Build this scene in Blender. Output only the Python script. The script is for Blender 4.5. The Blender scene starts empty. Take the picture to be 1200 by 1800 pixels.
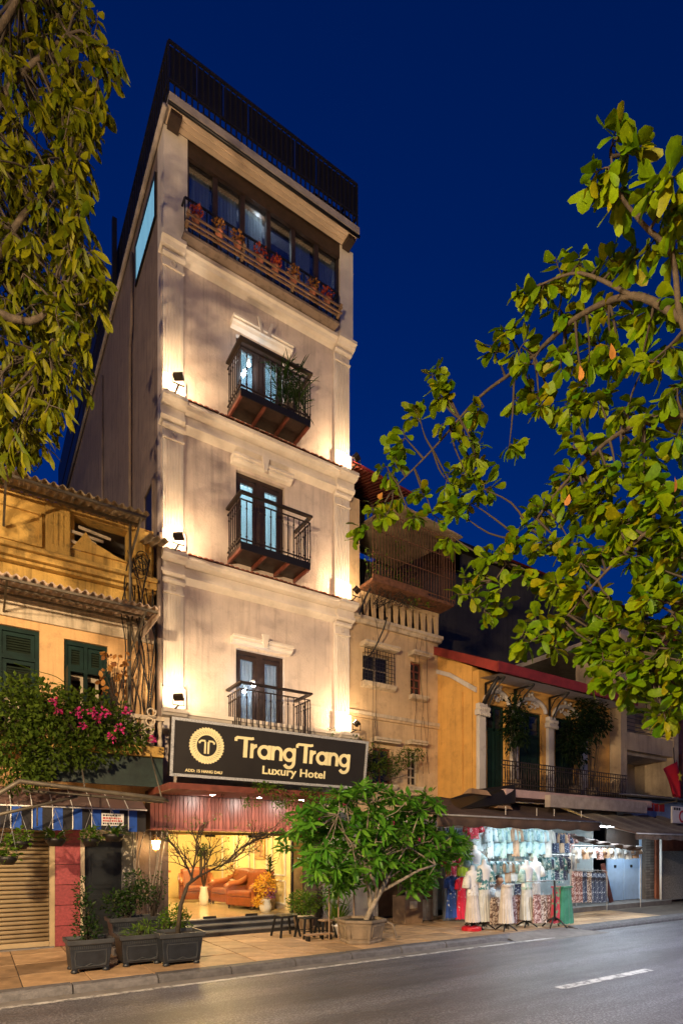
import bpy, math, random
from mathutils import Vector, Matrix, Euler
random.seed(11)
sc = bpy.context.scene
col = sc.collection
R = math.radians
# ------------------------------------------------------------------ camera
EYE = 1.6
cd = bpy.data.cameras.new('camera'); cam = bpy.data.objects.new('camera', cd); col.objects.link(cam)
cam.location = (0, 0, EYE); cam.rotation_euler = (R(90), 0, R(-32.83))
cd.sensor_fit = 'VERTICAL'; cd.sensor_height = 36; cd.lens = 20.0; cd.shift_y = 0.3317
cd.clip_start = 0.05; cd.clip_end = 2000
sc.camera = cam
# ------------------------------------------------------------------ world: clear dusk sky
world = bpy.data.worlds.new('World'); sc.world = world; world.use_nodes = True
wn = world.node_tree.nodes; wl = world.node_tree.links
sky = wn.new('ShaderNodeTexSky'); sky.sky_type = 'NISHITA'; sky.sun_disc = False
sky.sun_elevation = R(1.5); sky.sun_rotation = R(200); sky.air_density = 1.0; sky.dust_density = 0.0; sky.ozone_density = 6.0
tint = wn.new('ShaderNodeMix'); tint.data_type = 'RGBA'; tint.blend_type = 'MULTIPLY'; tint.inputs[0].default_value = 1
tint.inputs[7].default_value = (0.01, 0.66, 1.25, 1)
wl.new(sky.outputs[0], tint.inputs[6])
bgn = wn['Background']; bgn.inputs[1].default_value = 0.08
wl.new(tint.outputs[2], bgn.inputs[0])
# ------------------------------------------------------------------ render look
sc.view_settings.view_transform = 'Standard'; sc.view_settings.look = 'None'
sc.view_settings.exposure = 0.8; sc.view_settings.gamma = 1.0
sc.view_settings.use_curve_mapping = False
sc.render.engine = 'CYCLES'
sc.cycles.use_denoising = True
sc.cycles.max_bounces = 6; sc.cycles.transparent_max_bounces = 12
sc.cycles.sample_clamp_indirect = 4.0
sc.cycles.caustics_reflective = False; sc.cycles.caustics_refractive = False

# ------------------------------------------------------------------ helpers
def ray(px):
    a = (px - 600) / 1000.0
    return .5421 + a * .8403, .8403 - a * .5421
def at(px, py, Y):                      # where a line of sight meets the upright plane at depth Y
    dx, dy = ray(px); z = Y / dy
    return Vector((dx * z, Y, EYE + (1497 - py) / 1000.0 * z))
def atd(px, py, d):                     # the same at a given distance ahead
    dx, dy = ray(px)
    return Vector((dx * d, dy * d, EYE + (1497 - py) / 1000.0 * d))
def XA(px, Y): return at(px, 1497, Y).x
def ZA(px, py, Y): return at(px, py, Y).z

def wloc(o):
    v = Vector((0, 0, 0))
    while o is not None:
        v = v + o.location; o = o.parent
    return v
class MB:
    def __init__(s): s.v = []; s.f = []
    def add(s, vs, fs, M=None):
        n = len(s.v)
        if M is not None: vs = [M @ Vector(v) for v in vs]
        s.v += [tuple(v) for v in vs]; s.f += [tuple(i + n for i in f) for f in fs]; return s
    def box(s, x0, x1, y0, y1, z0, z1, M=None):
        return s.add([(x0,y0,z0),(x1,y0,z0),(x1,y1,z0),(x0,y1,z0),(x0,y0,z1),(x1,y0,z1),(x1,y1,z1),(x0,y1,z1)],
                     [(0,3,2,1),(4,5,6,7),(0,1,5,4),(1,2,6,5),(2,3,7,6),(3,0,4,7)], M)
    def bar(s, p, q, w, h=None):
        p = Vector(p); q = Vector(q); d = q - p; L = d.length; d.normalize()
        up = Vector((0,0,1)) if abs(d.z) < .95 else Vector((0,1,0))
        a = d.cross(up).normalized(); b = a.cross(d).normalized(); h = h or w
        vs = []
        for t in (p, q):
            for i, j in ((-1,-1),(1,-1),(1,1),(-1,1)): vs.append(t + a*(i*w/2) + b*(j*h/2))
        return s.add(vs, [(0,1,2,3),(7,6,5,4),(0,4,5,1),(1,5,6,2),(2,6,7,3),(3,7,4,0)])
    def tube(s, pts, r, n=7, cap=True):
        pts = [Vector(p) for p in pts]; rs = r if isinstance(r, (list, tuple)) else [r]*len(pts)
        vs = []; fs = []; a = None
        for i, p in enumerate(pts):
            d = (pts[min(i+1,len(pts)-1)] - pts[max(i-1,0)])
            if d.length < 1e-9: d = Vector((0,0,1))
            d.normalize()
            if a is None:
                up = Vector((0,0,1)) if abs(d.z) < .9 else Vector((1,0,0))
                a = d.cross(up).normalized()
            a = (a - d*a.dot(d)); a = a.normalized() if a.length > 1e-6 else d.orthogonal().normalized()
            b = d.cross(a)
            for k in range(n):
                t = 2*math.pi*k/n; vs.append(p + (a*math.cos(t) + b*math.sin(t))*rs[i])
        for i in range(len(pts)-1):
            for k in range(n):
                k2 = (k+1) % n; fs.append((i*n+k, i*n+k2, (i+1)*n+k2, (i+1)*n+k))
        if cap: fs += [tuple(range(n-1,-1,-1)), tuple((len(pts)-1)*n+k for k in range(n))]
        return s.add(vs, fs)
    def lathe(s, prof, c=(0,0,0), n=16, ang=0):
        vs = []; fs = []; c = Vector(c)
        for r, z in prof:
            for k in range(n):
                t = 2*math.pi*k/n + ang; vs.append(c + Vector((r*math.cos(t), r*math.sin(t), z)))
        for i in range(len(prof)-1):
            for k in range(n):
                k2 = (k+1) % n; fs.append((i*n+k, i*n+k2, (i+1)*n+k2, (i+1)*n+k))
        fs += [tuple(range(n-1,-1,-1)), tuple((len(prof)-1)*n+k for k in range(n))]
        return s.add(vs, fs)
    def prism(s, poly, axis, lo, hi):   # poly in the two other axes (kept in x,y,z order)
        n = len(poly)
        def P(a, b, t): return (t,a,b) if axis == 'x' else ((a,t,b) if axis == 'y' else (a,b,t))
        vs = [P(a,b,lo) for a,b in poly] + [P(a,b,hi) for a,b in poly]
        fs = [tuple(range(n)), tuple(range(2*n-1, n-1, -1))] + [(i, n+i, n+(i+1)%n, (i+1)%n) for i in range(n)]
        return s.add(vs, fs)
    def wall(s, x0, x1, z0, z1, y, t, holes):   # front sheet at y, back at y+t, openings with reveals
        xs = sorted({x0, x1, *[h[0] for h in holes], *[h[1] for h in holes]}); zs = sorted({z0, z1, *[h[2] for h in holes], *[h[3] for h in holes]})
        def hole(a, b): return any(h[0] < a < h[1] and h[2] < b < h[3] for h in holes)
        for i in range(len(xs)-1):
            for j in range(len(zs)-1):
                if hole((xs[i]+xs[i+1])/2, (zs[j]+zs[j+1])/2): continue
                a, b, c, d = xs[i], xs[i+1], zs[j], zs[j+1]
                s.add([(a,y,c),(b,y,c),(b,y,d),(a,y,d)], [(0,1,2,3)]); s.add([(a,y+t,c),(b,y+t,c),(b,y+t,d),(a,y+t,d)], [(3,2,1,0)])
        for a, b, c, d in [(x0,x1,z0,z1)] + list(holes):
            s.add([(a,y,c),(b,y,c),(b,y,d),(a,y,d),(a,y+t,c),(b,y+t,c),(b,y+t,d),(a,y+t,d)], [(0,4,5,1),(1,5,6,2),(2,6,7,3),(3,7,4,0)])
        return s
    def build(s, name, mat, parent=None, smooth=False, local=False, bevel=0):
        off = Vector((0,0,0)) if (local or parent is None) else wloc(parent)
        me = bpy.data.meshes.new(name)
        me.from_pydata([(v[0]-off.x, v[1]-off.y, v[2]-off.z) for v in s.v], [], s.f); me.update()
        if smooth: me.polygons.foreach_set('use_smooth', [True]*len(me.polygons))
        o = bpy.data.objects.new(name, me); col.objects.link(o)
        me.materials.append(mat)
        if parent is not None: o.parent = parent
        if bevel:
            m = o.modifiers.new('bevel', 'BEVEL'); m.width = bevel; m.segments = 2; m.limit_method = 'ANGLE'
        return o
def tag(o, label=None, cat=None, group=None, kind=None):
    if label: o['label'] = label
    if cat: o['category'] = cat
    if group: o['group'] = group
    if kind: o['kind'] = kind
    return o
def thing(name, label, cat, loc=(0,0,0), group=None):
    o = bpy.data.objects.new(name, None); col.objects.link(o); o.location = loc; o.empty_display_size = .1
    return tag(o, label, cat, group)
def inst(src, parent=None, loc=None, rot=None, scale=None, name=None):
    c = src.copy(); col.objects.link(c)
    if name: c.name = name
    c.parent = parent
    if loc is not None: c.location = loc
    if rot is not None: c.rotation_euler = rot
    if scale is not None: c.scale = scale
    return c
def copy_tree(o, parent=None):
    c = o.copy(); col.objects.link(c); c.parent = parent
    for ch in list(o.children): copy_tree(ch, c)
    return c
def point_light(name, loc, power, color, radius=.05, parent=None):
    l = bpy.data.lights.new(name, 'POINT'); l.energy = power; l.color = color; l.shadow_soft_size = radius
    o = bpy.data.objects.new(name, l); col.objects.link(o)
    if parent is not None: o.parent = parent; o.location = Vector(loc) - wloc(parent)
    else: o.location = loc
    return o
def area_light(name, loc, direction, power, color, size, parent=None, size_y=None, spread=180):
    l = bpy.data.lights.new(name, 'AREA'); l.energy = power; l.color = color; l.size = size
    if size_y: l.shape = 'RECTANGLE'; l.size_y = size_y
    l.spread = R(spread)
    o = bpy.data.objects.new(name, l); col.objects.link(o)
    o.rotation_euler = Vector(direction).to_track_quat('-Z', 'Y').to_euler()
    if parent is not None: o.parent = parent; o.location = Vector(loc) - wloc(parent)
    else: o.location = loc
    return o

# ------------------------------------------------------------------ materials
MATS = {}
def newmat(name):
    m = bpy.data.materials.new(name); m.use_nodes = True; MATS[name] = m
    nt = m.node_tree; return m, nt, nt.nodes['Principled BSDF']
def node(nt, t, **kw):
    n = nt.nodes.new(t)
    for k, v in kw.items(): setattr(n, k, v)
    return n
def c4(c): return (c[0], c[1], c[2], 1)
def coords(nt, scale=(1,1,1)):
    tc = node(nt, 'ShaderNodeTexCoord'); mp = node(nt, 'ShaderNodeMapping'); mp.inputs['Scale'].default_value = scale
    nt.links.new(tc.outputs['Object'], mp.inputs['Vector']); return mp.outputs['Vector']
def noise(nt, vec, scale, detail=5, rough=.6):
    n = node(nt, 'ShaderNodeTexNoise'); n.inputs['Scale'].default_value = scale; n.inputs['Detail'].default_value = detail; n.inputs['Roughness'].default_value = rough
    nt.links.new(vec, n.inputs['Vector']); return n.outputs['Fac']
def ramp(nt, fac, stops):
    r = node(nt, 'ShaderNodeValToRGB'); e = r.color_ramp.elements
    while len(e) < len(stops): e.new(.5)
    for i, (p, c) in enumerate(stops): e[i].position = p; e[i].color = c4(c)
    nt.links.new(fac, r.inputs['Fac']); return r.outputs['Color']
def mix(nt, fac, a, b, blend='MIX'):
    m = node(nt, 'ShaderNodeMix', data_type='RGBA', blend_type=blend)
    for sock, v in ((0, fac), (6, a), (7, b)):
        if hasattr(v, 'is_output') or isinstance(v, bpy.types.NodeSocket): nt.links.new(v, m.inputs[sock])
        elif sock == 0: m.inputs[0].default_value = v
        else: m.inputs[sock].default_value = c4(v)
    return m.outputs[2]
def bump(nt, bsdf, h, strength, dist=.02):
    b = node(nt, 'ShaderNodeBump'); b.inputs['Strength'].default_value = strength; b.inputs['Distance'].default_value = dist
    nt.links.new(h, b.inputs['Height']); nt.links.new(b.outputs['Normal'], bsdf.inputs['Normal'])
def basic(name, c, rough=.6, metal=0, var=.25, scale=5, bs=0, bscale=60, rnd=0, spec=.5):
    m, nt, b = newmat(name)
    v = coords(nt); f = noise(nt, v, scale)
    lo = tuple(x*(1-var) for x in c); hi = tuple(min(1, x*(1+var)) for x in c)
    cc = ramp(nt, f, [(.3, lo), (.7, hi)])
    if rnd:
        oi = node(nt, 'ShaderNodeObjectInfo'); mr = node(nt, 'ShaderNodeMapRange'); mr.inputs[3].default_value = 1-rnd; mr.inputs[4].default_value = 1+rnd
        nt.links.new(oi.outputs['Random'], mr.inputs[0]); cc = mix(nt, 1.0, cc, mr.outputs[0], 'MULTIPLY')
    nt.links.new(cc, b.inputs['Base Color']); b.inputs['Roughness'].default_value = rough; b.inputs['Metallic'].default_value = metal
    b.inputs['Specular IOR Level'].default_value = spec
    if bs: bump(nt, b, noise(nt, v, bscale, 6), bs)
    return m
def plaster(name, c, dirt=(.06,.05,.03), amount=.5, streak=.5, bs=.35, rough=.85, patch=None):
    m, nt, b = newmat(name)
    v = coords(nt); vs = coords(nt, (7, 7, .5))
    base = ramp(nt, noise(nt, v, 2.2), [(.3, tuple(x*.86 for x in c)), (.7, tuple(min(1,x*1.08) for x in c))])
    if patch:
        base = mix(nt, ramp(nt, noise(nt, v, 1.3, 8, .7), [(.52, (0,0,0)), (.58, (1,1,1))]), base, patch)
    st = ramp(nt, noise(nt, vs, 1.2, 6, .65), [(.5, (0,0,0)), (.75, (streak,)*3)])
    base = mix(nt, st, base, dirt)
    bl = ramp(nt, noise(nt, v, 3.1, 9, .72), [(.53, (0,0,0)), (.72, (amount,)*3)])
    base = mix(nt, bl, base, dirt)
    nt.links.new(base, b.inputs['Base Color']); b.inputs['Roughness'].default_value = rough
    bump(nt, b, noise(nt, v, 22, 8, .7), bs, .03)
    return m
def emis(name, c, s):
    m, nt, b = newmat(name); b.inputs['Base Color'].default_value = c4(c)
    b.inputs['Emission Color'].default_value = c4(c); b.inputs['Emission Strength'].default_value = s; return m
def leafmat(name, cols, rough=.45, trans=.35):
    m, nt, b = newmat(name)
    g = node(nt, 'ShaderNodeNewGeometry'); oi = node(nt, 'ShaderNodeObjectInfo')
    a = node(nt, 'ShaderNodeMath', operation='ADD'); nt.links.new(g.outputs['Random Per Island'], a.inputs[0]); nt.links.new(oi.outputs['Random'], a.inputs[1])
    fr = node(nt, 'ShaderNodeMath', operation='FRACT'); nt.links.new(a.outputs[0], fr.inputs[0])
    n = len(cols); cc = ramp(nt, fr.outputs[0], [(i/(n-1), c) for i, c in enumerate(cols)])
    cc = mix(nt, .5, cc, mix(nt, 1.0, cc, ramp(nt, noise(nt, coords(nt), 30, 3), [(.3, (.5,.5,.5)), (.7, (1.4,1.4,1.4))]), 'MULTIPLY'))
    nt.links.new(cc, b.inputs['Base Color']); b.inputs['Roughness'].default_value = rough; b.inputs['Specular IOR Level'].default_value = .15
    t = node(nt, 'ShaderNodeBsdfTranslucent'); nt.links.new(cc, t.inputs['Color'])
    ms = node(nt, 'ShaderNodeMixShader'); ms.inputs[0].default_value = trans
    nt.links.new(b.outputs[0], ms.inputs[1]); nt.links.new(t.outputs[0], ms.inputs[2])
    nt.links.new(ms.outputs[0], nt.nodes['Material Output'].inputs['Surface']); return m
def glassmat(name, tintc=(.9,.95,1), refl=.6, minf=.06):
    m, nt, b = newmat(name); nt.nodes.remove(b)
    tr = node(nt, 'ShaderNodeBsdfTransparent'); tr.inputs[0].default_value = c4(tintc)
    gl = node(nt, 'ShaderNodeBsdfGlossy'); gl.inputs['Roughness'].default_value = .03
    fr = node(nt, 'ShaderNodeFresnel'); fr.inputs[0].default_value = 1.5
    ml = node(nt, 'ShaderNodeMath', operation='MULTIPLY_ADD'); ml.inputs[1].default_value = refl; ml.inputs[2].default_value = minf; nt.links.new(fr.outputs[0], ml.inputs[0])
    ms = node(nt, 'ShaderNodeMixShader'); nt.links.new(ml.outputs[0], ms.inputs[0]); nt.links.new(tr.outputs[0], ms.inputs[1]); nt.links.new(gl.outputs[0], ms.inputs[2])
    nt.links.new(ms.outputs[0], nt.nodes['Material Output'].inputs['Surface']); return m
def pattern(name, a, b2, scale=14, thr=.5, rough=.8, stretch=(1,1,1), kind='noise'):
    m, nt, b = newmat(name); v = coords(nt, stretch)
    if kind == 'noise': f = noise(nt, v, scale, 3, .6)
    else:
        vo = node(nt, 'ShaderNodeTexVoronoi'); vo.inputs['Scale'].default_value = scale; nt.links.new(v, vo.inputs['Vector']); f = vo.outputs['Distance']
    nt.links.new(ramp(nt, f, [(thr-.04, a), (thr+.04, b2)]), b.inputs['Base Color']); b.inputs['Roughness'].default_value = rough
    b.inputs['Sheen Weight'].default_value = .2
    return m

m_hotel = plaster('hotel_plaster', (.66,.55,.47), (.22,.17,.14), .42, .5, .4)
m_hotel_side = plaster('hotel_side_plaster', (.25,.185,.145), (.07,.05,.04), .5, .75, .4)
m_trim = plaster('white_trim', (.74,.66,.57), (.3,.25,.2), .2, .15, .15)
m_soffit = plaster('soffit_paint', (.62,.48,.36), (.25,.18,.12), .3, .1, .1)
m_slate = basic('roof_slab_paint', (.36,.31,.28), .8, bs=.3)
m_black = basic('black_metal', (.018,.016,.015), .45, .3)
m_iron = basic('wrought_iron', (.05,.035,.026), .45, .5)
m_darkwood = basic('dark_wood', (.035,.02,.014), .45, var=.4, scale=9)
m_redwood = basic('red_brown_wood', (.17,.05,.032), .4, var=.35, scale=7, rnd=.25)
def curtainmat(name, c, tr):
    m = basic(name, c, .9, var=.1); nt = m.node_tree; b = nt.nodes['Principled BSDF']
    t = node(nt, 'ShaderNodeBsdfTranslucent'); t.inputs[0].default_value = c4(c); ms = node(nt, 'ShaderNodeMixShader'); ms.inputs[0].default_value = tr
    nt.links.new(b.outputs[0], ms.inputs[1]); nt.links.new(t.outputs[0], ms.inputs[2]); nt.links.new(ms.outputs[0], nt.nodes['Material Output'].inputs['Surface']); return m
m_curtain = curtainmat('sheer_curtain', (.62,.76,.78), .6); m_graycurt = curtainmat('grey_curtain', (.66,.68,.68), .4)
m_glass = glassmat('window_glass'); m_clear = glassmat('door_glass', (.98,.98,.96), .35, .02)
m_terracotta = basic('terracotta', (.30,.10,.055), .8, var=.35, rnd=.3, bs=.2)
m_white = basic('white_paint', (.78,.76,.72), .6, var=.06)
m_steel = basic('galvanised_steel', (.42,.42,.42), .4, .6)
# ================================================================== GROUND, ROAD, PAVEMENT
def asphalt():
    m, nt, b = newmat('asphalt'); v = coords(nt)
    f = noise(nt, coords(nt, (.35,1.3,1)), 1.3, 7, .65); g = noise(nt, v, 42, 2, .9)
    c = mix(nt, ramp(nt, f, [(.35, (0,0,0)), (.7, (1,1,1))]), (.058,.056,.068), (.092,.09,.106))
    c = mix(nt, ramp(nt, g, [(.47, (0,0,0)), (.62, (.85,.85,.85))]), c, (.26,.255,.28))
    # worn tyre tracks, old repair patches, fine cracks
    tr = noise(nt, coords(nt, (.05,1.6,1)), 1.0, 3); c = mix(nt, ramp(nt, tr, [(.42, (0,0,0)), (.62, (.65,)*3)]), c, (.055,.05,.056))
    vo = node(nt, 'ShaderNodeTexVoronoi', feature='DISTANCE_TO_EDGE'); vo.inputs['Scale'].default_value = .55
    wb = node(nt, 'ShaderNodeTexNoise'); wb.inputs['Scale'].default_value = 2.5; va = node(nt, 'ShaderNodeMix', data_type='VECTOR'); va.inputs[0].default_value = .22
    nt.links.new(v, wb.inputs['Vector']); nt.links.new(v, va.inputs[4]); nt.links.new(wb.outputs['Color'], va.inputs[5]); nt.links.new(va.outputs[1], vo.inputs['Vector'])
    c = mix(nt, ramp(nt, vo.outputs['Distance'], [(.0, (.16,)*3), (.006, (0,0,0))]), c, (.03,.028,.03))
    pc = node(nt, 'ShaderNodeTexVoronoi', distance='CHEBYCHEV'); pc.inputs['Scale'].default_value = .28; nt.links.new(v, pc.inputs['Vector'])
    c = mix(nt, ramp(nt, pc.outputs['Color'], [(.68, (0,0,0)), (.70, (.35,)*3)]), c, (.06,.056,.062))
    nt.links.new(c, b.inputs['Base Color'])
    nt.links.new(ramp(nt, f, [(.3, (.30,)*3), (.7, (.56,)*3)]), b.inputs['Roughness'])
    bump(nt, b, g, .55, .012); return m
m_asphalt = asphalt()
m_ground = basic('bare_ground', (.07,.06,.05), .9)
m_slab = basic('paving_stone', (.40,.255,.135), .62, var=.3, scale=4, bs=.25, bscale=35, rnd=.3)
m_joint = basic('paving_joint', (.10,.08,.065), .9)
m_kerb = basic('kerb_granite', (.11,.105,.11), .7, var=.35, scale=9, bs=.5, bscale=30, rnd=.15)
m_conc = basic('ramp_concrete', (.17,.155,.145), .8, var=.25, bs=.3)
def paintm():
    m, nt, b = newmat('road_paint'); v = coords(nt); f = noise(nt, v, 9, 8, .75)
    nt.links.new(ramp(nt, f, [(.40, (.13,.125,.13)), (.54, (.50,.49,.48))]), b.inputs['Base Color']); b.inputs['Roughness'].default_value = .6; return m
m_paint = paintm()

tag(MB().box(-400, 600, -400, 600, -.5, -.2).build('ground', m_ground), kind='structure')
tag(MB().box(-60, 120, 1.3, 7.42, -.19, -.10).build('road', m_asphalt), kind='structure')
tag(MB().box(-60, 120, -6, 1.3, -.19, 0).build('opposite_pavement', m_slab), kind='structure')
rm = tag(MB().add([(-40,7.12,-.096),(9.6,7.12,-.096),(9.6,7.22,-.096),(-40,7.22,-.096)], [(0,1,2,3)]).build('edge_line', m_paint), kind='structure')
for k in range(-2, 4):
    x = 6.1 + k*6.1
    tag(MB().add([(x,4.41,-.096),(x+2.05,4.41,-.096),(x+2.05,4.55,-.096),(x,4.55,-.096)], [(0,1,2,3)]).build('centre_dash', m_paint), kind='structure')
# gutter strip beside the kerb
tag(MB().box(-40, 8.4, 7.22, 7.43, -.18, -.095).build('gutter', m_conc), kind='structure')
pv = MB().box(-40, 60, 7.62, 10.9, -.18, -.012).build('pavement', m_joint); tag(pv, kind='structure')
slabs = []
def slab_mesh(w, d):
    a = .006; z1 = 0
    return MB().add([(0,0,-.03),(w,0,-.03),(w,d,-.03),(0,d,-.03),(a,a,z1),(w-a,a,z1),(w-a,d-a,z1),(a,d-a,z1)], [(4,5,6,7),(0,1,5,4),(1,2,6,5),(2,3,7,6),(3,0,4,7)])
src = {}
def put_slab(x, y, w, d):
    key = (round(w,3), round(d,3))
    if key not in src:
        o = slab_mesh(w, d).build('paving_slab', m_slab, pv, local=True); src[key] = o
    else: o = inst(src[key], pv)
    o.location = (x, y, random.uniform(-.002, .004)); o.rotation_euler = (random.uniform(-.002,.002), random.uniform(-.002,.002), 0)
x = -1.0
while x < 3.2:                           # large flags in front of the shutter
    for r_ in range(4): put_slab(x, 7.63 + r_*.81, .74, .80)
    x += .745
x = 3.48
while x < 14.2:
    for r_ in range(8): put_slab(x + (r_%2)*.0, 7.63 + r_*.405, .475, .40)
    x += .48
# kerb stones
k0 = MB().prism([(7.43,-.15),(7.64,-.15),(7.64,.004),(7.47,.004),(7.43,-.03)], 'x', 0, .985).build('kerb_stone', m_kerb, pv, local=True)
k0.location = (-3, 0, 0)
for i in range(1, 11): inst(k0, pv, (-3 + i*1.0 + (.0), random.uniform(-.008,.008), random.uniform(-.004,.004)))
MB().add([(8.0,7.43,-.13),(8.95,7.43,-.13),(8.95,7.64,-.13),(8.0,7.64,-.13),(8.0,7.45,.0),(8.95,7.45,-.09),(8.95,7.64,-.005),(8.0,7.64,.004)],
         [(0,1,5,4),(4,5,6,7),(1,2,6,5),(2,3,7,6),(3,0,4,7)]).build('kerb_stone', m_kerb, pv)
MB().add([(8.95,6.98,-.097),(11.2,6.98,-.097),(10.4,7.7,.006),(8.6,7.7,.006),(8.6,7.3,-.097)], [(0,1,2,3,4)]).build('ramp', m_conc, pv)
kl = MB().prism([(7.35,-.15),(7.64,-.15),(7.64,.004),(7.40,-.02),(7.35,-.06)], 'x', 0, .5).build('edge_stone', m_kerb, pv, local=True); kl.location = (10.7, 0, 0)
for i in range(1, 24): inst(kl, pv, (10.7 + i*.51, 0, 0))
# ================================================================== HOTEL
F = 10.66; HX0, HX1 = 2.904, 7.06
hotel = thing('hotel_building', 'tall narrow cream hotel with floodlit fluted pilasters and three small balconies', 'building', (HX0, F, 0))
C1, C2, C3 = 7.09, 9.94, 12.87
DX0, DX1 = 4.38, 5.46
doors = [(3.80, 5.66), (7.42, 9.22), (10.30, 11.92)]
MB().wall(HX0, HX1, 2.0, C3, F, .22, [(DX0, DX1, a, b) for a, b in doors]).build('front_wall', m_hotel, hotel)
# left flank, with long window at the top floor, and right flank
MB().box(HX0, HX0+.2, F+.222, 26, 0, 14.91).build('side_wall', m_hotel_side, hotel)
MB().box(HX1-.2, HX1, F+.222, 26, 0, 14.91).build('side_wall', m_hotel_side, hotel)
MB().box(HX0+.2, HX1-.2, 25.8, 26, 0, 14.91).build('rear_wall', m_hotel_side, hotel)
# plaster seams, pipe and conduit on the flank
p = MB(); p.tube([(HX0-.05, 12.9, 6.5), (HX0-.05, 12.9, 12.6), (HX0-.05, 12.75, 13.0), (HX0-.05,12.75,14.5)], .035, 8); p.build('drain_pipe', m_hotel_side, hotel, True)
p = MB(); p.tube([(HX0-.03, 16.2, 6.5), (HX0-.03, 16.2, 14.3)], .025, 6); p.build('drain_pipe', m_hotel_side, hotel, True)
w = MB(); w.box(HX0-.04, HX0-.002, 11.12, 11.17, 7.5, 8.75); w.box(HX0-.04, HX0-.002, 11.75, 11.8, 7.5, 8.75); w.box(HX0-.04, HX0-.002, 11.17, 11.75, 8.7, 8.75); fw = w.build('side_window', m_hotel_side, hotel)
MB().box(HX0-.015, HX0-.003, 11.17, 11.75, 7.5, 8.7).build('pane', m_black, fw)
# lit strip window high on the flank
m_blue = emis('blue_lit_curtain', (.16,.42,.62), .55)
nt = m_blue.node_tree; wv = node(nt, 'ShaderNodeTexWave'); wv.inputs['Scale'].default_value = 3.2; wv.inputs['Distortion'].default_value = 1.5
wv.bands_direction = 'Y'; nt.links.new(coords(nt), wv.inputs['Vector'])
cc = ramp(nt, wv.outputs['Fac'], [(0, (.05,.16,.30)), (1, (.22,.50,.62))]); nt.links.new(cc, nt.nodes['Principled BSDF'].inputs['Emission Color'])
w = MB(); y0, y1, z0, z1 = 10.98, 12.5, 13.65, 14.42
for a in ((y0-.04,y0,z0,z1),(y1,y1+.04,z0,z1),(y0-.04,y1+.04,z1,z1+.04),(y0-.04,y1+.04,z0-.04,z0)): w.box(HX0-.04, HX0-.002, *a)
fw = w.build('side_window', m_black, hotel); MB().box(HX0-.018, HX0-.003, y0, y1, z0, z1).build('lit_curtain', m_blue, fw)

# cornices -----------------------------------------------------------
def cornice(z, tiles=True, parent=hotel):
    # upper lip with slab and lower bed mould, running round the pilasters
    if tiles:
        prof = [(F-.002, z-.02),(F-.30, z-.02),(F-.30, z-.09),(F-.27, z-.10),(F-.24, z-.14),(F-.10, z-.16),(F-.10,z-.30),(F-.15,z-.31),(F-.15,z-.36),(F-.08,z-.40),(F-.002,z-.44)]
    else:
        prof = [(F-.002, z),(F-.22, z),(F-.22, z-.07),(F-.17, z-.09),(F-.13, z-.14),(F-.06,z-.16),(F-.002,z-.2)]
    c = MB().prism(prof, 'x', HX0+.40, HX1-.40).build('cornice', m_trim, parent)
    for x0, x1 in ((HX0-.05, HX0+.40), (HX1-.40, HX1+.05)):
        pr = [(a - (.06 if a < F-.01 else 0), b) for a, b in prof]
        MB().prism(pr, 'x', x0, x1).build('cornice_return', m_trim, c)
    return c
cn = [cornice(C1), cornice(C2), cornice(C3, False), cornice(4.22)]
tile = None
for z in (C1, C2):
    x = HX0 - .03; i = 0
    while x < HX1 - .02:
        if tile is None:
            t = MB(); vs = []; fs = []
            for k in range(7):
                a = math.pi*k/6
                for (yy, rr, zz) in ((-.34,.052,0),(0,.045,.10)): vs.append((.05 - rr*math.cos(a), yy, zz + rr*.55*math.sin(a)))
            for k in range(6): fs.append((2*k,2*k+1,2*k+3,2*k+2))
            fs.append(tuple(range(0,14,2)))
            t.add(vs, fs); tile = t.build('ridge_tile', m_terracotta, hotel, True, local=True); o = tile
        else: o = inst(tile, hotel)
        o.location = (x - HX0, random.uniform(-.012,.012), z - .018); o.rotation_euler = (0, 0, random.uniform(-.03,.03)); x += .104
# rows of tiles are backed by a sloped mortar bed
for z in (C1, C2): MB().prism([(F-.002, z+.09),(F-.30, z-.018),(F-.002, z-.018)], 'x', HX0-.03, HX1).build('tile_bed', m_terracotta, hotel)

# pilasters ----------------------------------------------------------
def pilaster(x0, x1, z0, z1):
    pl = MB().box(x0, x1, F-.075, F-.002, z0, z1); po = pl.build('pilaster', m_trim, hotel)
    n = 6; w = (x1-x0-.08)/(2*n-1)
    fl = MB()
    for k in range(n): fl.box(x0+.04+2*k*w, x0+.04+(2*k+1)*w, F-.095, F-.076, z0+.46, z1-.30)
    tag(fl.build('fluting', m_trim, po), kind='stuff')
    cp = MB().prism([(F-.076, z1-.02),(F-.15, z1-.02),(F-.15, z1-.06),(F-.11, z1-.09),(F-.076, z1-.09)], 'x', x0-.02, x1+.02)
    cp.box(x0-.01, x1+.01, F-.115, F-.077, z1-.28, z1-.25); cp.build('capital', m_trim, po)
    rg = MB(); cx = (x0+x1)/2; cz = z1-.17; pts = [(cx+.045*math.cos(t*math.pi/8), F-.085, cz+.045*math.sin(t*math.pi/8)) for t in range(17)]
    rg.tube(pts, .012, 5); rg.build('rosette', m_trim, po, True)
    MB().box(x0-.025, x1+.025, F-.12, F-.077, z0, z0+.40).build('plinth', m_trim, po)
for a, b in ((4.24, C1-.42), (C1+.06, C2-.42), (C2+.06, C3-.18)):
    pilaster(HX0+.02, HX0+.40, a, b); pilaster(HX1-.40, HX1-.02, a, b)

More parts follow.
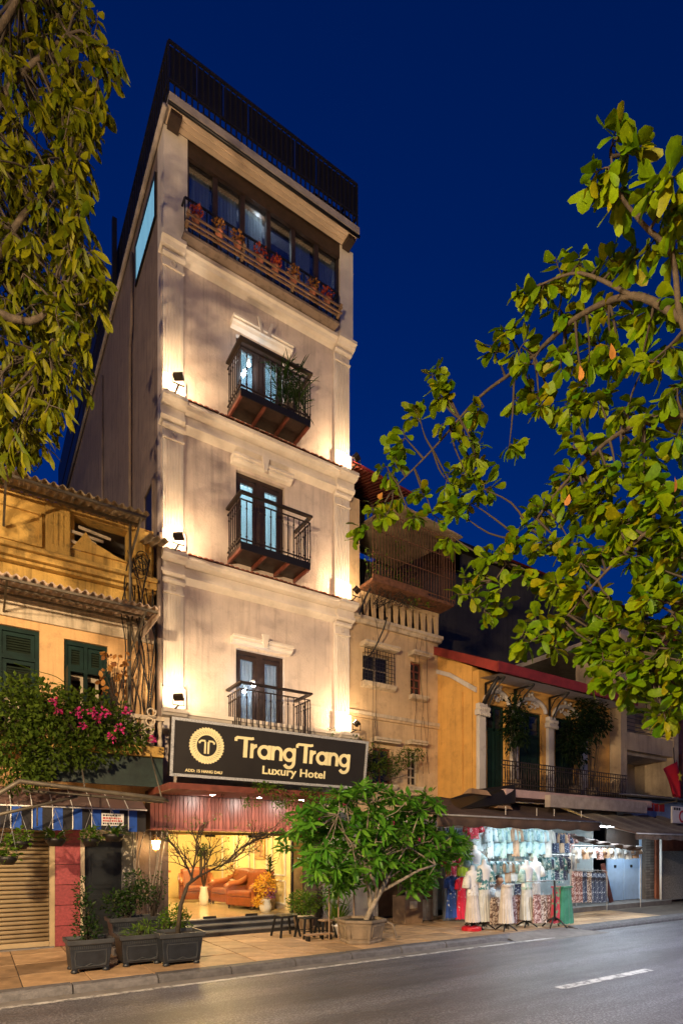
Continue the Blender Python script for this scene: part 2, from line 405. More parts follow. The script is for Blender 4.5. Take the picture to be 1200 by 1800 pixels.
# balcony doors -------------------------------------------------------
def door(z0, z1, curt):
    y = F + .12; d = MB()
    for a in ((DX0, DX0+.07, z0, z1), (DX1-.07, DX1, z0, z1), (DX0+.07, DX1-.07, z1-.08, z1), ((DX0+DX1)/2-.07, (DX0+DX1)/2+.07, z0, z1-.08)):
        d.box(a[0], a[1], y-.04, y+.04, a[2], a[3])
    do = d.build('balcony_door', m_darkwood, hotel)
    mid = (DX0+DX1)/2
    for x0, x1 in ((DX0+.07, mid-.07), (mid+.07, DX1-.07)):
        lf = MB()
        for a in ((x0+.004, x0+.06, z0+.01, z1-.09), (x1-.06, x1-.004, z0+.01, z1-.09), (x0+.06, x1-.06, z1-.17, z1-.09), (x0+.06, x1-.06, z0+.01, z0+.16)):
            lf.box(a[0], a[1], y-.025, y+.025, a[2], a[3])
        lo = lf.build('door_leaf', m_darkwood, do)
        MB().box(x0+.061, x1-.061, y-.005, y+.005, z0+.161, z1-.171).build('pane', m_glass, do)
    # gathered curtain behind the glass
    c = MB(); n = 60; vs = []; fs = []
    for i in range(n+1):
        x = DX0+.05 + (DX1-DX0-.1)*i/n; yy = y+.14+.03*math.sin(i*1.25)+.012*math.sin(i*2.9)
        vs += [(x, yy, z0+.02), (x, yy, z1-.1)]
    for i in range(n): fs.append((2*i,2*i+2,2*i+3,2*i+1))
    c.add(vs, fs); c.build('curtain', curt, do, True)
    # the room behind: walls and ceiling
    rmw = MB().box(DX0-.6, DX1+.6, F+2.0, F+2.05, z0-.05, z1+.35); rmw.box(DX0-.65, DX0-.6, F+.25, F+2.0, z0-.05, z1+.35); rmw.box(DX1+.6, DX1+.65, F+.25, F+2.0, z0-.05, z1+.35); rmw.box(DX0-.6, DX1+.6, F+.25, F+2.0, z1+.3, z1+.35)
    rmw.box(DX0-.6, DX1+.6, F+.25, F+2.0, z0-.05, z0-.01)
    rmw.build('room_wall', m_white, do)
    return do
for (a, b), cu in zip(doors, (m_graycurt, m_curtain, m_curtain)): door(a, b, cu)

# pediments over the doors -------------------------------------------
for z1, key in ((doors[0][1], 0), (doors[1][1], 0), (doors[2][1], 1)):
    zz = z1 + .06; x0, x1 = DX0-.12, DX1+.12
    prof = [(F-.002, zz),(F-.10, zz+.01),(F-.13, zz+.05),(F-.17, zz+.06),(F-.17, zz+.10),(F-.20, zz+.11),(F-.20, zz+.15),(F-.002, zz+.15)]
    pd = MB().prism(prof, 'x', x0, x1).build('pediment', m_trim, hotel)
    cx = (x0+x1)/2
    if key:
        for s in (-1, 1):
            MB().prism([(cx+s*.03, zz+.0),(cx+s*.12, zz+.30),(cx+s*.17, zz+.30),(cx+s*.10, zz+.0)][::s], 'y', F-.23, F-.205).build('scroll', m_trim, pd)
    else: MB().prism([(cx-.035, zz-.03),(cx+.035, zz-.03),(cx+.075, zz+.24),(cx-.075, zz+.24)], 'y', F-.25, F-.205).build('keystone', m_trim, pd)

# balconies -----------------------------------------------------------
BX0, BX1, BY = 4.2, 5.7, 10.0
bal_src = {}
def baluster_mesh(h):
    b = MB(); b.box(-.008,.008,-.008,.008,0,h)
    for z in (h*.18, h*.82): b.lathe([(.002,z-.03),(.020,z-.012),(.020,z+.012),(.002,z+.03)], (0,0,0), 6)
    return b
def balcony(zs):
    sl = MB(); sl.box(BX0, BX1, BY, F-.003, zs-.05, zs+.02); bo = sl.build('balcony', m_darkwood, hotel)
    g = MB(); g.box(BX0, BX1, BY-.012, BY-.002, zs-.11, zs+.03); g.build('fascia', m_black, bo)
    for x in (BX0+.003, BX0+.5, BX0+1.0, BX1-.043): MB().box(x, x+.04, BY+.01, F-.003, zs-.12, zs-.052).build('joist', m_redwood, bo)
    def hr(p, q, w, h): MB().bar(p, q, w, h).build('handrail', m_iron, bo)
    zt = zs + .95
    hr((BX0-.03, BY-.02, zt), (BX1+.03, BY-.02, zt), .075, .04)
    hr((BX0, BY+.02, zt), (BX0, F-.01, zt), .075, .04); hr((BX1, BY+.02, zt), (BX1, F-.01, zt), .075, .04)
    for z in (zt-.12, zs+.09):
        hr((BX0, BY, z), (BX1, BY, z), .022, .022)
        for x in (BX0, BX1): hr((x, BY+.012, z), (x, F-.01, z), .022, .022)
    pos = [(BX0+.0 + (BX1-BX0)*i/12, BY) for i in range(13)] + [(BX0, BY+.66*i/7) for i in range(1,7)] + [(BX1, BY+.66*i/7) for i in range(1,7)]
    for x, y in pos:
        if 'b' not in bal_src: bal_src['b'] = baluster_mesh(.83).build('baluster', m_iron, bo, local=True); o = bal_src['b']
        else: o = inst(bal_src['b'], bo)
        o.parent = bo; o.location = Vector((x, y, zs+.0)) - wloc(bo)
    return bo
for z in (3.83, 7.40, 10.28): balcony(z)

# top floor -----------------------------------------------------------
TX0, TX1 = HX0+.44, HX1-.34
MB().box(HX0, TX0, 10.47, F+.22, C3+.002, 14.883).build('corner_pier', m_trim, hotel); MB().box(TX1, HX1, 10.47, F+.22, C3+.002, 14.883).build('corner_pier', m_trim, hotel)
tf = MB(); WY = 10.44; zt0, zt1 = 13.12, 14.60; tf.box(TX0, TX1, WY+.05, WY+.2, zt1, 14.883)
MB().box(TX0, TX1, WY+.06, F+.2, C3+.002, zt0-.002).build('window_parapet', m_hotel, hotel)
n = 6; cw = (TX1-TX0)/n
for k in range(n+1): tf.box(TX0+k*cw-.045 if k else TX0, TX0+k*cw+.045 if k < n else TX1, WY+.08, WY+.18, zt0, zt1)
wf = tf.build('window_frame', m_darkwood, hotel)
for k in range(n):
    MB().box(TX0+k*cw+.05, TX0+(k+1)*cw-.05, WY+.12, WY+.128, zt0, zt1).build('pane', m_glass, wf)
    if k == 3: continue
    c = MB(); vs = []; fs = []; nn = 24
    for i in range(nn+1):
        x = TX0+k*cw+.05+(cw-.1)*i/nn; yy = WY+.27+.02*math.sin(i*1.9)
        vs += [(x,yy,zt0),(x,yy,zt1)]
    for i in range(nn): fs.append((2*i,2*i+2,2*i+3,2*i+1))
    c.add(vs,fs).build('curtain', m_graycurt, wf, True)
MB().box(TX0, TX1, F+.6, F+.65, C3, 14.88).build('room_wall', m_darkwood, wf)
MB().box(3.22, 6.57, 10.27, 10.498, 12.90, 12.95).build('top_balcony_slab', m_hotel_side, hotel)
# top railing and flower shelf
m_shelf = basic('brown_shelf_wood', (.22,.13,.07), .6, var=.3)
RY = 10.30; rx0, rx1 = 3.24, 6.55; rl = MB(); zr0, zr1 = 12.95, 13.58
for z in (zr0, zr1): rl.bar((rx0,RY,z),(rx1,RY,z),.03); rl.bar((rx0,RY+.015,z),(rx0,F,z),.03); rl.bar((rx1,RY+.015,z),(rx1,F,z),.03)
ro = rl.build('railing', m_black, hotel)
b0 = MB().box(-.011,.011,-.011,.011,0,zr1-zr0).build('bar', m_black, ro, local=True)
pts = [(rx0+(rx1-rx0)*i/24, RY) for i in range(25)] + [(rx0, RY+.2),(rx1,RY+.2)]
for i, (x, y) in enumerate(pts):
    o = b0 if i == 0 else inst(b0, ro); o.location = Vector((x,y,zr0)) - wloc(ro)
for z, y in ((13.15, RY-.15), (13.05, RY-.13), (13.06, RY-.04)): MB().bar((rx0-.02,y,z),(rx1+.02,y,z),.03,.032).build('shelf_slat', m_shelf, ro)
for x in (rx0+.02, rx0+1.1, rx0+2.2, rx1-.02): MB().bar((x, RY, 13.02),(x, RY-.18, 13.2),.05,.05).build('shelf_bracket', m_shelf, ro)
# roof slab, overhanging the street
SY = 10.1
MB().box(HX0-.0, HX1-.08, SY, 26, 14.92, 15.06).build('roof_slab', m_slate, hotel)
MB().box(HX0+.03, HX1-.11, SY+.07, SY+.36, 14.885, 14.918).build('soffit', m_soffit, hotel); MB().box(HX0+.03, HX1-.11, SY+.362, F+.4, 14.886, 14.917).build('soffit_lintel', m_darkwood, hotel)
MB().tube([(HX0-.02, SY+.03, 14.89),(HX1-.06, SY+.03, 14.89)], .028, 8).build('gutter', m_black, hotel, True)
MB().tube([(HX0-.05, SY+.1, 14.88),(HX0-.05, 25.5, 14.88)], .045, 8).build('gutter', m_slate, hotel, True)
MB().box(HX0+.051, HX0+.25, SY+.08, SY+.355, 14.80, 14.884).build('soffit_beam', m_darkwood, hotel); MB().box(HX1-.30, HX1-.131, SY+.08, SY+.355, 14.80, 14.884).build('soffit_beam', m_darkwood, hotel)
for y in (SY+.15, SY+.25): MB().box(HX0+.26, HX1-.31, y, y+.02, 14.868, 14.884).build('soffit_batten', m_soffit, hotel)
# terrace screen: bars, dark panels above
rt = MB(); zt = 16.02
for z in (15.1, 15.34, zt): rt.bar((HX0,SY+.06,z),(HX1-.1,SY+.06,z),.04); rt.bar((HX0,SY+.08,z),(HX0,25,z),.04); rt.bar((HX1-.1,SY+.08,z),(HX1-.1,14,z),.04)
rto = rt.build('terrace_railing', m_black, hotel)
b1 = MB().box(-.013,.013,-.013,.013,0,zt-15.05).build('bar', m_black, rto, local=True)
pts = [(HX0+(HX1-.1-HX0)*i/38, SY+.06) for i in range(39)] + [(HX0, SY+.06+.16*i) for i in range(1,60)] + [(HX1-.1, SY+.06+.16*i) for i in range(1,12)]
for i, (x, y) in enumerate(pts):
    o = b1 if i == 0 else inst(b1, rto); o.location = Vector((x,y,15.05)) - wloc(rto)
for i in range(8):
    x0 = HX0+.03+i*.505; MB().box(x0, x0+.49, SY+.09, SY+.10, 15.36, zt-.03).build('screen_panel', m_black, rto)
for i in range(14): MB().box(HX0+.02, HX0+.03, SY+.12+i*1.0, SY+1.1+i*1.0, 15.12, zt-.03).build('screen_panel', m_black, rto)
for x0, w_, h in ((3.55,.75,.3),(4.75,.42,.3),(5.3,.3,.28),(5.95,.95,.33)): MB().box(x0, x0+w_, SY+.2, SY+.5, 15.06, 15.06+h).build('planter_box', m_black, rto)
# rear stair tower
MB().box(HX0-.001, 6.5, 17.3, 25.9, 15.052, 17.3).build('stair_tower', m_black, hotel)
MB().box(HX0-.16, HX0-.06, 14.2, 14.3, 14.85, 16.6).build('vent_pipe', m_black, hotel)
# ================================================================== HOTEL: GROUND FLOOR, CANOPY, SIGN, LAMPS
GY = 10.86; FZ = .28; LX0, LX1 = 3.05, 5.93
m_cream = plaster('lobby_cream', (.78,.64,.32), (.5,.4,.2), .12, .05, .05, .6)
m_lobbyfloor = basic('lobby_tile', (.62,.50,.30), .12, var=.1, scale=2)
m_blackstone = basic('black_stone', (.03,.03,.034), .25, var=.3)
m_tread = basic('grey_stone_tread', (.13,.125,.12), .3, var=.25)
m_gold = basic('gold_frame', (.55,.34,.12), .35, .6)
m_brownpil = plaster('brown_stone_cladding', (.085,.055,.042), (.03,.02,.015), .5, .4, .3)
m_whitewall = plaster('ground_white_wall', (.66,.62,.56), (.2,.17,.13), .4, .55, .2)
MB().box(HX0-.002, LX0, F+.02, F+.6, 0, 1.999).build('entrance_pier', m_brownpil, hotel)
MB().box(LX1+.06, 6.27, F-.04, F+.6, 0, 1.999).build('entrance_pier', m_brownpil, hotel)
MB().box(6.272, HX1, F-.003, F+.2, 0, 1.999).build('ground_wall', m_whitewall, hotel)
for i, (y, z) in enumerate(((10.30,.095),(10.55,.19),(10.78,FZ))): MB().box(LX0+.0, LX1-.12+.12*(i<2), y, 10.95 if i == 2 else y+.3, 0 if i == 0 else z-.094, z-.026).build('entrance_step', m_blackstone, hotel); MB().box(LX0-.01, LX1-.12+.12*(i<2), y-.02, 10.95 if i == 2 else y+.3, z-.025, z).build('step_tread', m_tread, hotel, bevel=.006)
# lobby shell
lb = MB(); LB = 16.2
lb.box(LX0-.06, LX0, 11.27, LB, FZ, 2.5); lf_ = lb.build('lobby_wall', m_cream, hotel)
MB().box(LX1, LX1+.058, 11.27, LB, FZ, 2.5).build('lobby_wall', m_cream, hotel); MB().box(LX0, LX1, LB, LB+.06, FZ, 2.5).build('lobby_wall', m_cream, hotel)
MB().box(LX0, LX1, 10.95, LB, FZ-.05, FZ-.002).build('lobby_floor', m_lobbyfloor, hotel)
MB().box(LX0-.06, LX1+.06, F+.23, LB, 2.42, 2.5).build('lobby_ceiling', m_white, hotel)
# gilt frame, glass and fittings
g = MB(); g.box(LX1-.16, LX1+.04, GY-.06, GY+.06, FZ, 1.99); g.box(LX0, LX1-.16, GY-.05, GY+.05, 1.93, 1.99); gf = g.build('door_frame', m_gold, hotel)
MB().box(LX1-.21, LX1-.165, GY-.03, GY+.03, FZ, 1.93).build('jamb', m_black, gf)
for i in range(3):
    w = (LX1-.21-LX0)/3; MB().box(LX0+i*w+.004, LX0+(i+1)*w-.004, GY-.005, GY+.005, FZ+.01, 1.925).build('glass_panel', m_clear, gf)
    if i: MB().box(LX0+i*w-.16, LX0+i*w+.1, GY-.02, GY+.02, FZ, FZ+.045).build('patch_fitting', m_black, gf); MB().box(LX0+i*w-.12, LX0+i*w+.08, GY-.02, GY+.02, 1.89, 1.929).build('patch_fitting', m_black, gf)
# panelling and a door on the right lobby wall
xw = LX1-.003
def rim(y0, y1, z0, z1, w=.035):
    r = MB()
    for a in ((y0,y1,z0,z0+w),(y0,y1,z1-w,z1),(y0,y0+w,z0+w,z1-w),(y1-w,y1,z0+w,z1-w)): r.box(xw-.03, xw, *a)
    return r
for y0, y1 in ((11.5,12.2),(12.45,13.2)): rim(y0,y1,1.05,2.25).build('wall_panel_moulding', m_white, hotel); rim(y0,y1,.4,.95).build('wall_panel_moulding', m_white, hotel)
for y0, y1 in ((13.5,14.3),(14.5,15.4)): rim(y0,y1,.4,2.2).build('wall_panel_moulding', m_white, hotel)
pt = MB().box(xw-.05, xw-.002, 12.55, 13.12, 1.42, 2.12).build('painting', m_gold); tag(pt, 'gilt framed brown painting on the cream lobby wall', 'painting')
MB().box(xw-.056, xw-.051, 12.6, 13.07, 1.47, 2.07).build('canvas', pattern('painting_canvas', (.25,.12,.05), (.5,.3,.12), 6), pt)
# back: glazed showcase and door
MB().box(3.3, 3.9, LB-.06, LB-.003, FZ, 2.05).build('back_door', m_white, hotel); 
m_show = emis('showcase_light', (.55,.75,.85), .8)
sh = MB().box(4.25, 4.55, LB-.25, LB-.004, .9, 1.9).build('display_case', m_white); tag(sh, 'small pale lit display case on the back lobby wall', 'display case')
MB().box(4.28, 4.52, LB-.256, LB-.251, .95, 1.85).build('lit_glass', m_show, sh)
m_recep = basic('polished_red_wood', (.36,.12,.045), .3, var=.3)
cx, cy = 3.42, 13.2
rc = thing('reception_desk', 'small red wooden reception desk at the left of the lobby', 'desk', (cx, cy, FZ))
MB().box(cx-.32, cx+.25, cy-.3, cy+.5, FZ, FZ+.85).build('cabinet', m_recep, rc, bevel=.02); MB().box(cx-.36, cx+.3, cy-.36, cy+.55, FZ+.851, FZ+.9).build('desk_top', m_recep, rc)
for i in range(3): MB().box(cx-.25+i*.17, cx-.11+i*.17, cy-.315, cy-.301, FZ+.1, FZ+.75).build('front_panel', m_recep, rc)

# armchairs -----------------------------------------------------------
m_leather = basic('orange_leather', (.24,.065,.02), .38, var=.2, scale=8)
def armchair(loc, rz, w, label):
    t = thing('armchair', label, 'armchair', loc, 'leather armchairs in the lobby')
    h = w/2
    def rb(name, x0,x1,y0,y1,z0,z1, bev=.03, m=m_leather): return MB().box(x0,x1,y0,y1,z0,z1).build(name, m, t, local=True, bevel=bev, smooth=False)
    rb('seat_base', -h+.08, h-.08, -.32, .3, .08, .28, .02); rb('seat_cushion', -h+.1, h-.1, -.34, .22, .282, .42, .045)
    b = MB(); nx, nz = 10, 7; vs = []; fs = []
    for j in range(nz+1):
        for i in range(nx+1):
            x = -h+.06 + (w-.12)*i/nx; z = .30+.55*j/nz; y = .24+.10*j/nz + (.025 if (i+j)%2 else -.012)
            z += .06*math.sin(math.pi*i/nx)*(j/nz); vs.append((x,y,z))
    n0 = len(vs); vs += [(v[0], v[1]+.16, v[2]) for v in vs]
    for j in range(nz):
        for i in range(nx):
            a = j*(nx+1)+i; fs.append((a,a+1,a+nx+2,a+nx+1)); fs.append((n0+a+nx+1,n0+a+nx+2,n0+a+1,n0+a))
    per = [i for i in range(nx+1)] + [(j*(nx+1)+nx) for j in range(1,nz+1)] + [nz*(nx+1)+i for i in range(nx-1,-1,-1)] + [j*(nx+1) for j in range(nz-1,0,-1)]
    for k in range(len(per)): a, c = per[k], per[(k+1)%len(per)]; fs.append((a, n0+a, n0+c, c))
    b.add(vs, fs).build('tufted_back', m_leather, t, True, local=True)
    for s in (-1, 1):
        ar = MB(); ar.tube([(s*(h-.05), -.36, .50),(s*(h-.05), -.2, .56),(s*(h-.05), .1, .58),(s*(h-.05), .36, .70)], [.055,.075,.075,.06], 10); ao = ar.build('arm_roll', m_recep, t, True, local=True)
        MB().box(s*(h-.05)-.05, s*(h-.05)+.05, -.30, .34, .08, .52).build('arm_panel', m_leather, ao, local=True, bevel=.02)
    for x in (-h+.1, h-.1):
        for y in (-.28, .28): MB().lathe([(.02,0),(.03,.08)], (x,y,0), 8).build('foot', m_darkwood, t, local=True)
    t.rotation_euler = (0,0,rz); return t
armchair((5.40, 12.35, FZ-.002), R(-70), .95, 'nearest of the orange leather armchairs, beside the yellow flowers')
armchair((5.42, 13.45, FZ-.002), R(-80), 1.05, 'middle of the three orange leather armchairs, with tufted back')
armchair((4.95, 14.75, FZ-.002), R(-15), .9, 'farthest of the three orange leather armchairs, half hidden by bamboo')

# lobby lamps
def ceiling_lamp(x, y, z, label, power, group='lobby ceiling lamps'):
    t = thing('ceiling_lamp', label, 'lamp', (x, y, z), group)
    MB().lathe([(.05,0),(.05,-.03),(.012,-.04),(.012,-.12)], (x,y,z), 10).build('stem', m_gold, t)
    MB().lathe([(.02,-.12),(.07,-.15),(.08,-.20),(.05,-.25),(.01,-.26)], (x,y,z), 12).build('globe', emis('lobby_globe', (1,.78,.42), 14), t, True)
    point_light('lobby_light', (x, y, z-.45), power, (1,.70,.28), .12, t)
ceiling_lamp(4.3, 12.0, 2.415, 'glowing globe lamp in the front of the lobby ceiling', 75)
ceiling_lamp(4.6, 14.3, 2.415, 'glowing globe lamp deeper inside the lobby', 75)

# canopy of timber slats ----------------------------------------------
CX0, CX1, CZ = 2.62, 6.05, 2.62
cp = thing('entrance_canopy', 'red brown timber slat canopy with downlights over the hotel entrance', 'canopy', (CX0, 10.3, 2.0))
MB().box(CX0, CX1, 9.05, F-.004, CZ+.03, CZ+.08).build('deck', m_darkwood, cp)
s0 = None
for i in range(16):
    y = 9.06 + i*.077
    if s0 is None: s0 = MB().box(CX0, CX1, 0, .055, CZ-.005, CZ+.028); s0 = s0.build('soffit_slat', m_redwood, cp); o = s0
    else: o = inst(s0, cp)
    o.location = (0, y, 0)
MB().box(CX0, CX1, 10.322, F-.004, 2.0, CZ+.028).build('fascia_back', m_darkwood, cp)
b0 = None; n = 46; bw = (CX1-CX0)/n
for i in range(n):
    if b0 is None: b0 = MB().box(.003, bw-.006, 10.295-10.3, .02, 2.03-2.0, CZ-.01-2.0).build('fascia_board', m_redwood, cp, local=True); o = b0
    else: o = inst(b0, cp)
    o.location = (i*bw, random.uniform(-.003,.003), 0)
MB().box(CX0-.01, CX1+.01, 10.27, 10.321, 1.985, 2.028).build('bottom_trim', m_redwood, cp)
MB().box(CX0-.03, CX0-.002, 9.03, 10.32, CZ-.03, CZ+.08).build('end_board', m_redwood, cp); MB().box(CX0, CX1, 9.02, 9.048, CZ-.02, CZ+.08).build('front_board', m_redwood, cp)
m_dl = emis('downlight_glow', (1,.93,.86), 120)
for i, (x, lab) in enumerate(((3.55,'leftmost'),(4.45,'middle'),(5.35,'rightmost'))):
    t = thing('downlight', lab + ' of three bright round downlights under the timber canopy', 'lamp', (x, 9.72, CZ-.005), 'downlights under the canopy')
    MB().lathe([(.045,-.012),(.06,-.012),(.06,0),(.045,0)], (x,9.72,CZ-.006), 14).build('ring', m_steel, t)
    MB().lathe([(.001,-.013),(.043,-.0125),(.043,-.004)], (x,9.72,CZ-.006), 14).build('lens', m_dl, t)
    area_light('downlight_beam', (x, 9.72, CZ-.03), (0,.25,-1), 9, (1,.86,.74), .08, t)

# sign board -----------------------------------------------------------
SW, SH = 4.13, 1.01
sg = thing('hotel_sign', 'long black sign board with gold lettering and ring emblem over the entrance', 'sign', (2.85, 9.92, 2.92)); sg.rotation_euler = (R(8), 0, 0)
m_signblk = basic('sign_black', (.022,.019,.017), .5, var=.1)
m_letter = basic('gold_letter', (.80,.62,.28), .32, .35, var=.25, scale=1.7)
m_letter.node_tree.nodes['Principled BSDF'].inputs['Emission Color'].default_value = (.9,.68,.30,1); m_letter.node_tree.nodes['Principled BSDF'].inputs['Emission Strength'].default_value = .28  # faint glow added to the gold so the lettering looks evenly lit
m_granite = basic('grey_border', (.42,.43,.45), .6, var=.5, scale=45, bs=.4, bscale=50)
MB().box(0, SW, 0, .12, 0, SH).build('board', m_signblk, sg, local=True)
bw = .05
for a in ((0,SW,0,bw),(0,SW,SH-bw,SH),(0,bw,bw,SH-bw),(SW-bw,SW,bw,SH-bw)): MB().box(a[0],a[1],-.02,-.001,a[2],a[3]).build('border', m_granite, sg, local=True)
def ribbon(mb, pts, w, y0=-.018, y1=-.002, closed=False):
    n = len(pts); P = [Vector((p[0],p[1])) for p in pts]; L = []; Rr = []
    for i in range(n):
        if closed: d0 = (P[i]-P[i-1]).normalized(); d1 = (P[(i+1)%n]-P[i]).normalized()
        else: d0 = (P[i]-P[i-1]).normalized() if i else (P[1]-P[0]).normalized(); d1 = (P[i+1]-P[i]).normalized() if i < n-1 else d0
        nn = Vector((-(d0+d1).y, (d0+d1).x)).normalized(); k = 1/max(.5, nn.dot(Vector((-d1.y, d1.x))))
        L.append(P[i]+nn*w/2*k); Rr.append(P[i]-nn*w/2*k)
    vs = []
    for i in range(n): vs += [(L[i].x,y0,L[i].y),(Rr[i].x,y0,Rr[i].y),(L[i].x,y1,L[i].y),(Rr[i].x,y1,Rr[i].y)]
    fs = []
    for i in range(n if closed else n-1):
        a = 4*i; b = 4*((i+1)%n); fs += [(a,a+1,b+1,b),(a+2,b+2,b+3,a+3),(a,b,b+2,a+2),(a+1,a+3,b+3,b+1)]
    if not closed: fs += [(0,2,3,1),(4*n-4,4*n-3,4*n-1,4*n-2)]
    mb.add(vs, fs); return mb
def arc(cx, cz, r, a0, a1, n=20): return [(cx+r*math.cos(R(a0+(a1-a0)*i/n)), cz+r*math.sin(R(a0+(a1-a0)*i/n))) for i in range(n+1)]
SK = .062
def glyph(ch, x, b):
    m = MB(); xh = .13
    if ch == 'T':
        ribbon(m, [(x+.205, b),(x+.205, b+.33)], .075)
        ribbon(m, [(x+.012, b+.285),(x+.012,b+.33),(x+.04, b+.352),(x+.12,b+.352),(x+.32, b+.352),(x+.36,b+.365)], .05, -.0195, -.0021)
        return m, .31
    if ch == 'r':
        ribbon(m, [(x+.03, b),(x+.03, b+.265)], SK); ribbon(m, arc(x+.135, b+.13, .105, 165, 95, 8), SK, -.0195, -.0021); return m, .155
    if ch == 'a':
        ribbon(m, arc(x+.13, b+.13, .105, 0, 350, 30), SK, closed=False); ribbon(m, [(x+.235, b),(x+.235, b+.265)], SK, -.0195, -.0021); return m, .285
    if ch == 'n':
        ribbon(m, [(x+.03, b),(x+.03, b+.265)], SK); ribbon(m, [(x+.205, b)] + arc(x+.118, b+.15, .087, 0, 180, 14), SK, -.0195, -.0021); return m, .255
    if ch == 'g':
        ribbon(m, arc(x+.13, b+.13, .105, 0, 350, 30), SK); ribbon(m, [(x+.235, b+.265),(x+.235, b-.0)] + arc(x+.13, b-.01, .105, 0, -150, 16), SK, -.0195, -.0021); return m, .285
xx = 1.17
for ch in 'TrangTrang':
    m, adv = glyph(ch, xx, .435); m.build('letter', m_letter, sg, local=True); xx += adv*.985
def text_letters(s, u, v, width, capz, parent, mat, y=-.004, depth=.006, bold=.0):
    def mesh_of(body):
        cu = bpy.data.curves.new('t', 'FONT'); cu.body = body; cu.size = 1; cu.extrude = 0; cu.offset = bold; cu.resolution_u = 3
        o = bpy.data.objects.new('t', cu); col.objects.link(o); bpy.context.view_layer.update()
        me = bpy.data.meshes.new_from_object(o.evaluated_get(bpy.context.evaluated_depsgraph_get()))
        bpy.data.objects.remove(o); bpy.data.curves.remove(cu); return me
    def right(body):
        me = mesh_of(body); r = max(v_.co.x for v_ in me.vertices); bpy.data.meshes.remove(me); return r
    r0 = right('|'); me = mesh_of('H'); ch_ = max(v_.co.y for v_ in me.vertices); bpy.data.meshes.remove(me)
    tot = right(s); sx = width/tot; sz = capz/ch_
    for i, c in enumerate(s):
        if c == ' ': continue
        x0 = right(s[:i]+'|') - r0 if i else 0
        me = mesh_of(c); m = MB()
        vs = [(u+(x0+q.co.x)*sx, y-depth, v+q.co.y*sz) for q in me.vertices]; fs = [tuple(p_.vertices) for p_ in me.polygons]
        n = len(vs); m.add(vs + [(a, y, b) for a, _, b in vs], [f for f in fs])
        from collections import Counter
        ec = Counter()
        for f in fs:
            for k in range(len(f)): e = (f[k], f[(k+1)%len(f)]); ec[tuple(sorted(e))] += 1
        m.f += [(a, b, b+n, a+n) for (a, b), k in ec.items() if k == 1]
        bpy.data.meshes.remove(me); m.build('letter', mat, parent, local=True)
text_letters('Luxury Hotel', 1.73, .165, 1.40, .15, sg, m_letter, bold=.022)
text_letters('ADD: 15 HANG DAU', .27, .095, .68, .05, sg, m_letter, bold=.02)
# ring emblem: twisted rope of short blades with a double T inside
lx, lz = .64, .575
m = MB(); ribbon(m, arc(lx, lz, .197, 0, 360, 40)[:-1], .02, -.012, -.002, True); m.build('emblem_ring', m_letter, sg, local=True)
bl = None
for k in range(36):
    a = 2*math.pi*k/36
    m = MB(); pts = []
    for t in range(6):
        q = t/5; rr = .205+.11*q; aa = a + .32*q*q; pts.append((rr*math.cos(aa), rr*math.sin(aa)))
    ribbon(m, pts, .030, -.012, -.002)
    mo = m.build('emblem_blade', m_letter, sg, local=True); mo.location = (lx, 0, lz)
for s in (-1, 1):
    m = MB(); ribbon(m, [(lx+s*.03, lz-.14),(lx+s*.03, lz+.07)], .032, -.012, -.002); ribbon(m, [(lx+s*.03,lz+.085),(lx+s*.10, lz+.085),(lx+s*.135,lz+.06),(lx+s*.13,lz+.035)], .03, -.0125, -.002); m.build('emblem_letter', m_letter, sg, local=True)
# steel posts carrying the sign off the wall
for x in (3.2, 4.2, 5.4, 6.6): MB().bar((x, 9.98, 3.6),(x, F-.02, 3.75), .05).build('bracket', m_black, hotel)

# floodlights ---------------------------------------------------------
m_lens = emis('flood_lens', (1,.86,.62), 45)
WARM = (1.0,.67,.36)
def floodlight(x, z, s, label, power=13):
    y = F - .56
    t = thing('floodlight', label, 'floodlight', (x, y, z), 'floodlights washing the pilasters')
    d = Vector((.45*s, .62, .85)).normalized(); q = d.to_track_quat('Z', 'Y').to_matrix().to_4x4()
    M = Matrix.Translation((x, y, z+.15)) @ q
    MB().box(-.085,.085,-.06,.06,-.045,.03, M).build('housing', m_iron, t, bevel=.008)
    MB().box(-.072,.072,-.048,.048,.0305,.034, M).build('lens', m_lens, t)
    br = MB(); br.bar((x-.1,y,z),(x-.1,y,z+.15),.012,.02); br.bar((x+.1,y,z),(x+.1,y,z+.15),.012,.02); br.bar((x-.1,y,z+.006),(x+.1,y,z+.006),.02,.012); br.bar((x,y,z+.004),(x,F-.2,z-.03),.03,.012); br.build('bracket', m_iron, t)
    area_light('flood_beam', Vector((x,y,z+.15)) + d*.05, d, power, WARM, .12, t)
for z, nm in ((4.22, 'lowest cornice'), (C1, 'middle cornice'), (C2, 'upper cornice')):
    zz = z + .0
    floodlight(HX0+.16, zz-.01, 1, 'floodlight at the left pilaster on the ' + nm + ' of the hotel')
    floodlight(HX1-.16, zz-.01, -1, 'floodlight at the right pilaster on the ' + nm + ' of the hotel')

# balcony bulbs --------------------------------------------------------
m_bulb = emis('cool_bulb', (.85,.95,1), 60)
def bulb(x, y, z, label, power):
    t = thing('balcony_lamp', label, 'lamp', (x,y,z), 'balcony lamps of the hotel')
    MB().lathe([(.03,.10),(.03,.04),(.018,.03)], (x,y,z), 10).build('cap', m_white, t, True)
    MB().lathe([(.018,.03),(.034,.0),(.03,-.03),(.001,-.045)], (x,y,z), 10).build('bulb', m_bulb, t, True)
    MB().bar((x,y,z+.1),(x,F+.1,z+.12),.015).build('arm', m_white, t)
    point_light('bulb_light', (x,y-.06,z-.02), power, (.75,.88,1), .04, t)
bulb(4.66, F+.02, 11.45, 'cool white bulb shining on the topmost balcony', 5)
bulb(4.72, F-.08, 4.95, 'cool white bulb shining on the lowest balcony above the sign', 5)
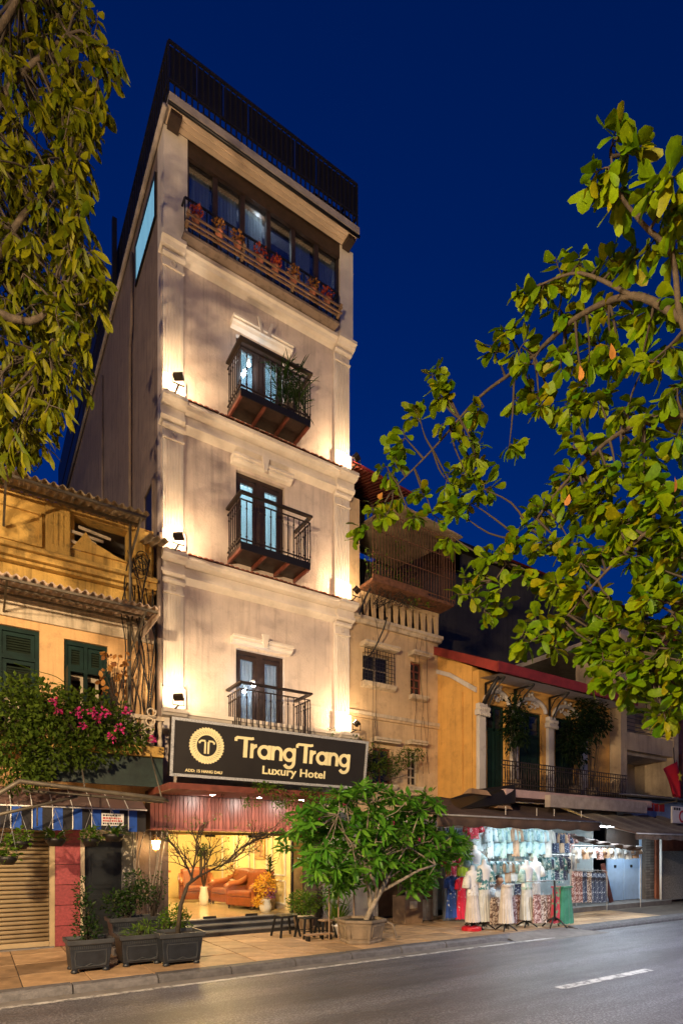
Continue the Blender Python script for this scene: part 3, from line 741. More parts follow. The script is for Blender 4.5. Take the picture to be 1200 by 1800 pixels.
# lights inside the balcony rooms
def room_lamp(z, col_, pw, label):
    t = thing('room_lamp', label, 'lamp', ((DX0+DX1)/2, F+1.2, z), 'ceiling lamps in the balcony rooms')
    MB().lathe([(.11,0),(.11,-.03),(.09,-.05),(.001,-.055)], ((DX0+DX1)/2, F+1.2, z), 14).build('shade', m_bulb, t, True)
    point_light('room_light', ((DX0+DX1)/2, F+1.2, z-.15), pw, col_, .1, t)
room_lamp(5.95, (.55,.65,1), 3, 'ceiling lamp inside the room above the sign')
room_lamp(9.5, (.62,.9,1), 22, 'ceiling lamp inside the middle balcony room')
room_lamp(12.2, (.62,.9,1), 22, 'ceiling lamp inside the top balcony room')
t = thing('room_lamp', 'added ceiling lamp behind the top floor curtains', 'lamp', (5.0, F+.35, 14.8)); MB().lathe([(.05,0),(.05,-.03),(.001,-.04)], (5.0,F+.35,14.8), 12).build('shade', m_bulb, t, True); point_light('room_light', (5.0,F+.35,14.5), 3, (.7,.9,1), .06, t)  # weak lamp added so the top floor curtains show faintly
# entrance wall lanterns
def lantern(x, y, z, lit, label):
    t = thing('wall_lantern', label, 'lantern', (x,y,z), 'wall lanterns beside the entrance')
    MB().lathe([(.07,.16),(.10,.10),(.10,.095)], (x,y,z), 6).build('hood', m_gold, t)
    MB().lathe([(.045,-.06),(.075,.095)], (x,y,z), 6).build('glass', emis('lantern_glass', (1,.72,.30), 30) if lit else m_glass, t)
    MB().lathe([(.02,-.11),(.05,-.065),(.05,-.06)], (x,y,z), 6).build('base', m_gold, t)
    MB().tube([(x,y,z+.16),(x,y+.02,z+.22),(x,F-.04,z+.2)], .01, 6).build('arm', m_gold, t)
    if lit: point_light('lantern_light', (x-.02,y-.12,z+.02), 14, (1,.62,.24), .06, t)
lantern(2.77, F-.18, 1.70, True, 'lit lantern on the dark wall left of the glass entrance')
lantern(6.10, F-.22, 1.72, False, 'unlit lantern on the brown pillar right of the entrance')
# ================================================================== OLD YELLOW HOUSE ON THE LEFT
m_ochre = plaster('ochre_plaster', (.55,.34,.085), (.035,.028,.012), .75, .7, .5)
m_peach = plaster('peach_plaster', (.62,.38,.17), (.12,.08,.04), .5, .45, .4)
m_creamtrim = plaster('old_cream_trim', (.56,.46,.33), (.06,.05,.035), .7, .6, .4)
m_corr = basic('corrugated_iron', (.44,.34,.27), .6, .15, var=.4, scale=3, bs=.2)
m_corr2 = basic('rusted_corrugated_iron', (.30,.23,.14), .7, .1, var=.5, scale=3, bs=.2)
m_green = basic('green_shutter_paint', (.006,.020,.017), .6, var=.3, spec=.15)
m_shutter = basic('beige_roller_shutter', (.40,.30,.17), .5, .2, var=.2, scale=2)
m_redtile = basic('red_granite_tile', (.26,.055,.06), .35, var=.3, scale=25, rnd=.12)
m_galv = basic('old_pipe', (.13,.11,.08), .55, .4, var=.4)
OX0, OX1 = -4.0, 2.78
old = thing('old_house', 'weathered yellow two storey house with green shutters and corrugated iron canopies', 'house', (0, F, 0))
wA = (-.22, .915, 3.4, 5.27); wB = (1.283, 1.98, 3.4, 5.22)
MB().wall(OX0, OX1, 2.35, 5.40, F, .25, [wA, wB]).build('wall', m_peach, old)
MB().wall(OX0, OX1, 5.402, 7.5, F+.03, .25, [(1.45, 2.33, 6.80, 7.38)]).build('upper_wall', m_ochre, old)
MB().box(OX0, OX1, F+.28, 20, 7.5, 7.62).build('roof', m_slate, old)
MB().box(1.2, 2.6, F+1.2, F+1.25, 6.3, 7.5).build('loft_wall', m_darkwood, old)
for k in range(5): MB().bar((1.0+.9*random.random(), F-.0, 6.82+.09*k),(1.55+.12*k, F+.01, 6.80+.08*k), .02,.05).build('broken_slat', m_creamtrim, old)
MB().prism([(1.40,6.78),(1.62,7.12),(1.72,6.98),(1.95,6.90),(2.1,6.84),(2.36,6.78)], 'y', F-.02, F+.05).build('broken_edge', m_ochre, old)
# mouldings
for z, h, d in ((5.40,.34,.06),(5.76,.03,.10),(6.28,.05,.13),(6.34,.10,.20),(6.45,.06,.26),(6.52,.05,.16)): MB().box(OX0, OX1-.0, F-d, F-.002 if z > 5.7 else F-.003, z, z+h).build('moulding', m_ochre if z > 6 else m_creamtrim, old, bevel=.01)
for x0, x1 in ((-2.6,-.55),(-.35,.95)):
    for a in ((x0,x1,6.66,6.70),(x0,x1,7.20,7.24),(x0,x0+.04,6.70,7.20),(x1-.04,x1,6.70,7.20)): MB().box(a[0],a[1],F-.02,F+.029,a[2],a[3]).build('panel_moulding', m_ochre, old)
for x0, x1 in ((1.0,1.38),(2.42,2.74)): MB().box(x0,x1,F-.05,F+.028,6.6,7.42).build('upper_pilaster', m_ochre, old, bevel=.02)
for x in (1.08,1.16,1.24): MB().box(x,x+.03,F-.06,F-.051,6.75,7.3).build('flute', m_ochre, old)
MB().box(2.30, OX1, F-.05, F-.003, 3.4, 5.39).build('corner_pilaster', m_peach, old)
# green louvred shutters
def louvre(x0, x1, z0, z1, y, parent):
    f = MB(); w = .06
    for a in ((x0,x0+w,z0,z1),(x1-w,x1,z0,z1),(x0+w,x1-w,z0,z0+w),(x0+w,x1-w,z1-w,z1)): f.box(a[0],a[1],y-.02,y+.02,a[2],a[3])
    fo = f.build('shutter', m_green, parent); s = MB(); z = z0+w+.02
    while z < z1-w-.02:
        s.add([(x0+w,y-.018,z-.014),(x1-w,y-.018,z-.014),(x1-w,y+.012,z+.02),(x0+w,y+.012,z+.02)], [(0,1,2,3)]); s.add([(x0+w,y-.018,z-.020),(x1-w,y-.018,z-.020),(x1-w,y+.012,z+.014),(x0+w,y+.012,z+.014)], [(3,2,1,0)]); z += .042
    tag(s.build('louvre', m_greenslat, fo), kind='stuff')
m_greenslat = basic('green_slat_paint', (.02,.03,.02), .6, var=.2, spec=.15)
for (x0, x1, z0, z1), opened in ((wA, False), (wB, True)):
    fr = MB(); y = F+.10
    for a in ((x0,x0+.06,z0,z1),(x1-.06,x1,z0,z1),(x0+.06,x1-.06,z1-.07,z1),((x0+x1)/2-.03,(x0+x1)/2+.03,z0,z1-.07),(x0+.06,(x0+x1)/2-.03,z1-.52,z1-.46),((x0+x1)/2+.03,x1-.06,z1-.52,z1-.46)): fr.box(a[0],a[1],y-.04,y+.04,a[2],a[3])
    wo = fr.build('window', m_green, old); mid = (x0+x1)/2
    for a, b in ((x0+.065, mid-.035), (mid+.035, x1-.065)):
        louvre(a, b, z1-.455, z1-.08, y, wo)
        if not opened: louvre(a, b, z0+.01, z1-.53, y, wo)
    if opened:
        d = MB()
        for a in ((x0+.10,x0+.15),(mid-.05,mid-.005),(mid+.005,mid+.05),(x1-.15,x1-.10)): d.box(a[0],a[1],F+.30,F+.34,z0,z1-.5)
        d.box(x0+.15,mid-.05,F+.30,F+.34,z1-.6,z1-.5); d.box(mid+.05,x1-.15,F+.30,F+.34,z1-.6,z1-.5)
        d.build('inner_door', m_creamtrim, wo)
        for a, b in ((x0+.02, x0+.06), (x1-.06, x1-.02)): MB().box(a,b,F-.32,F+.05,z0,z1-.53).build('open_shutter', m_green, wo)
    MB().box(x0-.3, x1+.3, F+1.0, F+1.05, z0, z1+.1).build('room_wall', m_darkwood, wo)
# corrugated canopies
def corrugated(x0, x1, pts, pitch, amp, name, mat, parent, th=.006):
    n = int((x1-x0)/pitch*6); m = MB(); vs = []; fs = []
    k = len(pts)
    for i in range(n+1):
        x = x0 + (x1-x0)*i/n; dz = amp*math.sin(2*math.pi*(x-x0)/pitch)
        for (y, z) in pts: vs.append((x, y, z+dz))
    N = len(vs); vs += [(a,b,c+th) for a,b,c in vs]
    for i in range(n):
        for j in range(k-1):
            a = i*k+j; fs += [(a,a+1,a+k+1,a+k), (N+a,N+a+k,N+a+k+1,N+a+1)]
        fs.append((i*k, (i+1)*k, N+(i+1)*k, N+i*k))
    return m.add(vs, fs).build(name, mat, parent, True)
c1 = corrugated(OX0, 2.56, [(9.40,5.57),(10.62,5.78)], .115, .022, 'lower_canopy', m_corr, old)
c2 = corrugated(OX0, 2.46, [(9.70,7.24),(10.68,7.48)], .125, .024, 'roof_canopy', m_corr2, old)
corrugated(2.50, 2.86, [(9.95,7.02),(10.68,7.20)], .125, .024, 'small_canopy', m_corr2, old)
MB().box(2.54, 2.56, 9.42, 10.6, 5.45, 5.62).build('end_flap', m_corr, c1)
for y, z in ((9.47,5.55),(10.0,5.645),(10.5,5.73)): MB().bar((OX0,y,z-.03),(2.52,y,z-.03),.035).build('purlin', m_galv, c1)
for y, z in ((9.77,7.22),(10.3,7.35)): MB().bar((OX0,y,z-.03),(2.42,y,z-.03),.04).build('purlin', m_galv, c2)
for x in (-1.2, .4, 2.35): MB().bar((x,9.5,5.52),(x,F-.02,5.15 if x > 2 else 5.45),.03).build('strut', m_galv, c1); MB().bar((x,9.8,7.19),(x,F-.02,6.85),.035).build('strut', m_galv, c2)
MB().tube([(2.30,10.45,3.4),(2.30,10.45,5.70)], .035, 8).build('post', m_galv, old, True); MB().tube([(2.28,10.3,5.8),(2.28,10.3,7.3)], .025, 8).build('post', m_galv, old, True)
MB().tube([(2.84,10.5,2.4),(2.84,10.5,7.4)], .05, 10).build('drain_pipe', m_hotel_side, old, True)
# first-floor balcony
MB().box(OX0, 2.72, 9.78, F-.003, 3.20, 3.38).build('balcony_slab', m_ochre, old, bevel=.01)
MB().box(.6, 2.72, 9.86, 9.90, 2.70, 3.198).build('green_board', basic('dark_green_board', (.018,.032,.024), .5, var=.5, scale=5), old)
bb = None
for i in range(30):
    if bb is None: bb = MB().lathe([(.03,0),(.045,.08),(.025,.2),(.045,.34),(.03,.45)], (0,0,0), 8).build('baluster', m_creamtrim, old, True, local=True); o = bb
    else: o = inst(bb, old)
    o.location = (2.68 - i*.14, 9.88-F, 3.38)
MB().box(OX0, 2.74, 9.82, 9.94, 3.831, 3.90).build('balustrade_rail', m_creamtrim, old)
# cream scroll bracket beside the balcony end
sc_ = MB()
for k in range(3):
    sc_.tube([(2.45+.02*k+.05*math.cos(t/6*math.pi)*(1+t*.05), 9.72, 3.62+.16*k+.05*math.sin(t/6*math.pi)*(1+t*.05)) for t in range(14)], .013, 6)
sc_.build('scroll_ornament', m_creamtrim, old, True)
# ground floor
MB().wall(OX0, 1.14, 0, 2.35, F, .25, [(-1.7, 1.06, 0, 1.95)]).build('shop_front', m_creamtrim, old)
MB().box(-1.76, -1.701, F-.03, F-.003, 0, 1.95).build('shutter_rail', m_shutter, old); MB().box(1.061, 1.138, F-.05, F-.003, 0, 2.0).build('shutter_rail', m_shutter, old)
sl = None; i = 0; z = .10
while z < 1.94:
    if sl is None:
        sl = MB().prism([(0,0),(-.022,.012),(-.030,.036),(-.022,.060),(0,.072)], 'x', -1.69, 1.055).build('shutter_slat', m_shutter, old, True, local=True); o = sl
    else: o = inst(sl, old)
    o.location = (0, .06, z); z += .0725
MB().box(-1.69, 1.055, F+.02, F+.08, .02, .098).build('shutter_bar', m_shutter, old)
MB().box(-1.8, 1.12, F-.12, F-.003, 0, .02).build('doorstep', m_conc, old)
MB().box(1.14, 1.53, F-.02, F+.2, 0, 2.34).build('pillar', m_joint, old)
for i in range(6):
    o = MB().box(1.143, 1.527, F-.045, F-.021, .01+i*.345, .345+i*.345).build('pillar_tile', m_redtile, old)
MB().box(1.531, 1.60, F-.03, F+.2, 0, 2.34).build('door_jamb', m_creamtrim, old); MB().box(1.601, 2.22, F-.02, F+.2, 1.80, 2.34).build('door_head', m_creamtrim, old)
dk = MB().box(1.601, 2.22, F+.05, F+.10, 0, 1.80).build('door', basic('black_lacquer_door', (.012,.014,.016), .3, var=.4), old)
for a in ((1.66,2.16,.95,1.70),(1.66,2.16,.12,.85)):
    for q in (0, .07): MB().box(a[0]+q,a[1]-q,F+.05-.012-q*.15,F+.049-q*.12,a[2]+q,a[3]-q).build('door_panel', MATS['black_lacquer_door'], dk)
MB().box(2.221, 2.45, F-.04, F+.2, 0, 2.34).build('patterned_column', pattern('marbled_cladding', (.02,.02,.022), (.22,.21,.2), 16, .6, .4), old)
MB().box(2.451, 2.902, F-.01, F+.2, 0, 2.34).build('party_wall', m_brownpil, old)
# side of house not seen from the street still closes
MB().box(OX0, OX0+.2, F+.26, 20, 0, 7.5).build('flank_wall', m_ochre, old)
# awning with striped valance ------------------------------------------
m_awn = pattern('brown_awning_cloth', (.12,.05,.035), (.085,.04,.03), 3)
m_vblue = basic('blue_valance', (.012,.07,.36), .8, var=.25); m_vblack = basic('black_valance', (.014,.013,.016), .85, var=.2)
aw = thing('striped_awning', 'brown awning with blue and black striped valance over the roller shutter', 'awning', (0, 9.8, 1.95))
MB().add([(-2.2,10.4,2.63),(2.44,10.4,2.63),(2.44,9.8,2.285),(-2.2,9.8,2.285),(-2.2,10.4,2.62),(2.44,10.4,2.62),(2.44,9.8,2.275),(-2.2,9.8,2.275)], [(0,3,2,1),(4,5,6,7),(0,4,7,3),(1,2,6,5),(2,3,7,6),(0,1,5,4)]).build('awning_cloth', m_awn, aw)
i = 0; x = -2.2
while x < 2.40:
    st = MB(); vs = []; n = 4; w = .14
    for k in range(n+1):
        xx_ = x + w*k/n; yy = 9.795 + .012*math.sin(xx_*9)
        vs += [(xx_,yy,1.94+.012*math.sin(xx_*5)),(xx_,yy,2.284)]
    st.add(vs, [(2*k,2*k+2,2*k+3,2*k+1) for k in range(n)]).build('valance_strip', m_vblue if i % 2 else m_vblack, aw)
    if i % 2: 
        MB().box(x-.006,x+.006,9.775+.012*math.sin(x*9),9.785+.012*math.sin(x*9),1.95,2.284).build('white_piping', m_white, aw); MB().bar((x,9.79,2.30),(x,10.4,2.645),.012,.006).build('white_piping', m_white, aw)
    x += w; i += 1
MB().bar((-2.2,9.79,2.292),(2.44,9.79,2.292),.02).build('front_bar', m_white, aw)
nb = MB().box(1.72, 2.06, 9.755, 9.768, 2.02, 2.22).build('notice_board', m_white); tag(nb, 'small white notice with red print on the blue striped valance', 'notice')
m_rp = basic('red_print', (.5,.03,.03), .7); m_kp = basic('black_print', (.03,.03,.03), .7)
for r_ in range(4):
    x = 1.74
    while x < 2.02:
        w = random.uniform(.012,.04); MB().box(x, min(x+w,2.045), 9.7525, 9.7545, 2.04+r_*.044, 2.068+r_*.044).build('print_mark', m_rp if r_ in (1,2) else m_kp, nb); x += w+.01
# folded arm frame of pipes
pf = thing('awning_pipe_frame', 'rusty pipe frame hanging out in front of the striped awning', 'pipe frame', (2.5, 8.9, 2.4))
P = [at(-40,1418,8.9), at(35,1373,8.9), at(160,1389,8.9), at(285,1404,8.9), at(296,1408,8.95)]
MB().tube(P, [.035,.035,.035,.035,.02], 10).build('outer_pipe', m_galv, pf, True)
MB().tube([at(40,1390,9.3), at(150,1398,9.3), at(288,1410,9.2)], .022, 8).build('inner_pipe', m_galv, pf, True)
MB().tube([at(-20,1436,8.9), at(60,1418,9.1), at(136,1400,9.3)], .022, 8).build('folding_arm', m_galv, pf, True)
MB().tube([at(66,1416,9.1), at(66,1452,9.1)], .012, 6).build('crank_rod', m_galv, pf, True)
for px in (150, 285): p = at(px, 1390 if px == 150 else 1405, 8.92); MB().tube([p, (p.x+.05, 9.8, 3.25)], .012, 6).build('stay', m_galv, pf, True)
# cables on the corner
def cable(pts, r, parent, name='cable', mat=None):
    P = [Vector(p) for p in pts]; out = []
    for i in range(len(P)-1):
        a = P[max(i-1,0)]; b = P[i]; c = P[i+1]; d = P[min(i+2,len(P)-1)]
        for k in range(6):
            t = k/6; out.append(.5*((2*b)+(c-a)*t+(2*a-5*b+4*c-d)*t*t+(3*b-a-3*c+d)*t*t*t))
    out.append(P[-1]); return MB().tube(out, r, 5).build(name, mat or m_black, parent, True)
cb = thing('cable_bundle', 'tangle of black cables hanging at the corner of the yellow house', 'cables', (2.6, 10.4, 2.5))
for k in range(11):
    px = 215+random.random()*60; P = []
    y = 960 + random.random()*60
    while y < 1330: P.append(at(px, y, 10.36+random.random()*.2)); y += 45+random.random()*40; px = min(279, max(208, px + random.uniform(-16,18)))
    cable(P, .008+.006*random.random(), cb)
for k in range(4):
    c = at(232+random.random()*24, 975+random.random()*60, 10.4); r = .09+.05*random.random()
    cable([c+Vector((r*math.cos(t*.9), .03*math.sin(t), r*1.2*math.sin(t*.9))) for t in range(9)], .008, cb, 'cable_coil')
# ================================================================== HOUSES ON THE RIGHT
m_beige = plaster('beige_plaster', (.56,.40,.23), (.13,.09,.05), .45, .4, .3)
m_orange = plaster('orange_plaster', (.60,.33,.085), (.12,.06,.02), .4, .35, .3)
m_redroof = basic('red_sheet_roof', (.24,.03,.025), .5, .1, var=.3, scale=4)
m_rust = basic('rusted_steel', (.16,.07,.035), .8, .2, var=.5, scale=12, bs=.3)
m_palehouse = plaster('pale_house_plaster', (.46,.36,.24), (.12,.09,.06), .4, .4, .3)
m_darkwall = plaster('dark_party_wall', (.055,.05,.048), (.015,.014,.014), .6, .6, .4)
m_offwhite = plaster('carved_offwhite', (.52,.48,.44), (.15,.12,.1), .5, .3, .3)
bh = thing('beige_house', 'beige house with grilled windows and a caged roof balcony beside the hotel', 'house', (HX1, F, 0))
BXA, BXB = HX1+.003, 9.76
W = [(7.465,8.27,5.52,6.18),(8.876,9.256,5.42,6.22),(7.74,8.30,3.2,4.02),(8.79,9.13,3.2,4.07)]
MB().wall(BXA, BXB, 2.4, 6.86, F+.02, .22, W).build('wall', m_beige, bh)
MB().wall(BXA, BXB, 0, 2.398, F+.02, .22, [(7.9, 9.7, 0, 2.3)]).build('ground_wall', m_whitewall, bh)
def grid_window(x0, x1, z0, z1, nx, nz, parent, y=F+.14, mat=None, w=.03):
    f = MB()
    for a in ((x0,x0+w*1.3,z0,z1),(x1-w*1.3,x1,z0,z1),(x0,x1,z0,z0+w*1.3),(x0,x1,z1-w*1.3,z1)): f.box(a[0],a[1],y-.03,y+.03,a[2],a[3])
    for i in range(1,nx): x = x0+(x1-x0)*i/nx; f.box(x-w/2,x+w/2,y-.028,y+.028,z0+w,z1-w)
    for i in range(1,nz): z = z0+(z1-z0)*i/nz; f.box(x0+w,x1-w,y-.026,y+.026,z-w/2,z+w/2)
    fo = f.build('window', mat or m_redwood, parent)
    for i in range(nx):
        for j in range(nz): MB().box(x0+(x1-x0)*i/nx+w*.6, x0+(x1-x0)*(i+1)/nx-w*.6, y-.004, y+.004, z0+(z1-z0)*j/nz+w*.6, z0+(z1-z0)*(j+1)/nz-w*.6).build('pane', m_darkpane, fo)
    return fo
m_darkpane = basic('dark_window_glass', (.02,.02,.022), .08, var=.5, scale=6)
w1 = grid_window(*W[0], 2, 2, bh, mat=m_creamtrim); grid_window(*W[1], 2, 4, bh); grid_window(*W[2], 2, 2, bh); grid_window(*W[3], 2, 4, bh, mat=m_creamtrim)
gr = MB(); x0,x1,z0,z1 = W[0]
for i in range(11): x = x0-.02+(x1-x0+.04)*i/10; gr.box(x-.006,x+.006,F-.10,F-.088,z0-.03,z1+.05)
for i in range(9): z = z0-.03+(z1-z0+.08)*i/8; gr.box(x0-.03,x1+.03,F-.112,F-.101,z-.006,z+.006)
tag(gr.build('window_grille', m_black, w1), kind='stuff')
for x0,x1,z0,z1 in W:
    MB().prism([(F+.018,z1+.10),(F-.20,z1+.10),(F-.20,z1+.13),(F-.24,z1+.15),(F-.24,z1+.20),(F+.018,z1+.20)],'x',x0-.08,x1+.1).build('window_hood', m_creamtrim, bh)
    MB().prism([(F+.018,z0-.16),(F-.10,z0-.12),(F-.14,z0-.06),(F-.14,z0-.03),(F+.018,z0-.03)],'x',x0-.06,x1+.08).build('window_sill', m_creamtrim, bh)
MB().box(BXA,BXB+.02,F-.05,F+.018,4.72,4.80).build('string_course', m_creamtrim, bh); MB().box(BXA,BXB+.02,F-.03,F+.018,4.66,4.718).build('string_course', m_beige, bh)
MB().prism([(F+.018,6.80),(F-.06,6.80),(F-.10,6.86),(F-.14,6.88),(F-.14,6.95),(F+.018,6.95)],'x',BXA,BXB+.04).build('cornice', m_creamtrim, bh)
# parapet with tall wedge slots
MB().box(BXA,BXB,F+.6,F+.64,6.951,7.55).build('parapet_back', m_darkwood, bh); MB().box(BXA,BXB,F+.1,F+.6,6.90,6.95).build('terrace_floor', m_darkwall, bh); MB().box(BXA,BXB,F+.1,F+.6,7.5,7.545).build('parapet_cap', m_darkwall, bh)  # back sheet coloured near black to put shade into the slots
MB().box(BXA,BXB,F-.02,F+.098,7.46,7.55).build('parapet_rail', m_beige, bh)
n = 11; cw = (BXB-BXA-.35)/n
MB().box(BXA,BXA+.35,F-.02,F+.098,6.952,7.458).build('parapet_end', m_beige, bh)
for k in range(n):
    x = BXA+.35+k*cw; MB().prism([(x+cw-.085,6.952),(x+cw-.02,6.952),(x+cw-.005,7.458),(x+cw-.14,7.458)],'y',F-.015,F+.05).build('parapet_fin', m_beige, bh)
# caged balcony
MB().box(BXA,7.35,F-.02,F+.2,7.552,9.6).build('upper_pier', m_beige, bh)
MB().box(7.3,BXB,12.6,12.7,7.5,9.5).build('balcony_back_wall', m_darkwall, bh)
MB().box(7.35,9.80,10.15,F-.02,7.56,7.63).build('cage_floor', m_rust, bh)
MB().box(7.35,8.95,10.12,10.148,7.56,7.72).build('planter_trough', m_rust, bh)
MB().add([(7.9,10.0,9.42),(9.95,10.0,9.25),(9.95,12.6,9.6),(7.9,12.6,9.75),(7.9,10.0,9.38),(9.95,10.0,9.21),(9.95,12.6,9.56),(7.9,12.6,9.71)],[(0,1,2,3),(7,6,5,4),(0,4,5,1),(1,5,6,2),(2,6,7,3),(3,7,4,0)]).build('cage_roof', m_corr2, bh)
cg = MB()
for z in (7.7,8.2,8.7,9.15): cg.bar((7.36,10.14,z),(9.82,10.14,z),.015)
cg.build('cage_rail', m_rust, bh)
bsrc = None
for i in range(30):
    x = 7.36+2.46*i/29
    if bsrc is None: bsrc = MB().box(-.006,.006,-.006,.006,0,1.6).build('cage_bar', m_rust, bh, local=True); o = bsrc
    else: o = inst(bsrc, bh)
    o.location = (x-HX1, 10.14-F, 7.62)
for i in range(5): o = inst(bsrc, bh, (9.82-HX1, 10.14-F+.1*(i+1), 7.62))
# eave of the loft above, ribbed underside
ev = MB().add([(BXA,10.45,10.22),(8.75,10.45,10.10),(8.75,13,10.9),(BXA,13,11.0),(BXA,10.45,10.27),(8.75,10.45,10.15),(8.75,13,10.95),(BXA,13,11.05)],[(3,2,1,0),(4,5,6,7),(0,1,5,4),(1,2,6,5),(2,3,7,6),(3,0,4,7)]).build('loft_roof', m_redroof, bh)
for i in range(17): x = BXA+.03+i*.1; MB().bar((x,10.47,10.2-.0706*(x-BXA)),(x,12.9,10.95-.0706*(x-BXA)),.04,.03).build('rafter', m_redwood, ev)
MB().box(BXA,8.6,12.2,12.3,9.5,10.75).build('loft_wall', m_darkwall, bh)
MB().box(BXB-.2,BXB,F+.242,20,0,7.5).build('flank_wall', m_beige, bh)
cbl = thing('wall_cables', 'thin cables and dry vines trailing down the beige house wall', 'cables', (8.9, F-.1, 4.0))
for k in range(9):
    px = random.choice((655,660,735,740,745,763,750)) + random.uniform(-4,4); P = []; y = random.choice((1090,1120,1230,1260))
    while y < 1380: P.append(at(px,y,F-.12-.08*random.random())); y += 40; px += random.uniform(-5,5)
    if len(P) > 2: cable(P, .005, cbl)
for (a,b,c) in (((640,1170),(690,1085),(655,1120)),): pass
cable([at(680,1085,10.2), at(672,1110,10.3), at(655,1145,10.5), at(640,1160,10.55)], .018, cbl)
cable([at(632,1080,10.3), at(640,1055,10.3), at(650,1035,10.2)], .025, cbl)
# ------------------------------------------------------------------ yellow house with red roof
YF = 9.30; YX0, YX1 = 9.765, 14.9
yh = thing('yellow_house', 'orange yellow house with red sheet roof and arched doors on a balcony', 'house', (YX0, YF, 0))
MB().prism([(YF+.22,2.5),(F+.3,2.5),(F+.3,6.70),(YF+.22,5.93)],'x',YX0,YX0+.2).build('side_wall', m_orange, yh)
MB().box(YX0,YX0+.2,F+.302,18,0,6.5).build('side_wall', m_orange, yh)
DY = [(10.03,10.65),(11.15,12.0),(12.52,13.36)]
MB().wall(YX0, YX1, 2.5, 5.80, YF, .2, [(a,b,3.0,5.05) for a,b in DY]).build('front_wall', m_orange, yh)
MB().prism([(9.36,5.40),(YF+.9,5.95),(F+.28,6.28),(F+.28,6.18),(YF+.9,5.84),(9.36,5.28)],'x',YX0-.06,YX0-.002).build('raked_moulding', m_offwhite, yh)
MB().box(YX0-.04, YX0-.002, YF+.5, YF+.56, 2.6, 5.4).build('wall_strip', m_orange, yh)
# roof sheet
rp = [(8.62,5.72),(F+.4,6.85),(15,7.6)]
rf = corrugated(YX0-.12, YX1+.2, rp, .16, .02, 'roof', m_redroof, yh, .03)
MB().add([(YX0-.14,8.60,5.55),(YX1+.2,8.60,5.55),(YX1+.2,8.60,5.78),(YX0-.14,8.60,5.78),(YX0-.14,8.63,5.55),(YX1+.2,8.63,5.55),(YX1+.2,8.63,5.78),(YX0-.14,8.63,5.78)],[(0,1,2,3),(7,6,5,4),(0,4,5,1),(2,6,7,3),(1,5,6,2),(3,7,4,0)]).build('eave_board', m_redroof, rf)
MB().prism([(8.64,5.55),(F+.4,6.70),(F+.4,6.90),(8.64,5.78)],'x',YX0-.14,YX0-.115).build('verge_board', m_redroof, rf)
MB().add([(YX0,8.66,5.54),(YX1,8.66,5.54),(YX1,YF-.01,5.60),(YX0,YF-.01,5.60)],[(3,2,1,0)]).build('eave_soffit', m_offwhite, yh)
for x in (9.95,10.95,12.25,13.6):
    bk = MB(); bk.tube([(x,YF-.03,4.6),(x,YF-.12,4.95),(x,YF-.32,5.30),(x,8.72,5.48)], .022, 6); bk.bar((x,YF-.03,4.4),(x,YF-.03,5.5),.04); bk.bar((x,YF-.03,5.5),(x,8.7,5.5),.04)
    bk.tube([(x,YF-.05,5.2),(x,YF-.2,5.42),(x,YF-.3,5.46)], .015, 6); bk.build('eave_bracket', m_black, yh, True)
def arch_door(x0, x1):
    z1 = 5.05; cx = (x0+x1)/2; r = (x1-x0)/2
    f = MB(); y = YF+.10
    for a in ((x0,x0+.06,3.0,z1),(x1-.06,x1,3.0,z1),(cx-.03,cx+.03,3.0,z1-.06),(x0+.06,x1-.06,z1-.06,z1),(x0+.06,x1-.06,4.45,4.52)): f.box(a[0],a[1],y-.03,y+.03+.002*a[2],a[2],a[3])
    d = f.build('balcony_door', m_green, yh)
    for a, b in ((x0+.06,cx-.03),(cx+.03,x1-.06)):
        MB().box(a+.002,b-.002,y-.01,y+.01,3.0,4.448).build('door_leaf', m_green, d); MB().box(a+.002,b-.002,y-.005,y+.005,4.522,z1-.062).build('pane', m_darkpane, d)
        for k in range(3): MB().box(a+.05,b-.05,y-.02,y-.011,3.1+k*.45,3.48+k*.45).build('door_panel', m_green, d)
    m = MB(); pts = [(cx+(r+.10)*math.cos(math.pi*t/14), YF-.03, z1+.02+.30*math.sin(math.pi*t/14)) for t in range(15)]; m.tube(pts, .055, 6); a_ = m.build('arch_moulding', m_offwhite, yh, True)
    m = MB()
    for k in range(26): t = random.uniform(.15,.85)*math.pi; rr = r*random.uniform(.1,.8); m.lathe([(.005,-.03),(.03,0),(.005,.03)], (cx+rr*math.cos(t), YF-.03, z1+.06+.26*rr/r*math.sin(t)), 5)
    for k in range(10): m.lathe([(.005,-.04),(.045,0),(.005,.05)], (cx+random.uniform(-.14,.14), YF-.05, z1+.36+random.uniform(-.06,.1)), 6)
    tag(m.build('carved_ornament', m_offwhite, yh, True), kind='stuff')
for a, b in DY: arch_door(a, b)
for x0, x1 in ((9.66,9.90),(10.78,11.0),(12.13,12.36),(13.5,13.75)):
    c_ = MB().box(x0,x1,YF-.10,YF-.002,2.9,4.72).build('column', m_offwhite, yh, bevel=.02)
    MB().box(x0-.05,x1+.05,YF-.16,YF-.003,4.722,4.86).build('capital', m_offwhite, c_, bevel=.02); MB().box(x0-.02,x1+.02,YF-.13,YF-.003,4.862,5.0).build('capital', m_offwhite, c_, bevel=.02)
    lv = MB()
    for k in range(12): lv.lathe([(.004,-.06),(.03,0),(.004,.05)], (x0-.03+(x1-x0+.06)*(k%6)/5, YF-.17, 4.74+.13*(k//6)), 5)
    tag(lv.build('carved_leaf', m_offwhite, c_, True), kind='stuff')
MB().tube([(9.82,YF-.1,5.0),(9.80,YF-.3,5.25),(9.80,8.75,5.5)], [.05,.045,.035], 8).build('eave_scroll', m_black, yh, True)
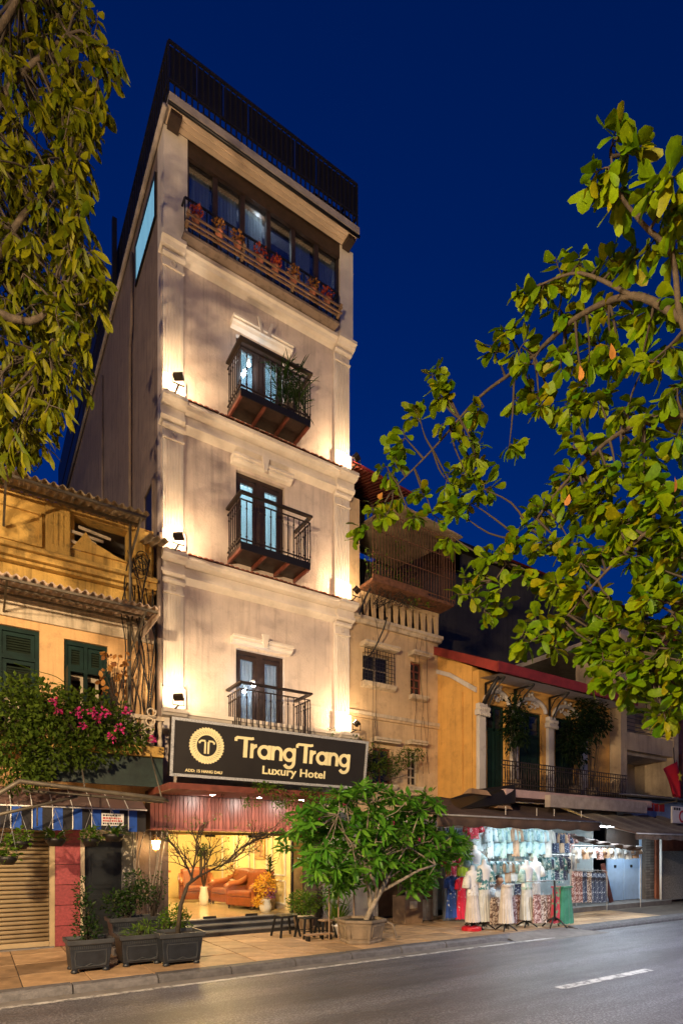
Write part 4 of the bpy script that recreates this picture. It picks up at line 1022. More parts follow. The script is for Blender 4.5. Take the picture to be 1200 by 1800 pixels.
# balcony
m_pinkslab = plaster('pale_pink_slab', (.48,.34,.33), (.16,.12,.12), .4, .3, .2)
MB().box(9.7, YX1+.6, 8.45, YF-.003, 2.80, 2.97).build('balcony_slab', m_pinkslab, yh)
MB().box(11.0, YX1+.1, 8.30, 8.448, 2.62, 2.90).build('slab_beam', m_slate, yh)
ry = 8.62; r_ = MB()
for z in (3.02,3.12,3.52,3.62): r_.bar((9.75,ry,z),(14.6,ry,z),.022)
rr_ = r_.build('balcony_rail', m_iron, yh); q = None
for i in range(62):
    if q is None: q = MB().box(-.007,.007,-.007,.007,3.02,3.62).build('rail_bar', m_iron, rr_, local=True); o = q
    else: o = inst(q, rr_)
    o.location = Vector((9.78+i*.078, ry, 0)) - wloc(rr_)
m = MB()
for i in range(31):
    cx = 9.82+i*.156; m.tube([(cx+.06*math.cos(t*.7),ry,3.32+.15*math.sin(t*.7)) for t in range(10)], .007, 5)
tag(m.build('scrollwork', m_iron, rr_, True), kind='stuff')
# ------------------------------------------------------------------ pale house further right
PX0, PX1 = 14.95, 18.0
ph = thing('pale_house', 'pale plaster house with two balconies half hidden by dark leaves', 'house', (PX0, YF, 0))
MB().wall(PX0, PX1, 2.5, 7.5, YF+.9, .2, [(15.2,15.85,3.0,4.3),(16.1,17.2,3.0,4.3),(15.3,17.3,5.0,6.4)]).build('wall', m_palehouse, ph)
for x0, x1 in ((PX0,15.25),(17.72,PX1)): MB().box(x0,x1,YF-.3,YF+.898,2.5,7.6).build('pillar', m_palehouse, ph)
MB().box(15.252,17.718,YF-.28,YF+.898,4.45,4.95).build('balcony_parapet', m_palehouse, ph); MB().box(15.252,17.718,YF-.1,YF+.898,4.36,4.448).build('balcony_soffit', m_slate, ph)
for k in range(6): MB().bar((15.26,YF-.26,5.02+k*.11),(17.71,YF-.26,5.02+k*.11),.018).build('balcony_rail', m_galv, ph)
for x0,x1,z0,z1 in ((15.2,15.85,3.0,4.3),(16.1,17.2,3.0,4.3),(15.3,17.3,5.0,6.4)): grid_window(x0,x1,z0,z1,2,1,ph,YF+1.0,m_redwood,.06)
MB().box(PX0,PX1,YF-.3,18,7.6,7.75).build('roof', m_slate, ph)
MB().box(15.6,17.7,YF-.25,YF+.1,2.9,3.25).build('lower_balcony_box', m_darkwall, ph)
# next house at the edge of the picture
eh = thing('terracotta_house', 'brownish house at the right edge behind the red flag', 'house', (18.05, YF, 0))
MB().wall(18.05, 26, 0, 8.5, YF+.4, .25, [(18.5,19.6,3.2,4.8),(18.5,19.6,5.6,7.0)]).build('wall', m_terracotta, eh)
for z0,z1 in ((3.2,4.8),(5.6,7.0)): grid_window(18.5,19.6,z0,z1,2,2,eh,YF+.55,m_black,.05)
MB().box(18.05,26,YF+.2,18,8.5,8.7).build('roof', m_redroof, eh)
# tall dark block behind
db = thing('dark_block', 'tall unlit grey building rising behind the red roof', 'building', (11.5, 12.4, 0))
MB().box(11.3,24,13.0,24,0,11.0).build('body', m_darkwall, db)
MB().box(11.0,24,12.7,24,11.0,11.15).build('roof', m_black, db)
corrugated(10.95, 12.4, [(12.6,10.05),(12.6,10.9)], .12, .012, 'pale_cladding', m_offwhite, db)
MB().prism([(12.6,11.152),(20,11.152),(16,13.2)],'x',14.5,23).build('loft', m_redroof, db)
# ================================================================== CLOTHES STALLS
m_canvas = basic('brown_canvas', (.10,.065,.05), .85, var=.3, scale=3, bs=.2, bscale=25)
m_canvas2 = pattern('dark_brown_canvas', (.07,.04,.032), (.11,.07,.055), 9, .5)
m_stallwall = basic('stall_white_board', (.62,.68,.70), .7, var=.12)
m_graymetal = basic('grey_ribbed_metal', (.20,.22,.25), .45, .5, var=.25)
m_plywood = basic('worn_plywood', (.30,.19,.11), .7, var=.35, scale=3, rnd=.3)
m_skin = basic('skin', (.42,.24,.16), .55, var=.08); m_hair = basic('black_hair', (.012,.01,.009), .5)
m_cwhite = basic('white_cloth', (.74,.78,.80), .9, var=.06); m_mann = basic('mannequin_white', (.75,.76,.76), .4, var=.03)
G = {
 'blue_white': pattern('pale_blue_print', (.42,.62,.68), (.22,.42,.50), 9, .56), 'mint': pattern('mint_print', (.44,.62,.58), (.22,.40,.38), 10, .58),
 'spot': pattern('spotted_print', (.04,.06,.08), (.62,.76,.80), 18, .22, kind='voronoi'), 'redprint': pattern('red_print_cloth', (.55,.02,.05), (.75,.55,.55), 16, .60),
 'lime': pattern('lime_cloth', (.48,.62,.02), (.56,.68,.05), 4), 'navy': pattern('blue_print_cloth', (.012,.06,.30), (.6,.66,.72), 11, .66),
 'red': pattern('crimson_print_cloth', (.62,.008,.045), (.75,.62,.60), 12, .68), 'lace': pattern('lace_print', (.70,.70,.68), (.38,.36,.34), 20, .6),
 'beige': pattern('beige_cloth', (.62,.57,.52), (.54,.49,.44), 5), 'brown': pattern('brown_zigzag', (.12,.06,.04), (.60,.50,.42), 26, .5),
 'brown2': pattern('pink_brown_print', (.20,.07,.06), (.62,.46,.42), 24, .52), 'grey': pattern('pale_grey_cloth', (.58,.60,.58), (.50,.52,.50), 5),
 'green': pattern('green_cloth', (.02,.15,.085), (.03,.19,.11), 5), 'darkblue': pattern('indigo_print', (.02,.035,.09), (.40,.46,.55), 22, .6),
 'teal': pattern('teal_print', (.05,.20,.22), (.60,.70,.70), 15, .52), 'redstripe': pattern('red_patchwork', (.40,.03,.05), (.12,.28,.14), 8, .55), 'tan': pattern('tan_cloth', (.50,.34,.22), (.42,.27,.17), 6),
}
shop = thing('clothes_stall', 'open shop front with white boards behind the hanging clothes', 'stall', (9.9, 10.0, 0))
MB().box(9.97, 15.0, 11.3, 11.35, 0, 2.75).build('back_board', m_stallwall, shop); MB().box(9.97,10.02,9.52,11.298,0,2.75).build('side_board', m_stallwall, shop)
MB().box(9.97, 18.0, 9.52, 11.3, 2.5, 2.56).build('ceiling_board', m_stallwall, shop)
MB().box(9.97, 18.0, 9.2, 11.3, -.01, .12).build('raised_floor', m_conc, shop)
MB().box(15.0, 15.05, 9.9, 11.298, 0.12, 2.5).build('divider', m_stallwall, shop)
# ribbed metal screen and bag shop on the left
ms = corrugated(8.95, 9.55, [(9.66,.02),(9.66,2.2)], .1, .0, 'metal_screen', m_graymetal, None); bpy.data.objects.remove(ms)
ms = thing('metal_screen', 'grey ribbed metal sheet standing between the bag shop and the dresses', 'screen', (9.2, 9.66, 0))
for k in range(8): MB().box(9.02+k*.072, 9.02+k*.072+.05, 9.63-.0, 9.67, .02, 2.15).build('rib', m_graymetal, ms)
MB().box(9.0, 9.6, 9.672, 9.69, .02, 2.15).build('sheet', m_graymetal, ms)
for (a,b,c,d,nm,lab) in ((8.45,8.93,0,.55,'plywood_panel','pale lower panel of the wooden cupboard'),): pass
cpb = thing('wooden_cupboard', 'tall brown wooden cupboard with a pale lower panel beside the metal screen', 'cupboard', (8.7, 9.95, 0))
MB().box(8.50,8.96,9.98,10.4,.0,1.62).build('carcass', m_plywood, cpb)
for x0 in (8.505,8.735):
    for z0,z1,mm in ((.02,.50,m_creamtrim),(.52,.98,m_plywood),(1.0,1.60,m_plywood)): MB().box(x0,x0+.22,9.955,9.978,z0,z1).build('door_panel', mm, cpb, bevel=.006)
bx = thing('market_box', 'low dark wooden box with a pale label in front of the bag shop', 'box', (8.15, 9.9, 0))
MB().box(7.95,8.46,9.75,10.2,0,.62).build('box_body', m_plywood, bx, bevel=.01); MB().box(8.08,8.3,9.742,9.748,.34,.5).build('label', m_creamtrim, bx)
MB().tube([(8.1,9.9,.62),(8.12,9.9,.74),(8.28,9.9,.74),(8.3,9.9,.62)], .015, 6).build('handle', m_creamtrim, bx, True)
for i,(x,z,w,h,mm) in enumerate(((8.02,.63,.3,.24,m_brownpil),(7.98,1.0,.34,.3,m_terracotta),(8.1,1.42,.32,.26,m_plywood),(8.60,1.64,.36,.26,m_brownpil))):
    t = thing('handbag', ('brown handbag on the low wooden box','reddish handbag hanging above the wooden box','tan handbag hung at the top of the bag shop','dark handbag lying on top of the cupboard')[i], 'bag', (x+w/2,9.95,z), 'handbags in the bag shop')
    MB().prism([(x,z),(x+w,z),(x+w-.03,z+h),(x+.03,z+h)],'y',9.99,10.12).build('bag_body', mm, t, bevel=.02); MB().tube([(x+.07,10.05,z+h),(x+.1,10.05,z+h+.1),(x+w-.1,10.05,z+h+.1),(x+w-.07,10.05,z+h)], .01, 6).build('strap', m_black, t, True)
    if i in (1,2): MB().bar((x+w/2,10.05,z+h+.1),(x+w/2,10.3,z+h+.1),.01).build('hook', m_black, t)
MB().box(7.9,9.72,11.2,11.25,0,2.3).build('bag_shop_wall', m_plywood, bh); MB().box(7.9,9.72,F+.25,11.2,2.2,2.3).build('bag_shop_ceiling', m_darkwood, bh)

# garments -------------------------------------------------------------
def cloth_rings(mb, cx, cy, z0, z1, prof, dep, folds, amp, n=36, lv=9, ph=0):
    vs = []; fs = []
    for j in range(lv+1):
        t = j/lv; z = z1 + (z0-z1)*t
        k = t*(len(prof)-1); i0 = min(int(k), len(prof)-2); w = prof[i0] + (prof[i0+1]-prof[i0])*(k-i0)
        for i in range(n):
            a = 2*math.pi*i/n; am = amp*(.25+.75*t); d = dep*(.6+.4*t)
            vs.append((cx + w/2*math.cos(a)*(1+.3*am*math.sin(folds*a+ph)), cy + d/2*math.sin(a)*(1+am*math.sin(folds*a*1.0+ph+.6*math.sin(3*t))) + am*.03*math.sin(folds*1.7*math.cos(a)*2+ph), z + (.012*math.sin(folds*a) if j == lv else 0)))
    for j in range(lv):
        for i in range(n):
            i2 = (i+1)%n; fs.append((j*n+i, j*n+i2, (j+1)*n+i2, (j+1)*n+i))
    fs.append(tuple(range(n)))
    mb.add(vs, fs)
def garment(label, px0, px1, yt, yb, Y, mat, kind, group, cat=None):
    A = at(px0, yt, Y); B = at(px1, yb, Y); w = (B.x-A.x); z1 = (A.z + ZA(px1, yt, Y))/2; z0 = (B.z + ZA(px0, yb, Y))/2; cx = (A.x+B.x)/2
    z0 = max(z0, .06)
    ph = random.random()*6
    m = {'skirt': 'skirt', 'dress': 'dress', 'shirt': 'shirt', 'trousers': 'trousers'}[kind]
    t = thing(m, label, cat or m, (cx, Y, z0), group)
    b = MB()
    if kind == 'skirt': cloth_rings(b, cx, Y, z0, z1, [w*.62,w*.75,w*.9,w], .16, 11, .22, 48, 9, ph); b.build('cloth', mat, t, True); MB().box(cx-w*.32,cx+w*.32,Y-.055,Y+.055,z1-.005,z1+.03).build('waistband', mat, t)
    elif kind == 'trousers':
        for s in (-1,1):
            l = MB(); cloth_rings(l, cx+s*w*.25, Y, z0, z1-.12, [w*.5,w*.5,w*.52], .07, 5, .25, 24, 7, ph); l.build('trouser_leg', mat, t, True)
        cloth_rings(b, cx, Y, z1-.14, z1, [w*.8,w*.95,w], .08, 7, .1, 24, 3, ph); b.build('waist', mat, t, True)
    else:
        prof = [w*.32,w*.62,w*.66,w*.62,w*.70] if kind == 'shirt' else [w*.32,w*.72,w*.66,w*.78,w*.92,w]
        cloth_rings(b, cx, Y, z0, z1, prof, .12 if kind == 'shirt' else .16, 7 if kind == 'shirt' else 9, .14, 40, 12, ph); b.build('cloth', mat, t, True)
        h = z1-z0; sh_ = min(h*.45, .34) if kind == 'shirt' else min(h*.25,.22)
        for s in (-1,1):
            l = MB(); l.tube([(cx+s*w*.24,Y,z1-.06*h),(cx+s*w*.42,Y-.01,z1-.2*sh_-.05*h),(cx+s*w*.48,Y-.02,z1-.05*h-sh_)], [.05,.065,.07], 8); l.build('sleeve', mat, t, True)
    hk = MB(); hk.tube([(cx-w*.2,Y,z1-.01),(cx,Y,z1+.03),(cx+w*.2,Y,z1-.01)], .006, 5); hk.tube([(cx,Y,z1+.03),(cx,Y,z1+.09)], .004, 5); hk.build('hanger', m_steel, t)
    return t
# top row of pale shirts
cols_ = ['spot','blue_white','mint','blue_white','tan','mint','blue_white','mint','blue_white','grey']
ords = ['first','second','third','fourth','fifth','sixth','seventh','eighth','ninth','last']
for i in range(10):
    x0 = 852 + i*11.3
    garment(ords[i]+' shirt from the left in the high row of pale shirts', x0, x0+17, 1453-1+i*.6, 1497+random.uniform(0,12), 8.95+.02*(i%2), G[cols_[i]], 'shirt', 'pale shirts in the high row')
garment('red printed top hanging at the left end of the high row', 816, 846, 1451, 1474, 9.0, G['redprint'], 'shirt', 'pale shirts in the high row')
garment('white top with dark dots under the red top', 828, 852, 1468, 1496, 9.05, G['spot'], 'shirt', 'pale shirts in the high row')
rl = thing('clothes_rail', 'steel rail carrying the high row of pale shirts', 'rail', (10.5, 8.95, 2.2))
MB().tube([at(808,1444,8.96), at(972,1449,8.96)], .012, 8).build('rail_tube', m_steel, rl, True)
for px in (812, 968): p = at(px,1446,8.96); MB().tube([p,(p.x,p.y,2.5)], .006, 6).build('rail_hanger', m_steel, rl)
# second row: bundled white tops
for i in range(7):
    x0 = 845+i*13.5; garment(ords[i]+' crumpled white top from the left in the second row', x0, x0+20, 1490+random.uniform(-2,3), 1513, 9.15, [m_cwhite,G['blue_white']][i%2], 'shirt', 'white tops in the second row')
garment('red printed blouse above the blue dress', 779, 806, 1506, 1541, 9.35, G['redprint'], 'shirt', 'dresses at the left of the stall')
garment('lime yellow dress hanging beside the red blouse', 803, 823, 1488, 1540, 9.4, G['lime'], 'dress', 'dresses at the left of the stall')
garment('blue printed long dress at the left of the stall', 783, 803, 1540, 1613, 9.2, G['navy'], 'dress', 'dresses at the left of the stall')
garment('crimson long dress with pale print', 801, 821, 1542, 1615, 9.15, G['red'], 'dress', 'dresses at the left of the stall')
for i in range(9): garment(ords[i]+' hanging blouse from the left in the row behind the mannequins', 838+i*11, 856+i*11, 1514+i*.4, 1550+random.uniform(-3,8), 9.38, [G['mint'],m_cwhite,G['teal'],G['blue_white'],G['tan'],m_cwhite,G['mint'],G['lace'],G['teal']][i], 'shirt', 'blouses behind the mannequins')
for i in range(5): garment(ords[i]+' long skirt from the left low behind the mannequins', 850+i*17, 870+i*17, 1556, 1606+random.uniform(-3,4), 9.0, [G['beige'],G['brown2'],G['grey'],G['darkblue'],G['brown']][i], 'skirt', 'long skirts behind the mannequins')
for i in range(4): garment(ords[i]+' dark shirt from the left in the shaded corner between the stalls', 968+i*9, 984+i*9, 1464+i*.5, 1499, 9.7, [G['darkblue'],G['tan'],G['darkblue'],G['brown2']][i], 'shirt', 'dark shirts between the stalls')
# mannequins
def skirt_only(t, x, y, h, skirt, wt):
    b = MB(); cloth_rings(b, x, y, .16, h, [wt*.75,wt*.9,wt*1.0,wt*1.05], .26, 15, .22, 60, 10); b.build('skirt', skirt, t, True)
    MB().lathe([(wt*.3,-.02),(wt*.3,.03),(.01,.035)], (x,y,h), 14).build('waistband', skirt, t, True); return t
def mannequin(px, yb, Y, h_bust, label, top=None, skirt=None, wt=.36):
    g = at(px, yb, Y); g.z = 0; x, y = g.x, g.y
    t = thing('mannequin', label, 'mannequin', (x,y,0), 'dressed mannequins on stands')
    MB().lathe([(.016,.05),(.016,h_bust)], (x,y,0), 8).build('pole', m_black, t, True)
    b = MB()
    for k in range(4): a = k*math.pi/2+.5; b.tube([(x,y,.14),(x+.1*math.cos(a),y+.1*math.sin(a),.10),(x+.22*math.cos(a),y+.22*math.sin(a),.015)], [.02,.018,.014], 6)
    b.build('stand_foot', m_black, t, True)
    if not top: return skirt_only(t, x, y, h_bust, skirt, wt)
    bu = MB(); pr = [(.115,0),(.10,.10),(.125,.24),(.14,.34),(.13,.42),(.05,.46),(.045,.53),(.03,.56)]
    vs=[];fs=[];n=16
    for r_,z_ in pr:
        for k in range(n): a=2*math.pi*k/n; vs.append((x+r_*1.25*math.cos(a),y+r_*.75*math.sin(a),h_bust+z_-.1))
    for i in range(len(pr)-1):
        for k in range(n): fs.append((i*n+k,i*n+(k+1)%n,(i+1)*n+(k+1)%n,(i+1)*n+k))
    fs.append(tuple((len(pr)-1)*n+k for k in range(n))); bu.add(vs,fs).build('bust', m_mann, t, True)
    if top:
        b = MB(); cloth_rings(b, x, y, h_bust-.16, h_bust+.33, [wt*.5,wt*.95,wt*.92,wt*.85,wt*.95], .19, 7, .08, 36, 9); to = b.build('top', top, t, True)
        for s in (-1,1): MB().tube([(x+s*wt*.38,y,h_bust+.26),(x+s*wt*.6,y-.02,h_bust+.16),(x+s*wt*.72,y-.03,h_bust+.0)], [.06,.08,.085], 9).build('sleeve', top, to, True)
    if skirt:
        b = MB(); cloth_rings(b, x, y, .16, h_bust-.02, [wt*.75,wt*.9,wt*.97,wt*1.0], .26, 15, .22, 60, 10); b.build('skirt', skirt, t, True)
    return t
mannequin(834, 1628, 8.75, 1.28, 'mannequin in a pale blue tee above the lace blouse', G['blue_white'], None, .40)
mannequin(830, 1630, 8.35, .86, 'mannequin in a lace blouse and beige skirt with red base', G['lace'], G['beige'], .30)
mannequin(850, 1628, 8.3, .98, 'mannequin in a grey blue top and pale skirt', G['teal'], G['grey'], .30)
mannequin(889, 1640, 7.85, .90, 'headless stand with a long white pleated skirt', None, G['beige'], .30)
mannequin(925, 1634, 8.0, .96, 'headless stand with a long pale grey pleated dress', G['mint'], G['grey'], .29)
mannequin(940, 1620, 8.7, 1.02, 'mannequin in a white top behind the patterned trousers', m_cwhite, G['beige'], .30)
rb_ = MB().lathe([(.2,0),(.2,.06),(.17,.08)], tuple(at(828,1630,8.3).xy)+(0,), 16).build('red_base', basic('red_plastic', (.5,.01,.02), .4)); tag(rb_, 'round red plastic base under the lace blouse mannequin', 'base')
for i,(a,b,yt,yb,Y,mm,lab) in enumerate(((861,878,1577,1624,8.15,'brown','pale zigzag trousers beside the seated man'),(899,919,1573,1622,8.15,'brown2','brown zigzag trousers between the two pleated skirts'),(936,950,1572,1622,7.8,'brown2','leftmost trousers on the tripod rack'),(947,961,1573,1622,7.8,'brown','middle trousers on the tripod rack'),(958,973,1573,1622,7.8,'brown2','rightmost trousers on the tripod rack'))):
    garment(lab, a, b, yt, yb, Y, G[mm], 'trousers', 'printed trousers at the front of the stall')
garment('red patterned skirt next to the green skirt', 968, 987, 1560, 1622, 7.72, G['redstripe'], 'skirt', 'skirts on the tripod rack')
garment('long green pleated skirt at the right end of the rack', 981, 1006, 1560, 1624, 7.65, G['green'], 'skirt', 'skirts on the tripod rack')
tr = at(974, 1636, 7.62); tr.z = 0
rk = thing('tripod_rack', 'black tripod stand under the red and green skirts', 'rack', tr)
b = MB(); b.tube([(tr.x,tr.y,.2),(tr.x,tr.y,1.0)], .02, 8); b.build('pole', m_black, rk, True)
for k in range(4): a = k*math.pi/2+.3; MB().tube([(tr.x,tr.y,.22),(tr.x+.12*math.cos(a),tr.y+.12*math.sin(a),.16),(tr.x+.26*math.cos(a),tr.y+.26*math.sin(a),.015)], [.022,.02,.015], 6).build('leg', m_black, rk, True)
MB().tube([(tr.x-.75,tr.y+.12,.99),(tr.x+.3,tr.y-.02,.99)], .012, 8).build('cross_bar', m_steel, rk, True)
# shirts on the side rack
for i in range(8): garment(ords[i]+' shirt from the left on the teal shirt rack', 932+i*7, 950+i*7, 1503+i*.6, 1548+random.uniform(-3,6), 9.3+.0*i, [G['mint'],G['teal'],G['teal'],G['blue_white'],G['teal'],G['darkblue'],G['teal'],G['darkblue']][i], 'shirt', 'shirts on the teal rack')
garment('navy shirt hanging at the end of the teal rack', 983, 1000, 1502, 1535, 9.4, G['darkblue'], 'shirt', 'shirts on the teal rack'); garment('white shirt hanging before the second stall', 997, 1012, 1500, 1535, 9.4, m_cwhite, 'shirt', 'shirts on the teal rack')
for i in range(7): garment(ords[i]+' garment from the left on the indigo trouser rack', 1004+i*8, 1016+i*8, 1531+i*.4, 1586, 9.0-.0*i, [G['brown2'],G['brown2'],G['darkblue'],G['brown'],G['darkblue'],G['darkblue'],G['darkblue']][i], 'trousers', 'trousers on the indigo rack')
for i in range(9): garment(ords[i]+' small top from the left under the far awning', 1008+i*12.5, 1024+i*12.5, 1491+i*.3, 1508+random.uniform(-1,4), 9.1, [m_cwhite,G['tan'],m_cwhite,G['brown2'],G['tan'],m_cwhite,G['grey'],m_cwhite,G['tan']][i], 'shirt', 'small tops under the far awning')
for nm, pa, pb, lab in (('clothes_rail',(928,1500,9.35),(1012,1504,9.35),'rail of the teal shirt rack'),('clothes_rail',(1002,1528,9.0),(1066,1531,9.0),'rail of the indigo trouser rack'),('clothes_rail',(1004,1486,9.1),(1125,1488,9.1),'rail under the far awning')):
    A, B = at(*pa), at(*pb); t = thing(nm, lab, 'rail', (A.x,A.y,0)); MB().tube([A,B], .012, 8).build('rail_tube', m_steel, t)
    for q in (A,B): MB().tube([q,(q.x,q.y,.12 if q.y > 9.2 else .0)], .012, 8).build('upright', m_steel, t)
# hats in stacks on a shelf
shf = thing('display_shelf', 'white display shelf with folded clothes and hats at the back of the stall', 'shelf', (11.0, 10.2, .12))
for z in (.6,.85,1.1,1.35,1.6): MB().box(10.2,12.6,10.0,10.4,z-.02,z).build('shelf_board', m_stallwall, shf)
for x in (10.2,11.0,11.8,12.58): MB().box(x,x+.02,9.995,10.4,.12,1.61).build('upright', m_stallwall, shf)
hm = [G['mint'], G['tan'], G['tan'], basic('crimson_felt',(.32,.01,.06),.8), G['tan'], basic('green_felt',(.02,.18,.03),.8), G['tan'], G['tan']]
hn = ['mint patterned','pale straw','cream straw','crimson','light tan','bright green','small tan','brown straw']
for i in range(8):
    x = 11.95 if i % 2 == 0 else 12.3; z = (1.36,1.11,.86,.61)[i//2]; z = z if True else 0
    t = thing('hat', hn[i]+' hat on the display shelf', 'hat', (x,10.1,z), 'hats on the display shelf')
    MB().lathe([(.17,0),(.16,.012),(.09,.02),(.088,.10),(.06,.125),(.01,.13)], (x,10.1,z), 18).build('crown', hm[i], t, True)
    MB().lathe([(.0915,.022),(.0915,.045)], (x,10.1,z), 18).build('band', m_black, t, True)
for i in range(12):
    x = 10.3+(i%4)*.38; z = (.601,.851,1.101)[i//4]; h = .0
    t = thing('folded_pile', ('left','middle left','middle right','right')[i%4]+' pile of folded cloth on the '+('lowest','middle','upper')[i//4]+' shelf board', 'folded clothes', (x,10.15,z), 'piles of folded clothes')
    for k in range(3): MB().box(x-.0,x+.3-.02*k,10.02+.01*k,10.32,z+.06*k,z+.055+.06*k).build('folded_cloth', [m_cwhite,G['blue_white'],G['mint'],G['teal'],m_cwhite][(i+k)%5], t, bevel=.015)
# seated man ------------------------------------------------------------
hp = at(876, 1545, 8.75); X0, Y0 = hp.x, hp.y
per = thing('person', 'seated dark haired person in a white shirt among the skirts', 'person', (X0, Y0, 0))
V = [(0,.06,.34),(0,.08,.52),(0,.07,.70),(0,.05,.80),(0,.03,.86),
     (-.17,.05,.75),(-.22,-.02,.52),(-.14,-.22,.44),(-.10,-.29,.44), (.17,.05,.75),(.22,-.02,.52),(.14,-.22,.44),(.10,-.29,.44),
     (-.10,.03,.32),(-.14,-.34,.36),(-.14,-.30,.06),(-.14,-.42,.04), (.10,.03,.32),(.14,-.34,.36),(.14,-.30,.06),(.14,-.42,.04)]
RR = [.13,.14,.15,.07,.055, .065,.045,.035,.03, .065,.045,.035,.03, .09,.065,.045,.04, .09,.065,.045,.04]
E = [(0,1),(1,2),(2,3),(3,4),(2,5),(5,6),(6,7),(7,8),(2,9),(9,10),(10,11),(11,12),(0,13),(13,14),(14,15),(15,16),(0,17),(17,18),(18,19),(19,20)]
for s, hw in ((-1,8),(1,12)):
    bx_, by_, bz_ = V[hw]
    for k, (dx, L) in enumerate(((-.028,.07),(-.010,.08),(.010,.076),(.027,.06),(-s*.045,.05))):
        i0 = len(V); V += [(bx_+dx, by_-.045, bz_-.002),(bx_+dx*1.1, by_-.045-L*.6, bz_-.02),(bx_+dx*1.1, by_-.045-L, bz_-.045)]; RR += [.009,.0085,.007]; E += [(hw,i0),(i0,i0+1),(i0+1,i0+2)]
me = bpy.data.meshes.new('sk'); me.from_pydata(V, E, []); so = bpy.data.objects.new('sk', me); col.objects.link(so)
sm_ = so.modifiers.new('s','SKIN')
for i, r_ in enumerate(RR): me.skin_vertices[0].data[i].radius = (r_*(1.15 if i < 3 else 1), r_*(.85 if i < 3 else 1))
me.skin_vertices[0].data[0].use_root = True
so.modifiers.new('u','SUBSURF').levels = 1
bpy.context.view_layer.update(); ev_ = so.evaluated_get(bpy.context.evaluated_depsgraph_get()); em = ev_.to_mesh()
B = MB(); B.add([(v.co.x+X0, v.co.y+Y0, v.co.z) for v in em.vertices], [tuple(p_.vertices) for p_ in em.polygons]); ev_.to_mesh_clear(); bpy.data.objects.remove(so)
# head with face, tilted down
hc = Vector((X0, Y0-.01, .965)); vs=[];fs=[];nn=16;mm=12
for j in range(mm+1):
    ph_ = math.pi*j/mm
    for i in range(nn):
        th = 2*math.pi*i/nn; x = .075*math.sin(ph_)*math.cos(th); y = .095*math.sin(ph_)*math.sin(th); z = .115*math.cos(ph_)
        if z < 0: x *= 1+z*2.2; y *= 1+z*1.2
        if y < -.07 and -.03 < z < .01 and abs(x) < .03: y -= .022
        vs.append(hc+Vector((x,y,z)))
for j in range(mm):
    for i in range(nn): fs.append((j*nn+i,(j+1)*nn+i,(j+1)*nn+(i+1)%nn,j*nn+(i+1)%nn))
B.add(vs,fs)
for s in (-1,1): B.lathe([(.004,-.03),(.016,-.01),(.018,.015),(.004,.03)], hc+Vector((s*.076,.01,-.005)), 7)
body = B.build('body', m_skin, per, True)
hb = MB(); vs=[];fs=[]
for j in range(8):
    ph_ = math.pi*.56*j/7
    for i in range(nn):
        th = 2*math.pi*i/nn; cut = 1.0
        p_ = ph_*(1.0 if math.sin(th) > -.3 else .62); vs.append(hc+Vector((.084*math.sin(p_)*math.cos(th), .104*math.sin(p_)*math.sin(th)+.006, .124*math.cos(p_)+.004)))
for j in range(7):
    for i in range(nn): fs.append((j*nn+i,(j+1)*nn+i,(j+1)*nn+(i+1)%nn,j*nn+(i+1)%nn))
hb.add(vs,fs).build('hair', m_hair, per, True)
for s in (-1,1):
    MB().lathe([(.002,-.008),(.012,0),(.002,.008)], hc+Vector((s*.032,-.088,.012)), 7).build('eye', m_hair, per)
MB().box(hc.x-.024,hc.x+.024,hc.y-.088,hc.y-.080,hc.z-.062,hc.z-.054).build('mouth', m_terracotta, per)
s_ = MB(); cloth_rings(s_, X0, Y0+.07, .30, .80, [.16,.46,.44,.42,.44], .34, 5, .05, 32, 9); shirt = s_.build('white_shirt', m_cwhite, per, True)
for s in (-1,1): MB().tube([(X0+s*.17,Y0+.05,.765),(X0+s*.215,Y0+.02,.66),(X0+s*.225,Y0-.0,.54)], [.085,.08,.075], 10).build('sleeve', m_cwhite, shirt, True)
MB().tube([(X0-.12,Y0+.03,.30),(X0-.14,Y0-.36,.37),(X0-.14,Y0-.31,.08)], [.12,.09,.07], 10).build('trouser_leg', m_darkwood, per, True); MB().tube([(X0+.12,Y0+.03,.30),(X0+.14,Y0-.36,.37),(X0+.14,Y0-.31,.08)], [.12,.09,.07], 10).build('trouser_leg', m_darkwood, per, True)
stl = thing('low_stool', 'low plastic stool under the seated person', 'stool', (X0,Y0+.06,0)); MB().box(X0-.16,X0+.16,Y0-.1,Y0+.22,.16,.205).build('seat', MATS['red_plastic'], stl, bevel=.02)
for a in (-.13,.13):
    for b_ in (-.07,.19): MB().bar((X0+a,Y0+b_,0),(X0+a*.8,Y0+b_,.16),.03).build('leg', MATS['red_plastic'], stl)
